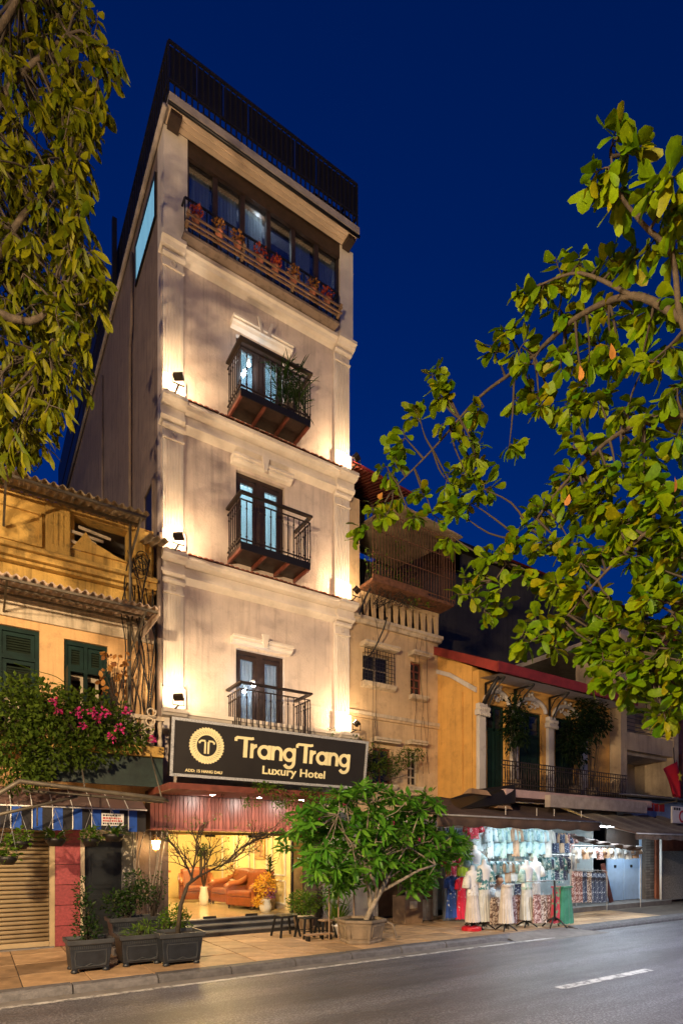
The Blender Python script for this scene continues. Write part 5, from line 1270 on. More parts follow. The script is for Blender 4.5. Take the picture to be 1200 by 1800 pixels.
# awnings ----------------------------------------------------------------
def awning(name, label, x0, x1, yb, zb, yf, zf, val, mat, sag=.06, n=24):
    t = thing(name, label, 'awning', (x0, yb, zf)); vs=[];fs=[];k=6
    for i in range(n+1):
        x = x0+(x1-x0)*i/n
        for j in range(k+1):
            q = j/k; vs.append((x, yb+(yf-yb)*q, zb+(zf-zb)*q - sag*math.sin(math.pi*q)*(.6+.4*math.sin(i*1.3)) + .012*math.sin(i*2.3+j)))
    for i in range(n):
        for j in range(k): a=i*(k+1)+j; fs.append((a,a+1,a+k+2,a+k+1))
    o = MB().add(vs,fs).build('awning_cloth', mat, t, True); md = o.modifiers.new('t','SOLIDIFY'); md.thickness = .012
    vs=[];fs=[]
    for i in range(n*2+1):
        x = x0+(x1-x0)*i/(n*2); y = yf-.004+.012*math.sin(i*1.1); vs += [(x,y,zf+.0),(x,y+.01*math.sin(i*.7),zf-val*(1+.08*math.sin(i*.9)))]
    for i in range(n*2): fs.append((2*i,2*i+1,2*i+3,2*i+2))
    o = MB().add(vs,fs).build('valance', mat, t, True); md = o.modifiers.new('t','SOLIDIFY'); md.thickness = .008
    MB().tube([(x0,yf-.02,zf-.01),(x1,yf-.02,zf-.01)], .018, 8).build('front_bar', m_steel, t, True)
    for x in (x0+.1, (x0+x1)/2, x1-.1): MB().tube([(x,yf,zf-.02),(x,(yf+yb)/2,(zf+zb)/2-.16),(x,yb+.0,zb-.35)], .014, 6).build('folding_arm', m_steel, t, True)
    return t
awning('stall_awning', 'long brown canvas awning over the bright clothes stall', 7.2, 12.3, 9.2, 2.78, 7.9, 2.30, .22, m_canvas)
awning('stall_awning', 'steep brown canvas awning over the stall with the pale blue doors', 12.45, 16.6, 9.22, 2.85, 7.15, 2.02, .14, m_canvas2, .10)
awning('stall_awning', 'far right brown canvas awning ending at the picture edge', 16.7, 21.0, 9.3, 2.7, 7.3, 1.98, .14, m_canvas2, .10)
# gathered cloth under the middle awning
gd = MB(); vs=[];fs=[]; A = at(1005,1466,8.8); Bq = at(1128,1488,8.6)
for i in range(41):
    q = i/40; p0 = A.lerp(Bq,q); h = .20-.10*math.sin(math.pi*q)
    for j in range(5): vs.append((p0.x, p0.y+.05*math.sin(i*.9+j), p0.z - h*j/4*(.6+.4*math.sin(math.pi*q*2)**2) - .05*math.sin(math.pi*q)))
for i in range(40):
    for j in range(4): a=i*5+j; fs.append((a,a+1,a+6,a+5))
o = gd.add(vs,fs).build('gathered_tarp', m_canvas2, None, True); tag(o, 'gathered brown tarpaulin hanging under the middle awning', 'tarpaulin'); md = o.modifiers.new('t','SOLIDIFY'); md.thickness=.01
# rubble and dark sheet on top of the awning by the orange wall
sd = MB().add([at(842,1388,8.9),at(905,1380,8.5),at(905,1412,8.3),at(800,1425,8.6),at(790,1405,9.1)], [(0,1,2,3,4)]).build('dark_tarp', m_black); tag(sd, 'black plastic sheet lying over the awning below the orange wall', 'tarpaulin'); md = sd.modifiers.new('t','SOLIDIFY'); md.thickness=.02
for i,(px,py,w,lab) in enumerate(((838,1393,.30,'larger'),(880,1418,.24,'smaller'))):
    c = at(px,py,8.5); o = MB().add([(c.x-w,c.y-.12,c.z-.04),(c.x+w,c.y-.12,c.z-.06),(c.x+w*.8,c.y+.15,c.z-.05),(c.x-w*.9,c.y+.15,c.z-.03),(c.x-w*.8,c.y-.08,c.z+.07),(c.x+w*.7,c.y-.08,c.z+.05),(c.x+w*.6,c.y+.1,c.z+.06),(c.x-w*.5,c.y+.1,c.z+.08)],[(0,3,2,1),(4,5,6,7),(0,1,5,4),(1,2,6,5),(2,3,7,6),(3,0,4,7)]).build('folded_board', m_plywood); tag(o, lab+' folded tan board lying on the stall awning', 'board', 'boards on the stall awning')
# pale blue doors, brick pier, mesh gate
m_bluedoor = basic('pale_blue_paint', (.36,.50,.70), .5, var=.1)
dr = thing('blue_double_door', 'pale blue metal double door in the far stall', 'door', (16.6, 9.95, .12))
for x0,x1 in ((15.75,16.58),(16.6,17.42)): 
    l = MB().box(x0,x1,9.9,9.95,.13,1.62).build('door_leaf', m_bluedoor, dr, bevel=.01); MB().box(x0+.34,x0+.44,9.885,9.899,1.12,1.2).build('lock_plate', m_black, l)
MB().box(17.43,17.5,9.85,9.96,.13,2.4).build('jamb', m_bluedoor, dr); MB().box(15.7,17.5,9.9,9.95,1.63,2.5).build('transom', m_darkwood, dr)
lb_ = MB().bar((15.55,9.65,.13),(15.35,9.8,1.25),.16,.04).build('leaning_board', m_redwood); tag(lb_, 'reddish board leaning beside the pale blue doors', 'board')
bp = MB().box(17.52,18.02,9.75,10.1,0,2.5).build('brick_pier', m_joint); tag(bp, 'narrow grey brick pier right of the pale blue doors', 'pier'); kb = None
for r_ in range(28):
    for c in range(2):
        if kb is None: kb = MB().box(0,.225,-.012,.0,0,.07).build('brick', basic('grey_brick', (.22,.19,.17), .85, var=.3, rnd=.3), bp, local=True, bevel=.004); o = kb
        else: o = inst(kb, bp)
        o.location = (17.53+c*.245, 9.749, .02+r_*.085)
mg = thing('mesh_gate', 'grey mesh gate panel between two white posts at the far right', 'gate', (19.4, 9.4, 0))
MB().box(17.95,21.1,9.46,9.48,.08,1.62).build('mesh_panel', pattern('fine_mesh', (.16,.16,.15), (.34,.34,.32), 60, .5), mg)
for x in (17.75,21.15): MB().tube([(x,9.4,0),(x,9.4,2.2)], .035, 10).build('post', m_white, mg, True)
# far signs and flag
bs_ = thing('blue_shop_sign', 'pale blue shop board with faded red lettering under the balcony', 'sign', (15.2, 8.6, 2.6))
MB().box(14.3,18.1,8.70,8.76,2.48,3.06).build('board', basic('faded_blue_board', (.22,.30,.48), .6, var=.2), bs_)
for i,(x,w) in enumerate(((15.2,.26),(15.5,.16),(15.72,.3),(16.08,.2),(16.34,.26))): MB().box(x,x+w,8.685,8.698,2.74,2.96).build('print_block', m_rp, bs_)
corrugated(14.2,18.6,[(8.3,3.08),(9.3,3.17)],.1,.015,'rain_sheet',m_steel,bs_)
ws = thing('white_shop_sign', 'white shop sign with a red ring at the right picture edge', 'sign', (15.9, 7.9, 2.36))
MB().box(15.45,16.5,7.88,7.92,2.36,2.80).build('board', m_white, ws)
m = MB(); ribbon(m, [(15.95+.14*math.cos(t*math.pi/10), 2.54+.14*math.sin(t*math.pi/10)) for t in range(20)], .05, 7.868, 7.878, True); m.build('red_ring', m_rp, ws)
for i in range(3): MB().box(15.52+i*.12,15.60+i*.12,7.87,7.878,2.70,2.77).build('print_block', m_kp, ws)
fl = thing('flag', 'red flag with a yellow star hanging from a pole', 'flag', tuple(at(1200,1440,8.2)))
A = at(1188,1335,8.2); vs=[];fs=[]; nx_,nz_=14,12; Wd,Hd=1.0,1.05
for j in range(nz_+1):
    for i in range(nx_+1):
        u=i/nx_; v=j/nz_; vs.append((A.x-u*Wd*(.9-.35*v)+.10*v, A.y-.08*math.sin(u*7+v*2)-.1*u, A.z-.12*0-v*Hd*(.55+.45*(1-u))-u*.42))
for j in range(nz_):
    for i in range(nx_): a=j*(nx_+1)+i; fs.append((a,a+1,a+nx_+2,a+nx_+1))
o = MB().add(vs,fs).build('flag_cloth', basic('red_flag_cloth',(.50,.008,.02),.8,var=.1), fl, True); md=o.modifiers.new('t','SOLIDIFY'); md.thickness=.006
st = MB(); cx, cz = A.x-.20, A.z-.50; pts=[]
for k in range(10): r_ = .17 if k%2==0 else .068; a=math.pi/2+k*math.pi/5; pts.append((cx+r_*math.cos(a)*.75, A.y-.19, cz+r_*math.sin(a)))
st.add(pts+[(cx,A.y-.195,cz)], [(k,(k+1)%10,10) for k in range(10)]); st.build('star', basic('yellow_star',(.75,.55,.02),.7), fl)
MB().tube([(A.x+.02,A.y,A.z-1.2),(A.x+.04,A.y+.1,A.z+.35),(A.x+.12,YF+.5,A.z-1.35)][:2], .015, 8).build('pole', m_galv, fl, True)
MB().bar((A.x+.02,A.y,A.z-1.15),(A.x+.05,YF+.4,A.z-1.3),.03).build('pole_bracket', m_galv, fl)
# stall lamps
m_tube = emis('cool_tube', (.86,.95,1), 30)
def tube_lamp(x0, x1, y, z, label, pw):
    t = thing('tube_lamp', label, 'lamp', ((x0+x1)/2,y,z), 'tube lamps of the stalls')
    MB().tube([(x0,y,z-.05),(x1,y,z-.05)], .016, 8).build('tube', m_tube, t, True); MB().box(x0-.03,x1+.03,y-.03,y+.03,z-.025,z).build('fitting', m_white, t)
    MB().bar((x0+.1,y,z),(x0+.1,y,z+.3),.01).build('hanger', m_white, t); MB().bar((x1-.1,y,z),(x1-.1,y,z+.3),.01).build('hanger', m_white, t)
    area_light('tube_light', ((x0+x1)/2,y,z-.09), (0,0,-1), pw, (.80,.93,1), x1-x0, t, .06)
tube_lamp(9.3,10.5,8.2,2.26,'left tube lamp under the clothes stall awning',8)
tube_lamp(10.9,12.1,8.2,2.26,'right tube lamp under the clothes stall awning',8)
tube_lamp(10.3,11.5,9.9,2.46,'tube lamp inside the clothes stall',26)
tube_lamp(13.3,14.5,8.75,2.3,'tube lamp in the second stall',22)
tube_lamp(15.6,16.8,9.2,2.3,'tube lamp before the pale blue doors',16)
# ================================================================== PLANTS AND STREET FURNITURE
def leaf_geo(L, W, fold=.18, curl=.12, tip=.55, rnd=False):
    # base at origin, along +x; obovate outline; five stations
    st = [(0,.0),(.22,.62),(tip,1.0),(.85,.62),(1,0)]; vs=[]; fs=[]
    if rnd: st = [(0,.0),(.3,.55),(.66,1.0),(.93,.72),(1,0)]
    for q, w in st:
        z = -curl*L*q*q
        if w == 0: vs.append((L*q,0,z))
        else: vs += [(L*q, W/2*w, z+fold*W*w*.5),(L*q,0,z),(L*q,-W/2*w, z+fold*W*w*.5)]
    # indices: 0 | 1,2,3 | 4,5,6 | 7,8,9 | 10
    fs = [(0,2,1),(0,3,2),(1,2,5,4),(2,3,6,5),(4,5,8,7),(5,6,9,8),(7,8,10),(8,9,10)]
    return vs, fs
def small_leaf(L, W): return [(0,0,0),(L*.5,W/2,.03*L),(L,0,-.06*L),(L*.5,-W/2,.03*L)], [(0,3,2,1)]
def orient(pos, d, roll=0, s=1):
    d = Vector(d).normalized(); up = Vector((0,0,1))
    if abs(d.z) > .97: up = Vector((1,0,0))
    y = up.cross(d).normalized(); z = d.cross(y)
    M = Matrix((d, y, z)).transposed().to_4x4()
    return Matrix.Translation(pos) @ M @ Matrix.Rotation(roll,4,'X') @ Matrix.Scale(s,4)
def rv(): 
    while True:
        v = Vector((random.uniform(-1,1),random.uniform(-1,1),random.uniform(-1,1)))
        if .05 < v.length < 1: return v
L_GREEN = leafmat('leaf_green', [(.04,.10,.010),(.08,.16,.012),(.12,.20,.018),(.07,.13,.012)])
L_DARK = leafmat('leaf_dark', [(.012,.035,.010),(.025,.055,.012),(.04,.075,.014)])
L_BOUG = leafmat('leaf_bougainvillea', [(.04,.075,.010),(.07,.115,.013),(.10,.15,.018)])
L_FRAN = leafmat('leaf_frangipani', [(.05,.19,.018),(.09,.27,.025),(.17,.38,.035),(.06,.21,.02)], .35)
L_TREE = leafmat('leaf_tree', [(.07,.15,.002),(.115,.195,.002),(.165,.23,.002),(.05,.145,.003),(.21,.19,.002)], .5, .42)
L_LEFT = leafmat('leaf_left_tree', [(.05,.065,.001),(.085,.092,.002),(.14,.135,.002),(.04,.068,.002)], .5, .4)
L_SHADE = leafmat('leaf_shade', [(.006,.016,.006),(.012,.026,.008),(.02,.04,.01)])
L_DRY = leafmat('leaf_dry', [(.32,.13,.03),(.42,.2,.05),(.25,.09,.03)])
L_PINK = leafmat('petal_pink', [(.62,.03,.22),(.70,.07,.30),(.55,.03,.10)])
L_RED = leafmat('petal_red', [(.45,.06,.02),(.55,.10,.03),(.30,.03,.02)])
L_YEL = leafmat('petal_yellow', [(.75,.42,.03),(.80,.55,.08),(.65,.25,.05)])
m_bark = basic('bark', (.045,.032,.019), .85, var=.45, scale=14, bs=.6, bscale=30)
m_barkpale = basic('pale_bark', (.30,.25,.19), .8, var=.35, scale=14, bs=.4, bscale=30)
m_twig = basic('twig', (.03,.021,.013), .85)
m_soil = basic('soil', (.03,.022,.015), .95, bs=.5)
def bush(mb, c, rx, ry, rz, n, L, W, droop=-.1, shell=.55):
    lv = small_leaf(L, W); c = Vector(c)
    for i in range(n):
        v = rv(); l = v.length; v = v/l*(shell+(1-shell)*random.random()**.6); lump = 1+.22*math.sin(v.x*5+c.x*3)*math.sin(v.z*6+v.y*4+c.y)
        p = c + Vector((v.x*rx*lump, v.y*ry*lump, v.z*rz*lump)); d = v + rv()*.9 + Vector((0,0,droop))
        mb.add(lv[0], lv[1], orient(p, d, random.uniform(-1,1), random.uniform(.6,1.25)))
def stems(mb, base, tops, r=.008):
    for t in tops:
        b = Vector(base) + Vector((random.uniform(-.05,.05),random.uniform(-.05,.05),0)); t = Vector(t); m = b.lerp(t,.5)+rv()*.06
        mb.tube([b,m,t],[r,r*.7,r*.35],5)
def plant(name, label, cat, loc, parts, group=None):
    t = thing(name, label, cat, loc, group); return t
# bougainvillea over the balcony --------------------------------------
bo = thing('bougainvillea', 'big bougainvillea with pink flowers spilling over the yellow house balcony', 'shrub', (1.2, 9.9, 3.38))
m = MB(); random.seed(5)
for (px,py,Y,rx,rz,n) in ((20,1250,9.5,.55,.42,900),(75,1245,9.5,.5,.38,850),(130,1265,9.55,.5,.40,900),(185,1275,9.6,.42,.36,750),(225,1295,9.65,.33,.28,420),(40,1320,9.45,.55,.40,800),(100,1320,9.5,.5,.34,600),(155,1320,9.55,.40,.25,350),(-15,1290,9.45,.5,.5,500),(60,1212,9.6,.4,.18,260),(150,1235,9.7,.4,.2,260),(20,1365,9.4,.4,.25,350),(60,1360,9.45,.3,.2,200)):
    bush(m, at(px,py,Y), rx, .35, rz, n, .085, .05, -.15, .3)
tag(m.build('foliage', L_BOUG, bo), kind='stuff')
sm = MB()
for k in range(34):
    p = at(random.uniform(-10,235), random.uniform(1210,1350), 9.35+random.random()*.3); sm.tube([Vector((p.x,9.9,3.45)), Vector((p.x,9.7,3.6)).lerp(p,.5)+rv()*.15, p, p+Vector((rv().x*.2,-.1,-.1-.2*random.random()))],[.012,.01,.006,.003],5)
for (a,b) in (((70,1370),(200,1385)),((160,1180),(20,1165))): pass
tag(sm.build('stem', m_twig, bo), kind='stuff')
cable([at(128,1212,9.9), at(100,1190,9.8), at(60,1178,9.75), at(25,1165,9.7)], .006, bo, 'long_shoot', L_BOUG)
for px,py,s in ((95,1234,.09),(138,1252,.12),(163,1250,.10),(172,1262,.12),(185,1252,.10),(146,1276,.08),(211,1281,.11),(196,1297,.11),(225,1250,.08),(268,1300,.07),(102,1249,.08)):
    f = MB(); bush(f, at(px,py,9.2), s*.55, s*.5, s*.5, 26, .05, .042, 0, .3); f.build('flower_cluster', L_PINK, bo)
# dry golden shrub at the window
dy = thing('dry_shrub', 'shrub with glowing golden dry leaves beside the green window', 'shrub', tuple(at(205,1235,9.9)))
sm = MB(); lf = MB(); g = leaf_geo(.12,.08)
for k in range(16):
    p = at(205+random.uniform(-28,22), random.uniform(1148,1215), 9.9); sm.tube([at(205,1240,9.9), at(205,1225,9.9).lerp(p,.5)+rv()*.03, p],[.008,.006,.003],5)
    for q in range(4): lf.add(g[0],g[1],orient(p+rv()*.06, rv()+Vector((0,0,-.5)), random.random()*6, random.uniform(.5,1)))
tag(sm.build('stem', m_twig, dy), kind='stuff'); tag(lf.build('dry_leaf', L_DRY, dy), kind='stuff')
# hanging baskets --------------------------------------------------------
for i,(px,py,Y,w,lab) in enumerate(((35,1478,9.3,.30,'leafy hanging basket nearest the left edge of the shutter'),(98,1473,9.3,.30,'hanging basket with pale spiky leaves in front of the shutter top'),(160,1474,9.35,.28,'hanging basket above the black door'),(14,1505,9.1,.26,'lowest hanging basket at the left picture edge'),(200,1466,9.4,.34,'hanging fern basket under the white notice'))):
    c = at(px,py,Y); t = thing('hanging_basket', lab, 'hanging basket', tuple(c), 'hanging baskets under the striped awning')
    MB().lathe([(w*.28,-.12),(w*.45,-.05),(w*.5,.0),(w*.47,.0),(w*.2,-.1)], c, 14).build('basket', m_black, t, True)
    f = MB()
    if i in (1,4):
        g = leaf_geo(.30,.045,.2,.5,.4)
        for k in range(46): a = random.random()*6.28; f.add(g[0],g[1],orient(c+Vector((.05*math.cos(a),.05*math.sin(a),0)),(math.cos(a),math.sin(a),random.uniform(.2,1.6)),0,random.uniform(.6,1.05)))
    else: bush(f, c+Vector((0,0,.05)), w*.55, w*.5, .13, 170, .07, .04, -.3, .3)
    tag(f.build('foliage', L_GREEN, t), kind='stuff')
    for s in (-1,1): MB().tube([c+Vector((s*w*.45,0,0)), Vector((c.x,Y,2.2))], .004, 4).build('hanger_wire', m_steel, t)
    MB().tube([Vector((c.x,Y,2.2)), Vector((c.x,9.82,2.36))], .004, 4).build('hanger_wire', m_steel, t)
# ornate plastic planters ------------------------------------------------
m_planter = basic('slate_blue_planter', (.013,.016,.022), .45, var=.35, scale=8, bs=.2)
m_planterrim = basic('planter_relief', (.035,.038,.043), .5, var=.3)
def planter(x, y, z, w, d, h, label, group='ornate dark planters by the kerb'):
    t = thing('planter', label, 'planter', (x,y,z), group); k = .86
    def ring(q, zz): return [(x-w/2*q,y-d/2*q,zz),(x+w/2*q,y-d/2*q,zz),(x+w/2*q,y+d/2*q,zz),(x-w/2*q,y+d/2*q,zz)]
    zs = [(k*.98,z+.05),(k,z+.06),(.97,z+h-.07)]; vs=[];fs=[]
    for q,zz in zs: vs += ring(q,zz)
    for j in range(2):
        for i in range(4): fs.append((j*4+i,j*4+(i+1)%4,(j+1)*4+(i+1)%4,(j+1)*4+i))
    fs.append((3,2,1,0)); MB().add(vs,fs).build('body', m_planter, t, bevel=.012)
    vs=[];fs=[]
    for q,zz in ((.97,z+h-.075),(1.06,z+h-.06),(1.08,z+h),(.98,z+h),(.94,z+h-.05)): vs += ring(q,zz)
    for j in range(4):
        for i in range(4): fs.append((j*4+i,j*4+(i+1)%4,(j+1)*4+(i+1)%4,(j+1)*4+i))
    MB().add(vs,fs).build('rim', m_planterrim, t, bevel=.006)
    MB().add(ring(.95,z+h-.045),[(0,1,2,3)]).build('soil', m_soil, t)
    for sx in (-1,1):
        for sy in (-1,1): MB().lathe([(.035,0),(.05,.02),(.035,.055)], (x+sx*w*.36,y+sy*d*.36,z), 10).build('foot', m_planter, t, True)
    rl_ = MB(); n = 22
    for i in range(n): xx_ = x-w*.45+w*.9*i/(n-1); rl_.bar((xx_,y-d*.477,z+h-.12),(xx_,y-d*.49,z+h-.085),.010,.008)
    for a in ((-.34,.34,.09,.10),(-.34,.34,h-.15,h-.14)): rl_.bar((x+a[0]*w,y-d*.445-.01,z+a[2]),(x+a[1]*w,y-d*.445-.01,z+a[2]),.012,.012)
    for s in (-1,1): rl_.tube([(x+s*w*.34,y-d*.455,z+.10),(x+s*w*.36,y-d*.46,z+h*.45),(x+s*w*.35,y-d*.475,z+h-.14)],.009,5)
    rl_.tube([(x-w*.34,y-d*.447,z+.11),(x-w*.15,y-d*.45,z+.085),(x,y-d*.455,z+.12),(x+w*.15,y-d*.45,z+.085),(x+w*.34,y-d*.447,z+.11)],.008,5)
    tag(rl_.build('relief', m_planterrim, t), kind='stuff'); return t
planter(1.30,8.32,0,.54,.46,.44,'leftmost ornate planter by the kerb with a tall weedy plant')
planter(1.98,8.42,0,.58,.50,.44,'middle ornate planter with sparse grass by the kerb')
planter(2.46,8.16,0,.60,.52,.46,'rightmost ornate planter by the kerb holding the bare tree')
planter(2.14,9.35,.12,.78,.40,.46,'raised dark planter behind the kerb planters, full of shrubs')
br_ = MB().box(1.8,2.48,9.2,9.5,0,.12).build('plinth_block', m_conc); tag(br_, 'low concrete block under the rear planter', 'block')
def bushy(name, label, loc, lumps, nstem, mat, L=.06, W=.03, group=None, cat='plant'):
    t = thing(name, label, cat, loc, group); f = MB(); s = MB()
    for (dx,dy,dz,rx,rz,n) in lumps:
        c = Vector(loc)+Vector((dx,dy,dz)); bush(f, c, rx, rx, rz, n, L, W, .2, .25)
        stems(s, loc, [c+Vector((rv().x*rx*.6,rv().y*rx*.6,rv().z*rz*.7)) for _ in range(nstem)])
    tag(f.build('foliage', mat, t), kind='stuff'); tag(s.build('stem', m_twig, t), kind='stuff'); return t
bushy('weedy_plant','tall thin weedy plant in the leftmost planter',(1.30,8.32,.40),[(0,0,.14,.2,.14,260),(-.05,0,.38,.15,.2,240),(-.08,0,.66,.1,.2,140)],7,L_DARK,.06,.028)
bushy('grass_tuft','low grass in the middle planter',(1.98,8.42,.40),[(0,0,.05,.24,.06,160),(.1,0,.12,.1,.08,60)],5,L_GREEN,.09,.015)
bushy('leafy_shrub','dark leafy shrub in the rear planter',(2.0,9.35,.54),[(-.12,0,.25,.24,.2,320),(.1,-.02,.30,.22,.22,300),(.28,0,.42,.2,.2,220),(.12,0,.62,.16,.14,120)],6,L_DARK,.07,.035)
bushy('thorny_shrub','reddish twiggy shrub at the right of the rear planter',(2.42,9.35,.54),[(.05,0,.3,.16,.25,70),(.12,0,.55,.14,.2,60)],14,L_DARK,.05,.03)
bushy('round_shrub','small round shrub at the foot of the bare tree',(2.52,8.55,.0),[(0,0,.62,.20,.17,420),(-.12,.05,.52,.14,.13,180),(.14,.0,.56,.14,.14,180)],6,L_GREEN,.05,.026)
sprig = thing('pale_climber','bare pale climbing stems beside the lit lantern','climber',(2.55,10.3,0))
for k in range(7): cable([(2.50+.04*k,10.35,0.0),(2.45+.05*k+random.uniform(-.1,.1),10.3,.7),(2.35+.08*k+random.uniform(-.12,.12),10.25,1.4),(2.3+.1*k,10.2,1.95)], .010, sprig, 'stem', m_barkpale)
# bare spreading tree in planter ----------------------------------------
random.seed(21)
bt = thing('bare_tree','small bare spreading tree in the rightmost planter before the glass entrance','tree',(2.46,8.16,.42))
tk = MB(); T = [Vector((2.46,8.16,.40)), at(318,1590,8.2), at(330,1555,8.22), at(350,1540,8.25)]
tk.tube(T,[.034,.030,.026,.021],9); tk.build('trunk', m_bark, bt, True)
tw = MB(); tips=[]
def twig(p, d, L, r, depth):
    d = d.normalized(); q = p + d*L*.5 + rv()*L*.08; e = q + (d+rv()*.35).normalized()*L*.5
    tw.tube([p,q,e],[r,r*.85,r*.65],5,False)
    if depth == 0: tips.append((e,d)); return
    for k in range(random.choice((2,2,3))): twig(e if k else q, (d + rv()*.85 + Vector((0,0,.12))), L*random.uniform(.62,.85), r*.66, depth-1)
lims = [((352,1538),(365,1515)),((340,1548),(318,1505)),((350,1540),(395,1518)),((395,1518),(425,1490)),((335,1553),(345,1500)),((425,1490),(455,1475))]
for a,b in lims:
    A = at(a[0],a[1],8.24); B_ = at(b[0],b[1],8.2); tw.tube([A,A.lerp(B_,.5)+rv()*.02,B_],[.018,.015,.012],6,False)
    for k in range(3): twig(B_, (B_-A)+rv()*.25+Vector((0,0,.08)), .20, .010, 4)
    for k in range(2): twig(A.lerp(B_,.5), (B_-A)+rv()*.5, .18, .011, 3)
tag(tw.build('branch', m_twig, bt), kind='stuff')
lf = MB(); g = small_leaf(.05,.03)
for e,d in tips:
    if random.random() < .22:
        for k in range(2): lf.add(g[0],g[1],orient(e+rv()*.02,rv(),0,random.uniform(.5,1)))
tag(lf.build('leaf', L_GREEN, bt), kind='stuff')
# hexagonal pot and frangipani -------------------------------------------
m_stonepot = basic('brown_stone_pot', (.20,.15,.10), .7, var=.35, scale=6, bs=.4)
PC = Vector((5.76,8.30,0))
hp_ = thing('hexagonal_pot','large hexagonal brown stone pot on the pavement','plant pot',tuple(PC))
MB().lathe([(.36,0),(.37,.04),(.36,.05),(.435,.36),(.465,.37),(.465,.42),(.42,.42),(.40,.37)],PC,6,R(20)).build('pot_body', m_stonepot, hp_, bevel=.008)
MB().lathe([(.405,.375),(.01,.39)],PC,6,R(20)).build('soil', m_soil, hp_)
for k in range(6):
    a0=R(20)+k*math.pi/3; a1=a0+math.pi/3; mid=(Vector((math.cos(a0),math.sin(a0),0))+Vector((math.cos(a1),math.sin(a1),0)))/2
    def pp(u,zz,off): 
        r_=.36+(.075)*(zz-.05)/.31+off; A=Vector((math.cos(a0),math.sin(a0),0))*r_; B_=Vector((math.cos(a1),math.sin(a1),0))*r_; return PC+A.lerp(B_,u)+Vector((0,0,zz))
    fr_=MB(); c=[pp(.15,.10,.004),pp(.85,.10,.004),pp(.85,.31,.004),pp(.15,.31,.004)]; fr_.tube(c+[c[0]],.008,5); fr_.build('panel_moulding', m_stonepot, hp_, True)
random.seed(33)
ft = thing('frangipani_tree','bushy green frangipani tree growing in the hexagonal pot','tree',tuple(PC+Vector((0,0,.38))))
tk = MB(); D0 = 8.28
def pth(pts, r): tk.tube([at(a,b,Y) for a,b,Y in pts], r, 8)
pth([(643,1618,8.30),(655,1592,8.28),(668,1568,8.25),(680,1545,8.2)],[.055,.05,.045,.04])
pth([(652,1615,8.35),(650,1585,8.38),(648,1560,8.4),(640,1535,8.45)],[.045,.04,.036,.03])
pth([(668,1568,8.25),(700,1550,8.1),(735,1530,8.0),(765,1520,7.95)],[.034,.03,.024,.018])
pth([(660,1585,8.28),(662,1560,8.2),(652,1540,8.1),(648,1510,8.05)],[.032,.03,.026,.02])
tk.build('trunk', m_barkpale, ft, True)
ros = [(563,1410),(592,1393),(618,1400),(640,1380),(665,1392),(690,1398),(720,1402),(748,1398),(765,1412),(735,1425),(700,1430),(660,1425),(622,1432),(585,1440),(545,1445),(530,1435),(565,1450),(600,1465),(640,1455),(680,1455),(715,1455),(745,1450),(575,1490),(548,1500),(562,1515),(600,1500),(635,1490),(668,1490),(705,1485),(740,1490),(770,1480),(795,1470),(812,1475),(800,1488),(765,1505),(740,1520),(705,1520),(660,1525),(625,1530),(590,1525),(612,1545),(575,1470),(655,1470),(690,1510),(760,1465),(550,1425),(748,1535),(725,1538),(755,1500),(800,1485),(530,1460),(558,1532),(640,1480),(665,1500),(690,1470),(650,1440),(700,1500)]
br = MB(); leaves=[]
hubs = [at(680,1545,8.2),at(640,1535,8.45),at(765,1520,7.95),at(648,1510,8.05)]
mids = []
for k in range(26):
    h = random.choice(hubs if k % 4 == 0 else [hubs[0],hubs[1],hubs[3]]); t_ = at(random.uniform(560,775),random.uniform(1410,1510),8.2+random.uniform(-.3,.3)); mm_ = h.lerp(t_,.5)+rv()*.1; br.tube([h,mm_,t_],[.016,.013,.010],6,False); mids += [mm_,t_]
g = leaf_geo(.25,.078,.25,.28,.58)
for (px,py) in ros:
    for dd in range(3):
        Y = 8.2+random.uniform(-.6,.1) if dd == 0 else 8.45+random.uniform(-.2,.5)
        p = at(px+random.uniform(-6,6)+dd*random.uniform(-16,16),py+random.uniform(-5,5)+dd*14,Y); h = min(mids+hubs, key=lambda q:(q-p).length); mid = h.lerp(p,.55)+Vector((0,0,-.05))+rv()*.05
        br.tube([h,mid,p],[.008,.007,.007],5,False)
        ax = ((p-h).normalized()*.5+Vector((0,-.15,.9))+rv()*.3).normalized(); u = ax.orthogonal().normalized(); v = ax.cross(u); nl = random.randint(18,24)
        for k in range(nl):
            a = k*2.4+random.uniform(-.2,.2); el = random.uniform(-.15,.75); d = (u*math.cos(a)+v*math.sin(a))*math.cos(el)+ax*math.sin(el)
            leaves.append((p+ax*random.uniform(-.06,.02), d, random.uniform(-.3,.3), random.uniform(.65,1.1)))
tag(br.build('branch', m_barkpale, ft, True), kind='stuff')
def leaf_parts(tree, leaves, geo, mat, limit=300):
    leaves.sort(key=lambda l: (l[0]-Vector((0,0,EYE))).length)
    def warp(gg, cu, tw_, wd): return [(x, y*wd*math.cos(tw_*x*8)-z*math.sin(tw_*x*8), z*math.cos(tw_*x*8)+y*math.sin(tw_*x*8)-cu*x*x/ gg[0][-1][0]) for x,y,z in gg[0]], gg[1]
    geos = [geo, warp(geo,.35,.6,.85), warp(geo,-.2,-.5,1.1), warp(geo,.6,.3,.72)]
    base = wloc(tree); src = None; rest = MB()
    for i, (p,d,r_,s) in enumerate(leaves):
        if i < limit:
            if src is None: src = [MB().add(*gg).build('leaf', mat, tree, local=True, smooth=True) for gg in geos]; o = src[0]
            elif i < 4: o = src[i]
            else: o = inst(src[i % 4], tree)
            M = orient(p-base, d, r_, s); o.matrix_local = M
        else: gg = geos[i % 4]; rest.add(gg[0],gg[1],orient(p,d,r_,s))
    if rest.v: tag(rest.build('foliage', mat, tree, True), kind='stuff')
fm = MB()
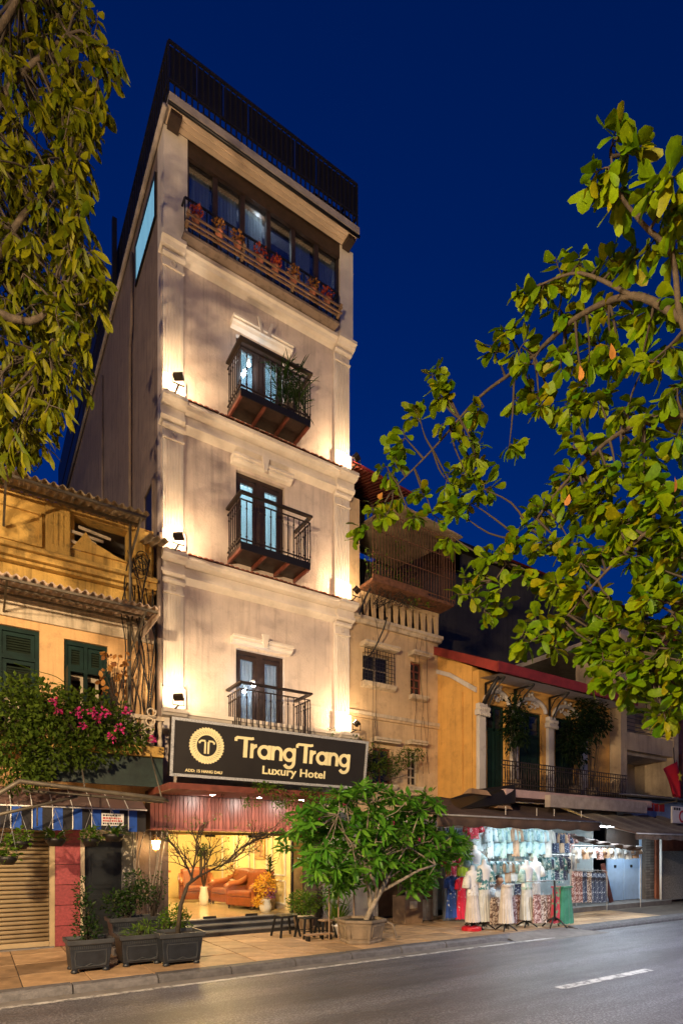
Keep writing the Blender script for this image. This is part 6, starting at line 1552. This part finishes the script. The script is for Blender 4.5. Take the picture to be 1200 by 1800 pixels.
for (px,py) in ros: bush(fm, at(px,py+6,8.45), .22, .25, .16, 46, .12, .05, .1, .2)
tag(fm.build('inner_foliage', L_FRAN, ft), kind='stuff')
leaf_parts(ft, leaves, g, L_FRAN)
for px,py in ((562,1438),(605,1415),(690,1447),(735,1475)):
    f = MB(); bush(f, at(px,py,7.75), .025,.025,.025, 8, .035,.03,0,.3); f.build('blossom', L_PINK, ft)
# plants around the pot and entrance
def pot(name, label, x, y, r_, h, mat, group=None):
    t = thing(name, label, 'plant pot', (x,y,0), group); MB().lathe([(r_*.7,0),(r_*.98,h*.9),(r_*1.06,h*.9),(r_*1.06,h),(r_*.92,h),(r_*.88,h*.9)],(x,y,0),18).build('pot_body', mat, t, True); MB().lathe([(r_*.9,h*.9),(.01,h*.93)],(x,y,0),18).build('soil', m_soil, t); return t
pot('round_pot','pale round pot under the clipped ball shrub',5.55,10.0,.22,.34,m_creamtrim)
bushy('ball_shrub','dense clipped ball shrub right of the entrance steps',(5.55,10.0,.32),[(0,0,.24,.33,.26,1500)],6,L_GREEN,.055,.03,cat='shrub')
pot('white_pot','white plastic pot behind the hexagonal pot',5.72,8.95,.13,.24,m_white); pot('clay_pot','small clay pot with big leafed plant behind the pot',5.95,9.6,.15,.24,m_stonepot)
t = thing('big_leaf_plant','broad leafed plant with yellowing leaves against the white wall','plant',(5.95,9.6,.2)); g2 = leaf_geo(.30,.13,.25,.3,.45); f=MB(); s=MB()
for k in range(26):
    a=random.random()*6.28; e=Vector((5.95+.22*math.cos(a)*random.random(),9.6+.22*math.sin(a)*random.random(),.45+.45*random.random())); s.tube([(5.95,9.6,.2),e],[.007,.004],4); f.add(g2[0],g2[1],orient(e,(math.cos(a),math.sin(a),random.uniform(-.3,.9)),0,random.uniform(.5,1)))
tag(f.build('foliage', L_GREEN, t, True), kind='stuff'); tag(s.build('stem', L_GREEN, t), kind='stuff')
t = thing('spiky_plant','upright spiky plant tied to stakes beside the frangipani','plant',(5.72,8.95,.2)); g3=leaf_geo(.45,.035,.2,.25,.35); f=MB()
for k in range(60): a=random.random()*6.28; f.add(g3[0],g3[1],orient((5.72+.06*math.cos(a),8.95+.06*math.sin(a),.22+.2*random.random()),(math.cos(a),math.sin(a),random.uniform(1.2,3.5)),0,random.uniform(.5,1.0)))
tag(f.build('foliage', L_GREEN, t, True), kind='stuff')
for x in (5.38,5.58,5.92): o = MB().tube([(x,8.75,0),(x+.02,8.78,1.25)],.014,6).build('bamboo_stake', m_plywood); tag(o, {5.38:'left',5.58:'middle',5.92:'right'}[x]+' wooden stake behind the hexagonal pot','stake','wooden stakes behind the pot')
bushy('dry_twig_plant','dry brown twiggy plant by the right entrance pillar',(6.12,10.35,0),[(0,0,.5,.2,.3,60),(.1,0,.95,.18,.25,60),(-.05,0,1.2,.15,.2,40)],18,L_DRY,.04,.025)
ch = cable([(6.12,8.05,.36),(6.22,7.98,.30),(6.25,7.96,.18),(6.27,7.95,.06)],.022,None,'hanging_chain',m_stonepot); tag(ch,'knobbly dark stem trailing from the right of the hexagonal pot','vine')
# stools and low table
m_blk = basic('black_stool_metal',(.02,.02,.02),.4,.4)
def stool(x,y,h,w,label,mat_top):
    t = thing('metal_stool', label, 'stool', (x,y,0), 'black stools by the steps'); MB().box(x-w/2,x+w/2,y-w/2,y+w/2,h-.025,h).build('seat', mat_top, t, bevel=.01)
    for sx in (-1,1):
        for sy in (-1,1): MB().bar((x+sx*w*.6,y+sy*w*.6,0),(x+sx*w*.42,y+sy*w*.42,h-.026),.035,.03).build('leg', m_blk, t)
    for s in (-1,1): MB().bar((x-w*.5,y+s*w*.5,h*.35),(x+w*.5,y+s*w*.5,h*.35),.015).build('stretcher', m_blk, t)
stool(4.95,9.62,.40,.34,'black metal stool nearest the entrance steps',m_blk); stool(5.22,9.25,.38,.30,'second black metal stool from the steps',m_blk); stool(5.48,9.05,.34,.26,'small wooden topped stool beside the white pot',m_plywood)
lt = thing('low_bench','low wooden slat bench in front of the stools','bench',(5.2,8.85,0)); MB().box(4.95,5.5,8.78,8.92,.10,.125).build('seat_board', m_plywood, lt)
for x in (5.0,5.45): MB().box(x-.02,x+.02,8.8,8.9,0,.099).build('leg', m_blk, lt)
# lobby flowers ----------------------------------------------------------
x,y = 5.35,11.35; t = thing('flower_arrangement','tall yellow flower arrangement inside the glass front','flowers',(x,y,FZ)); MB().lathe([(.10,0),(.14,.12),(.10,.25),(.12,.28)],(x,y,FZ-.002),16).build('vase', m_white, t, True)
f=MB(); bush(f,(x,y,FZ+.58),.26,.22,.24,420,.07,.045,0,.3); bush(f,(x-.2,y-.05,FZ+.25),.14,.12,.1,120,.06,.04,0,.3); tag(f.build('flower_mass', L_YEL, t), kind='stuff'); f=MB(); bush(f,(x+.08,y-.1,FZ+.42),.12,.1,.12,70,.06,.04,0,.3); tag(f.build('purple_bloom', leafmat('petal_purple',[(.25,.05,.3),(.4,.15,.4)]), t), kind='stuff')
x,y=5.62,11.75; t=thing('tall_indoor_plant','tall green plant standing behind the yellow flowers','plant',(x,y,FZ)); MB().lathe([(.12,0),(.16,.3)],(x,y,FZ-.002),16).build('pot_body',m_stonepot,t,True); f=MB(); g4=leaf_geo(.28,.06,.2,.2,.4); s=MB()
for k in range(6):
    px_,py_=x+random.uniform(-.1,.1),y+random.uniform(-.1,.1); s.tube([(x,y,FZ+.28),(px_,py_,FZ+1.2)],.008,5)
    for q in range(11): a=random.random()*6.28; f.add(g4[0],g4[1],orient((px_,py_,FZ+.5+.75*q/11),(math.cos(a),math.sin(a),.7),0,random.uniform(.5,.9)))
tag(f.build('foliage',L_DARK,t,True),kind='stuff'); tag(s.build('stem',L_DARK,t),kind='stuff')
x,y=4.75,13.6; t=thing('lucky_bamboo','tall bundle of bamboo stems in a white vase in the lobby','plant',(x,y,FZ)); MB().lathe([(.09,0),(.12,.2),(.08,.42),(.1,.46)],(x,y,FZ-.002),16).build('vase',m_white,t,True); f=MB()
for k in range(7):
    a=k*.9; q=(x+.09*math.cos(a),y+.09*math.sin(a)); MB().tube([(x,y,FZ+.4),(q[0],q[1],FZ+.8),(q[0],q[1],FZ+1.35)],.014,6).build('stem',m_darkwood,t,True); bush(f,(q[0],q[1],FZ+1.35),.12,.12,.12,30,.1,.03,-.2,.3)
tag(f.build('foliage',L_DARK,t),kind='stuff')
x,y=5.5,13.0; t=thing('dried_flower_vase','vase of dried flowers standing between the armchairs','flowers',(x-.25,y,FZ)); MB().lathe([(.07,0),(.09,.4),(.05,.62),(.07,.66)],(x-.25,y,FZ-.002),14).build('vase',m_creamtrim,t,True); f=MB(); bush(f,(x-.25,y,FZ+.86),.16,.16,.2,150,.08,.02,.4,.2); tag(f.build('flower_mass',L_DRY,t),kind='stuff')
x,y=3.42,13.2; t=thing('desk_flowers','red flowers on the reception desk','flowers',(x,y,FZ+.9)); MB().lathe([(.05,0),(.07,.12)],(x,y,FZ+.901),12).build('vase',m_white,t,True); f=MB(); bush(f,(x,y,FZ+1.18),.16,.16,.15,130,.06,.04,0,.3); tag(f.build('flower_mass',L_RED,t),kind='stuff')
# creepers over the canopy and on the sign -------------------------------
t = thing('canopy_creeper','thin creeper hanging over the timber canopy fascia','creeper',(4.5,9.0,2.62)); f=MB(); s=MB()
for (px,py,Y,rx,rz,n) in ((470,1385,9.02,.35,.10,260),(500,1405,9.0,.3,.16,240),(520,1440,9.3,.25,.12,120),(440,1410,9.2,.2,.08,60),(545,1392,9.0,.25,.08,160)): bush(f,at(px,py,Y),rx,.12,rz,n,.055,.03,-.3,.2)
for k in range(26):
    px=random.uniform(300,540); a=at(px,1392+random.uniform(0,18),9.4); b=at(px+random.uniform(-15,15),1440+random.uniform(-10,30),9.6); s.tube([a,a.lerp(b,.5)+rv()*.08,b],[.004,.003,.002],4)
    if random.random()<.6: bush(f,b,.08,.05,.06,10,.045,.022,-.3,.1)
tag(f.build('foliage',L_GREEN,t),kind='stuff'); tag(s.build('stem',m_twig,t),kind='stuff')
t = thing('vine_shrub','vine shrub growing before the lower windows of the beige house','shrub',tuple(at(680,1370,10.3))); f=MB(); s=MB()
for (px,py,rx,rz,n) in ((660,1335,.38,.3,700),(690,1345,.3,.25,420),(715,1330,.28,.2,300),(735,1325,.2,.14,120),(650,1355,.25,.18,200),(625,1300,.15,.1,60)): bush(f,at(px,py,10.25),rx,.2,rz,n,.06,.03,-.1,.3)
stems(s,at(680,1372,10.35),[at(random.uniform(640,745),random.uniform(1310,1360),10.25) for _ in range(14)])
tag(f.build('foliage',L_BOUG,t),kind='stuff'); tag(s.build('stem',m_twig,t),kind='stuff')
# plants on balconies
t = thing('balcony_fern','long drooping fern filling the right of the topmost balcony','plant',(5.35,10.2,10.3)); f=MB(); g5=leaf_geo(.42,.03,.2,.55,.35); MB().lathe([(.14,0),(.18,.25)],(5.35,10.25,10.302),14).build('pot_body',m_stonepot,t,True)
for k in range(330): a=random.random()*6.28; f.add(g5[0],g5[1],orient((5.3+random.uniform(-.25,.3),10.12+random.uniform(-.06,.12),10.5+.75*random.random()),(math.cos(a)*.6,math.sin(a)*.5-.15,random.uniform(-.5,1.3)),0,random.uniform(.45,1.0)))
tag(f.build('foliage',L_DARK,t,True),kind='stuff')
for i in range(8):
    x=3.45+i*.40+random.uniform(-.05,.05); y=10.20; z=13.075
    t=thing('flower_pot',ords[i]+' terracotta flower pot from the left on the top floor railing shelf','flower pot',(x,y,z),'flower pots on the top railing'); MB().lathe([(.05,0),(.075,.11),(.082,.11),(.082,.13),(.06,.13)],(x,y,z),12).build('pot_body',m_terracotta,t,True)
    f=MB(); bush(f,(x,y,z+.24),.13,.08,.13,110,.05,.035,0,.2); tag(f.build('flower_mass',[L_RED,L_DRY,L_DRY,L_RED][i%4],t),kind='stuff')
t = thing('sign_weed','small weed sprouting behind the right end of the sign','plant',(6.3,10.3,3.3)); f=MB(); bush(f,(6.35,10.2,4.08),.14,.05,.13,40,.05,.025,.3,.1); tag(f.build('foliage',L_GREEN,t),kind='stuff'); s=MB(); stems(s,(6.3,10.3,3.3),[(6.3+.1*rv().x,10.2,4.1) for _ in range(5)],.006); tag(s.build('stem',m_twig,t),kind='stuff')
t = thing('cage_creeper','dry creeper climbing inside the roof cage of the beige house','creeper',(8.3,10.3,7.64)); f=MB(); s=MB()
for k in range(60):
    a=at(random.uniform(640,770),1065+random.uniform(-8,5),10.35); b=at(random.uniform(640,770),random.uniform(955,1040),10.35); s.tube([a,a.lerp(b,.5)+rv()*.2,b],[.008,.006,.003],4)
for k in range(14): bush(f,at(random.uniform(645,760),random.uniform(955,1060),10.3),.2,.1,.2,34,.06,.035,-.2,.2)
tag(f.build('foliage',L_GREEN,t),kind='stuff'); tag(s.build('stem',m_twig,t),kind='stuff')
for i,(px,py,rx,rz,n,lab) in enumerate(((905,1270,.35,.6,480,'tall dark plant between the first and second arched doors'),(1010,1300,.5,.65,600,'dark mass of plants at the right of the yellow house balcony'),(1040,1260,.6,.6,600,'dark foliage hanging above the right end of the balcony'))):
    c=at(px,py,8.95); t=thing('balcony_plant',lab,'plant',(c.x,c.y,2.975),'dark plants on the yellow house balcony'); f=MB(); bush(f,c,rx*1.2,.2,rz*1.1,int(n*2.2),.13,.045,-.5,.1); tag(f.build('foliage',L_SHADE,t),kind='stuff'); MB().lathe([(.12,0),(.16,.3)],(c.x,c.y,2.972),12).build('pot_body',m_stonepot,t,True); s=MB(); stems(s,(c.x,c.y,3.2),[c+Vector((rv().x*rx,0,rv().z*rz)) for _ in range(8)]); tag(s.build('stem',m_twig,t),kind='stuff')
# ================================================================== STREET TREES
random.seed(77)
GEO_R = leaf_geo(.18,.105,.2,.08,.60,True)
def catm(P, k=5):
    out=[]
    for i in range(len(P)-1):
        a=P[max(i-1,0)];b=P[i];c=P[i+1];d=P[min(i+2,len(P)-1)]
        for j in range(k): t=j/k; out.append(.5*((2*b)+(c-a)*t+(2*a-5*b+4*c-d)*t*t+(3*b-a-3*c+d)*t*t*t))
    out.append(P[-1]); return out
def limb(tree, P, r0, r1, mat):
    C = catm(P); n=len(C); MB().tube(C,[r0+(r1-r0)*i/(n-1) for i in range(n)],9).build('limb', mat, tree, True); return C
def tree_clusters(tree, nodes, clusters, geo, mat, nleaf, rad_px, droop, smin=.65, smax=1.05, dry=.0):
    tw=MB(); leaves=[]
    for (px,py,d) in clusters:
        p=atd(px,py,d); h=min(nodes,key=lambda q:(q-p).length); mid=h.lerp(p,.5)+rv()*.12*(h-p).length; tw.tube(catm([h,mid,p],3),[.014,.013,.011,.010,.008,.006,.005],5,False)
        for s_ in range(3):
            e=p+rv()*rad_px/1000*d*1.1+Vector((0,0,droop*.05)); tw.tube([p,p.lerp(e,.5)+rv()*.02,e],[.006,.005,.003],4,False)
            ax=(e-p).normalized() if (e-p).length>1e-4 else Vector((0,0,1))
            n=max(2,nleaf//3)
            for k in range(n):
                q=k/n; side=1 if k%2 else -1; pos=p.lerp(e,.25+.75*q); u=ax.cross(Vector((0,0,1))); u=u.normalized() if u.length>.1 else Vector((1,0,0))
                dr=ax*random.uniform(.3,.9)+u*side*random.uniform(.4,1)+Vector((0,0,random.uniform(-.6,.5)+droop))+rv()*.35
                leaves.append((pos,dr,random.uniform(-1.1,1.1),random.uniform(smin,smax)))
    tag(tw.build('twig', m_twig, tree, True), kind='stuff'); leaf_parts(tree, leaves, geo, mat); return leaves
# --- right-hand tree: stands on the near pavement, right of the camera, reaches over the road
rt_ = thing('street_tree','broad leafed street tree reaching in from the right over the road','tree',(5.9,.9,0))
TR=[Vector((5.9,.9,0)),Vector((5.8,.95,1.6)),Vector((5.55,1.05,3.2)),atd(1330,760,4.4)]
C=catm(TR); MB().tube(C,[.16-.09*i/(len(C)-1) for i in range(len(C))],12).build('trunk', m_bark, rt_, True)
LB_=[[TR[3],atd(1240,650,4.4),atd(1196,560,4.35),atd(1180,450,4.25),atd(1130,395,4.15),atd(1085,335,4.05),atd(1073,275,4.0)],
     [atd(1196,560,4.35),atd(1110,520,4.6),atd(1010,560,5.1),atd(920,640,5.7),atd(840,700,6.2),atd(760,790,6.7),atd(690,860,7.1)],
     [TR[3],atd(1200,730,4.7),atd(1090,760,5.2),atd(1000,840,5.7),atd(930,930,6.1),atd(870,1020,6.3)],
     [TR[3],atd(1230,860,4.7),atd(1130,940,5.1),atd(1050,1020,5.4),atd(990,1090,5.6)],
     [TR[3],atd(1260,950,4.8),atd(1200,1060,5.0),atd(1150,1150,5.2)],
     [atd(1110,520,4.6),atd(1020,480,4.8),atd(950,500,5.0)]]
nodes=[]
for P in LB_: nodes+=limb(rt_,P,.030 if P is not LB_[-1] else .018,.007,m_bark)[2:]
cl=[(1075,255,4),(1105,268,4),(1062,295,4),(1065,325,4.1),(1095,335,4.1),(1182,312,3.9),(1150,330,4),(1170,360,4.1),(1195,390,4.1),
 (925,515,5.1),(955,500,5),(985,480,5),(1020,465,4.9),(1055,470,4.8),(1090,462,4.7),(1120,440,4.5),(1150,420,4.3),(1185,430,4.2),
 (985,545,5.2),(1030,550,5.1),(1075,560,4.9),(1120,560,4.8),(1160,540,4.6),(1190,520,4.4),(890,590,5.6),(915,610,5.5),(870,625,5.8),(935,640,5.5),(985,640,5.3),(1035,630,5.2),(1080,620,5),(1125,640,4.8),(1170,610,4.6),(1190,680,4.6),
 (760,665,6.4),(785,680,6.4),(775,700,6.4),(740,745,6.7),(712,770,6.8),(690,795,7),(680,820,7),(790,745,6.5),(818,770,6.4),(850,715,6.2),(905,700,5.9),(945,700,5.8),(965,725,5.7),(835,800,6.4),(820,835,6.4),(785,845,6.6),(850,860,6.3),(745,875,6.8),(805,900,6.5),(895,780,6),(705,875,7.1),(640,930,7.2),(655,905,7.2),(790,940,6.6),(760,905,6.8),(830,885,6.4),(680,905,7.1),(725,910,7),
 (1000,720,5.5),(1050,700,5.3),(1100,720,5.1),(1150,735,4.9),(1190,760,4.8),(1030,790,5.5),(1080,820,5.3),(1130,800,5.1),(1170,850,4.9),(985,870,5.8),(1005,845,5.7),(1040,890,5.5),(1100,900,5.3),(1150,920,5.1),(1190,900,4.9),(950,900,6),(905,955,6.1),(865,980,6.3),(845,1005,6.4),(880,1040,6.2),(850,1075,6.3),(920,1000,6),(960,960,5.9),(1000,950,5.7),(1060,960,5.5),(1110,980,5.2),(1160,1000,5.1),(1195,980,5),(980,1030,5.7),(1020,1040,5.5),(1070,1050,5.4),(1120,1060,5.2),(1180,1080,5),(960,1090,5.6),(935,1125,5.6),(1000,1110,5.6),(1040,1130,5.5),(1080,1100,5.4),(1130,1120,5.3),(1100,1160,5.4),(1180,1140,5.1),(1160,1190,5.2),(1190,1220,5.1),(1080,1190,5.4),(1120,1205,5.4),(1165,1250,5.2),(1195,1160,5),(1060,1160,5.5),(1145,1050,5.0),(1090,930,5.2),(1175,950,5.0),(1130,860,5.0),(1060,860,5.4),(1020,990,5.5)]
cl += [(a+random.uniform(-28,28),b+random.uniform(-28,28),c+random.uniform(-.1,.5)) for a,b,c in cl if a>960 and b>600] + [(a+random.uniform(-30,30),b+random.uniform(-30,30),c+random.uniform(0,.6)) for a,b,c in cl if a>820 and b>850]
tree_clusters(rt_, nodes, cl, GEO_R, L_TREE, 18, 25, -.15, .55, 1.05)
yl=MB()
for (px,py,d) in ((1018,642,5.2),(1073,603,5),(1000,868,5.7),(1185,838,4.9),(672,865,7.1)): yl=MB().add(GEO_R[0],GEO_R[1],orient(atd(px,py,d-.3),(random.uniform(-.8,.8),.1,-1),random.random()*3,.62)).build('yellow_leaf', L_DRY, rt_, True)
# --- left-hand tree: on the hotel-side kerb, left of the frame
GEO_L = leaf_geo(.17,.062,.3,.3,.6)
lt_ = thing('street_tree','dense street tree hanging in from the left beside the yellow house','tree',(-1.7,6.9,0))
TL=[Vector((-1.7,6.9,0)),Vector((-1.65,6.85,2.5)),Vector((-1.5,6.7,5)),Vector((-1.2,6.4,7))]
C=catm(TL); MB().tube(C,[.22-.08*i/(len(C)-1) for i in range(len(C))],12).build('trunk', m_bark, lt_, True)
nodes=[]
for P in ([TL[3],atd(-60,500,5.8),atd(40,380,5.6),atd(120,300,5.4)],[TL[3],atd(-80,300,5.6),atd(20,150,5.4),atd(120,60,5.3)],[TL[2],atd(-80,700,5.8),atd(20,640,5.7),atd(90,620,5.5)],[TL[3],atd(-40,100,5.2),atd(60,-60,5.2)],[TL[3],atd(20,560,5.4),atd(100,520,5.3)]): nodes+=limb(lt_,P,.06,.012,m_bark)[2:]
edge=[(0,150),(40,165),(90,205),(130,190),(170,185),(210,175),(260,158),(330,148),(420,160),(480,180),(515,190),(560,155),(610,150),(650,150),(700,110),(750,80),(800,50),(830,30)]
def right_at(y):
    for i in range(len(edge)-1):
        if edge[i][0]<=y<=edge[i+1][0]:
            t=(y-edge[i][0])/(edge[i+1][0]-edge[i][0]); return edge[i][1]+(edge[i+1][1]-edge[i][1])*t
    return 20
cl=[]
for k in range(400):
    y=random.uniform(-60,800); r_=right_at(max(0,min(y,829)))-14; cl.append((random.uniform(-70,r_),y,random.uniform(4.9,7.2)))
for y in range(10,800,26): cl.append((right_at(y)-16,y,random.uniform(4.9,5.6)))
tree_clusters(lt_, nodes, cl, GEO_L, L_LEFT, 15, 32, -.7)
# ================================================================== STREET LAMPS (behind the camera, on the near pavement)
m_lamp = emis('sodium_glass', (1,.66,.25), 60)
def street_lamp(x, y, h, power, label):
    t = thing('street_lamp', label, 'street lamp', (x,y,0), 'street lamps on the near pavement')
    MB().lathe([(.11,0),(.10,.5),(.06,.55),(.045,h)],(x,y,0),12).build('pole', m_galv, t, True)
    MB().tube([(x,y,h-.02),(x,y+.25,h+.22),(x,y+.9,h+.28)],.03,8).build('arm', m_galv, t, True)
    MB().box(x-.11,x+.11,y+.85,y+1.4,h+.24,h+.34).build('head', m_galv, t, bevel=.02); MB().box(x-.09,x+.09,y+.9,y+1.36,h+.225,h+.239).build('lens', m_lamp, t)
    point_light('lamp_light', (x,y+1.13,h+.10), power, (1,.72,.42), .16, t)
street_lamp(-2.4,-.9,4.8,3300,'nearest sodium street lamp left of the camera')
street_lamp(-9.5,-.9,4.8,4300,'farther sodium street lamp left of the camera')
def white_lamp(x, y, h, power, label):
    t = thing('street_lamp', label, 'street lamp', (x,y,0), 'street lamps on the near pavement')
    MB().lathe([(.11,0),(.10,.5),(.06,.55),(.045,h)],(x,y,0),12).build('pole', m_galv, t, True)
    MB().tube([(x,y,h-.02),(x,y+.4,h+.25),(x,y+1.6,h+.3)],.03,8).build('arm', m_galv, t, True)
    MB().box(x-.13,x+.13,y+1.5,y+2.1,h+.26,h+.35).build('head', m_galv, t, bevel=.02); MB().box(x-.11,x+.11,y+1.55,y+2.05,h+.245,h+.259).build('lens', m_tube, t)
    l = bpy.data.lights.new('lamp_light','SPOT'); l.energy = power; l.color = (.82,.88,1); l.spot_size = R(128); l.spot_blend = .6; l.shadow_soft_size = .15
    o = bpy.data.objects.new('lamp_light', l); col.objects.link(o); o.parent = t; o.location = (0, 1.8, h+.2)
white_lamp(11.0,-.7,5.6,3600,'white downward street lamp further along the near pavement')
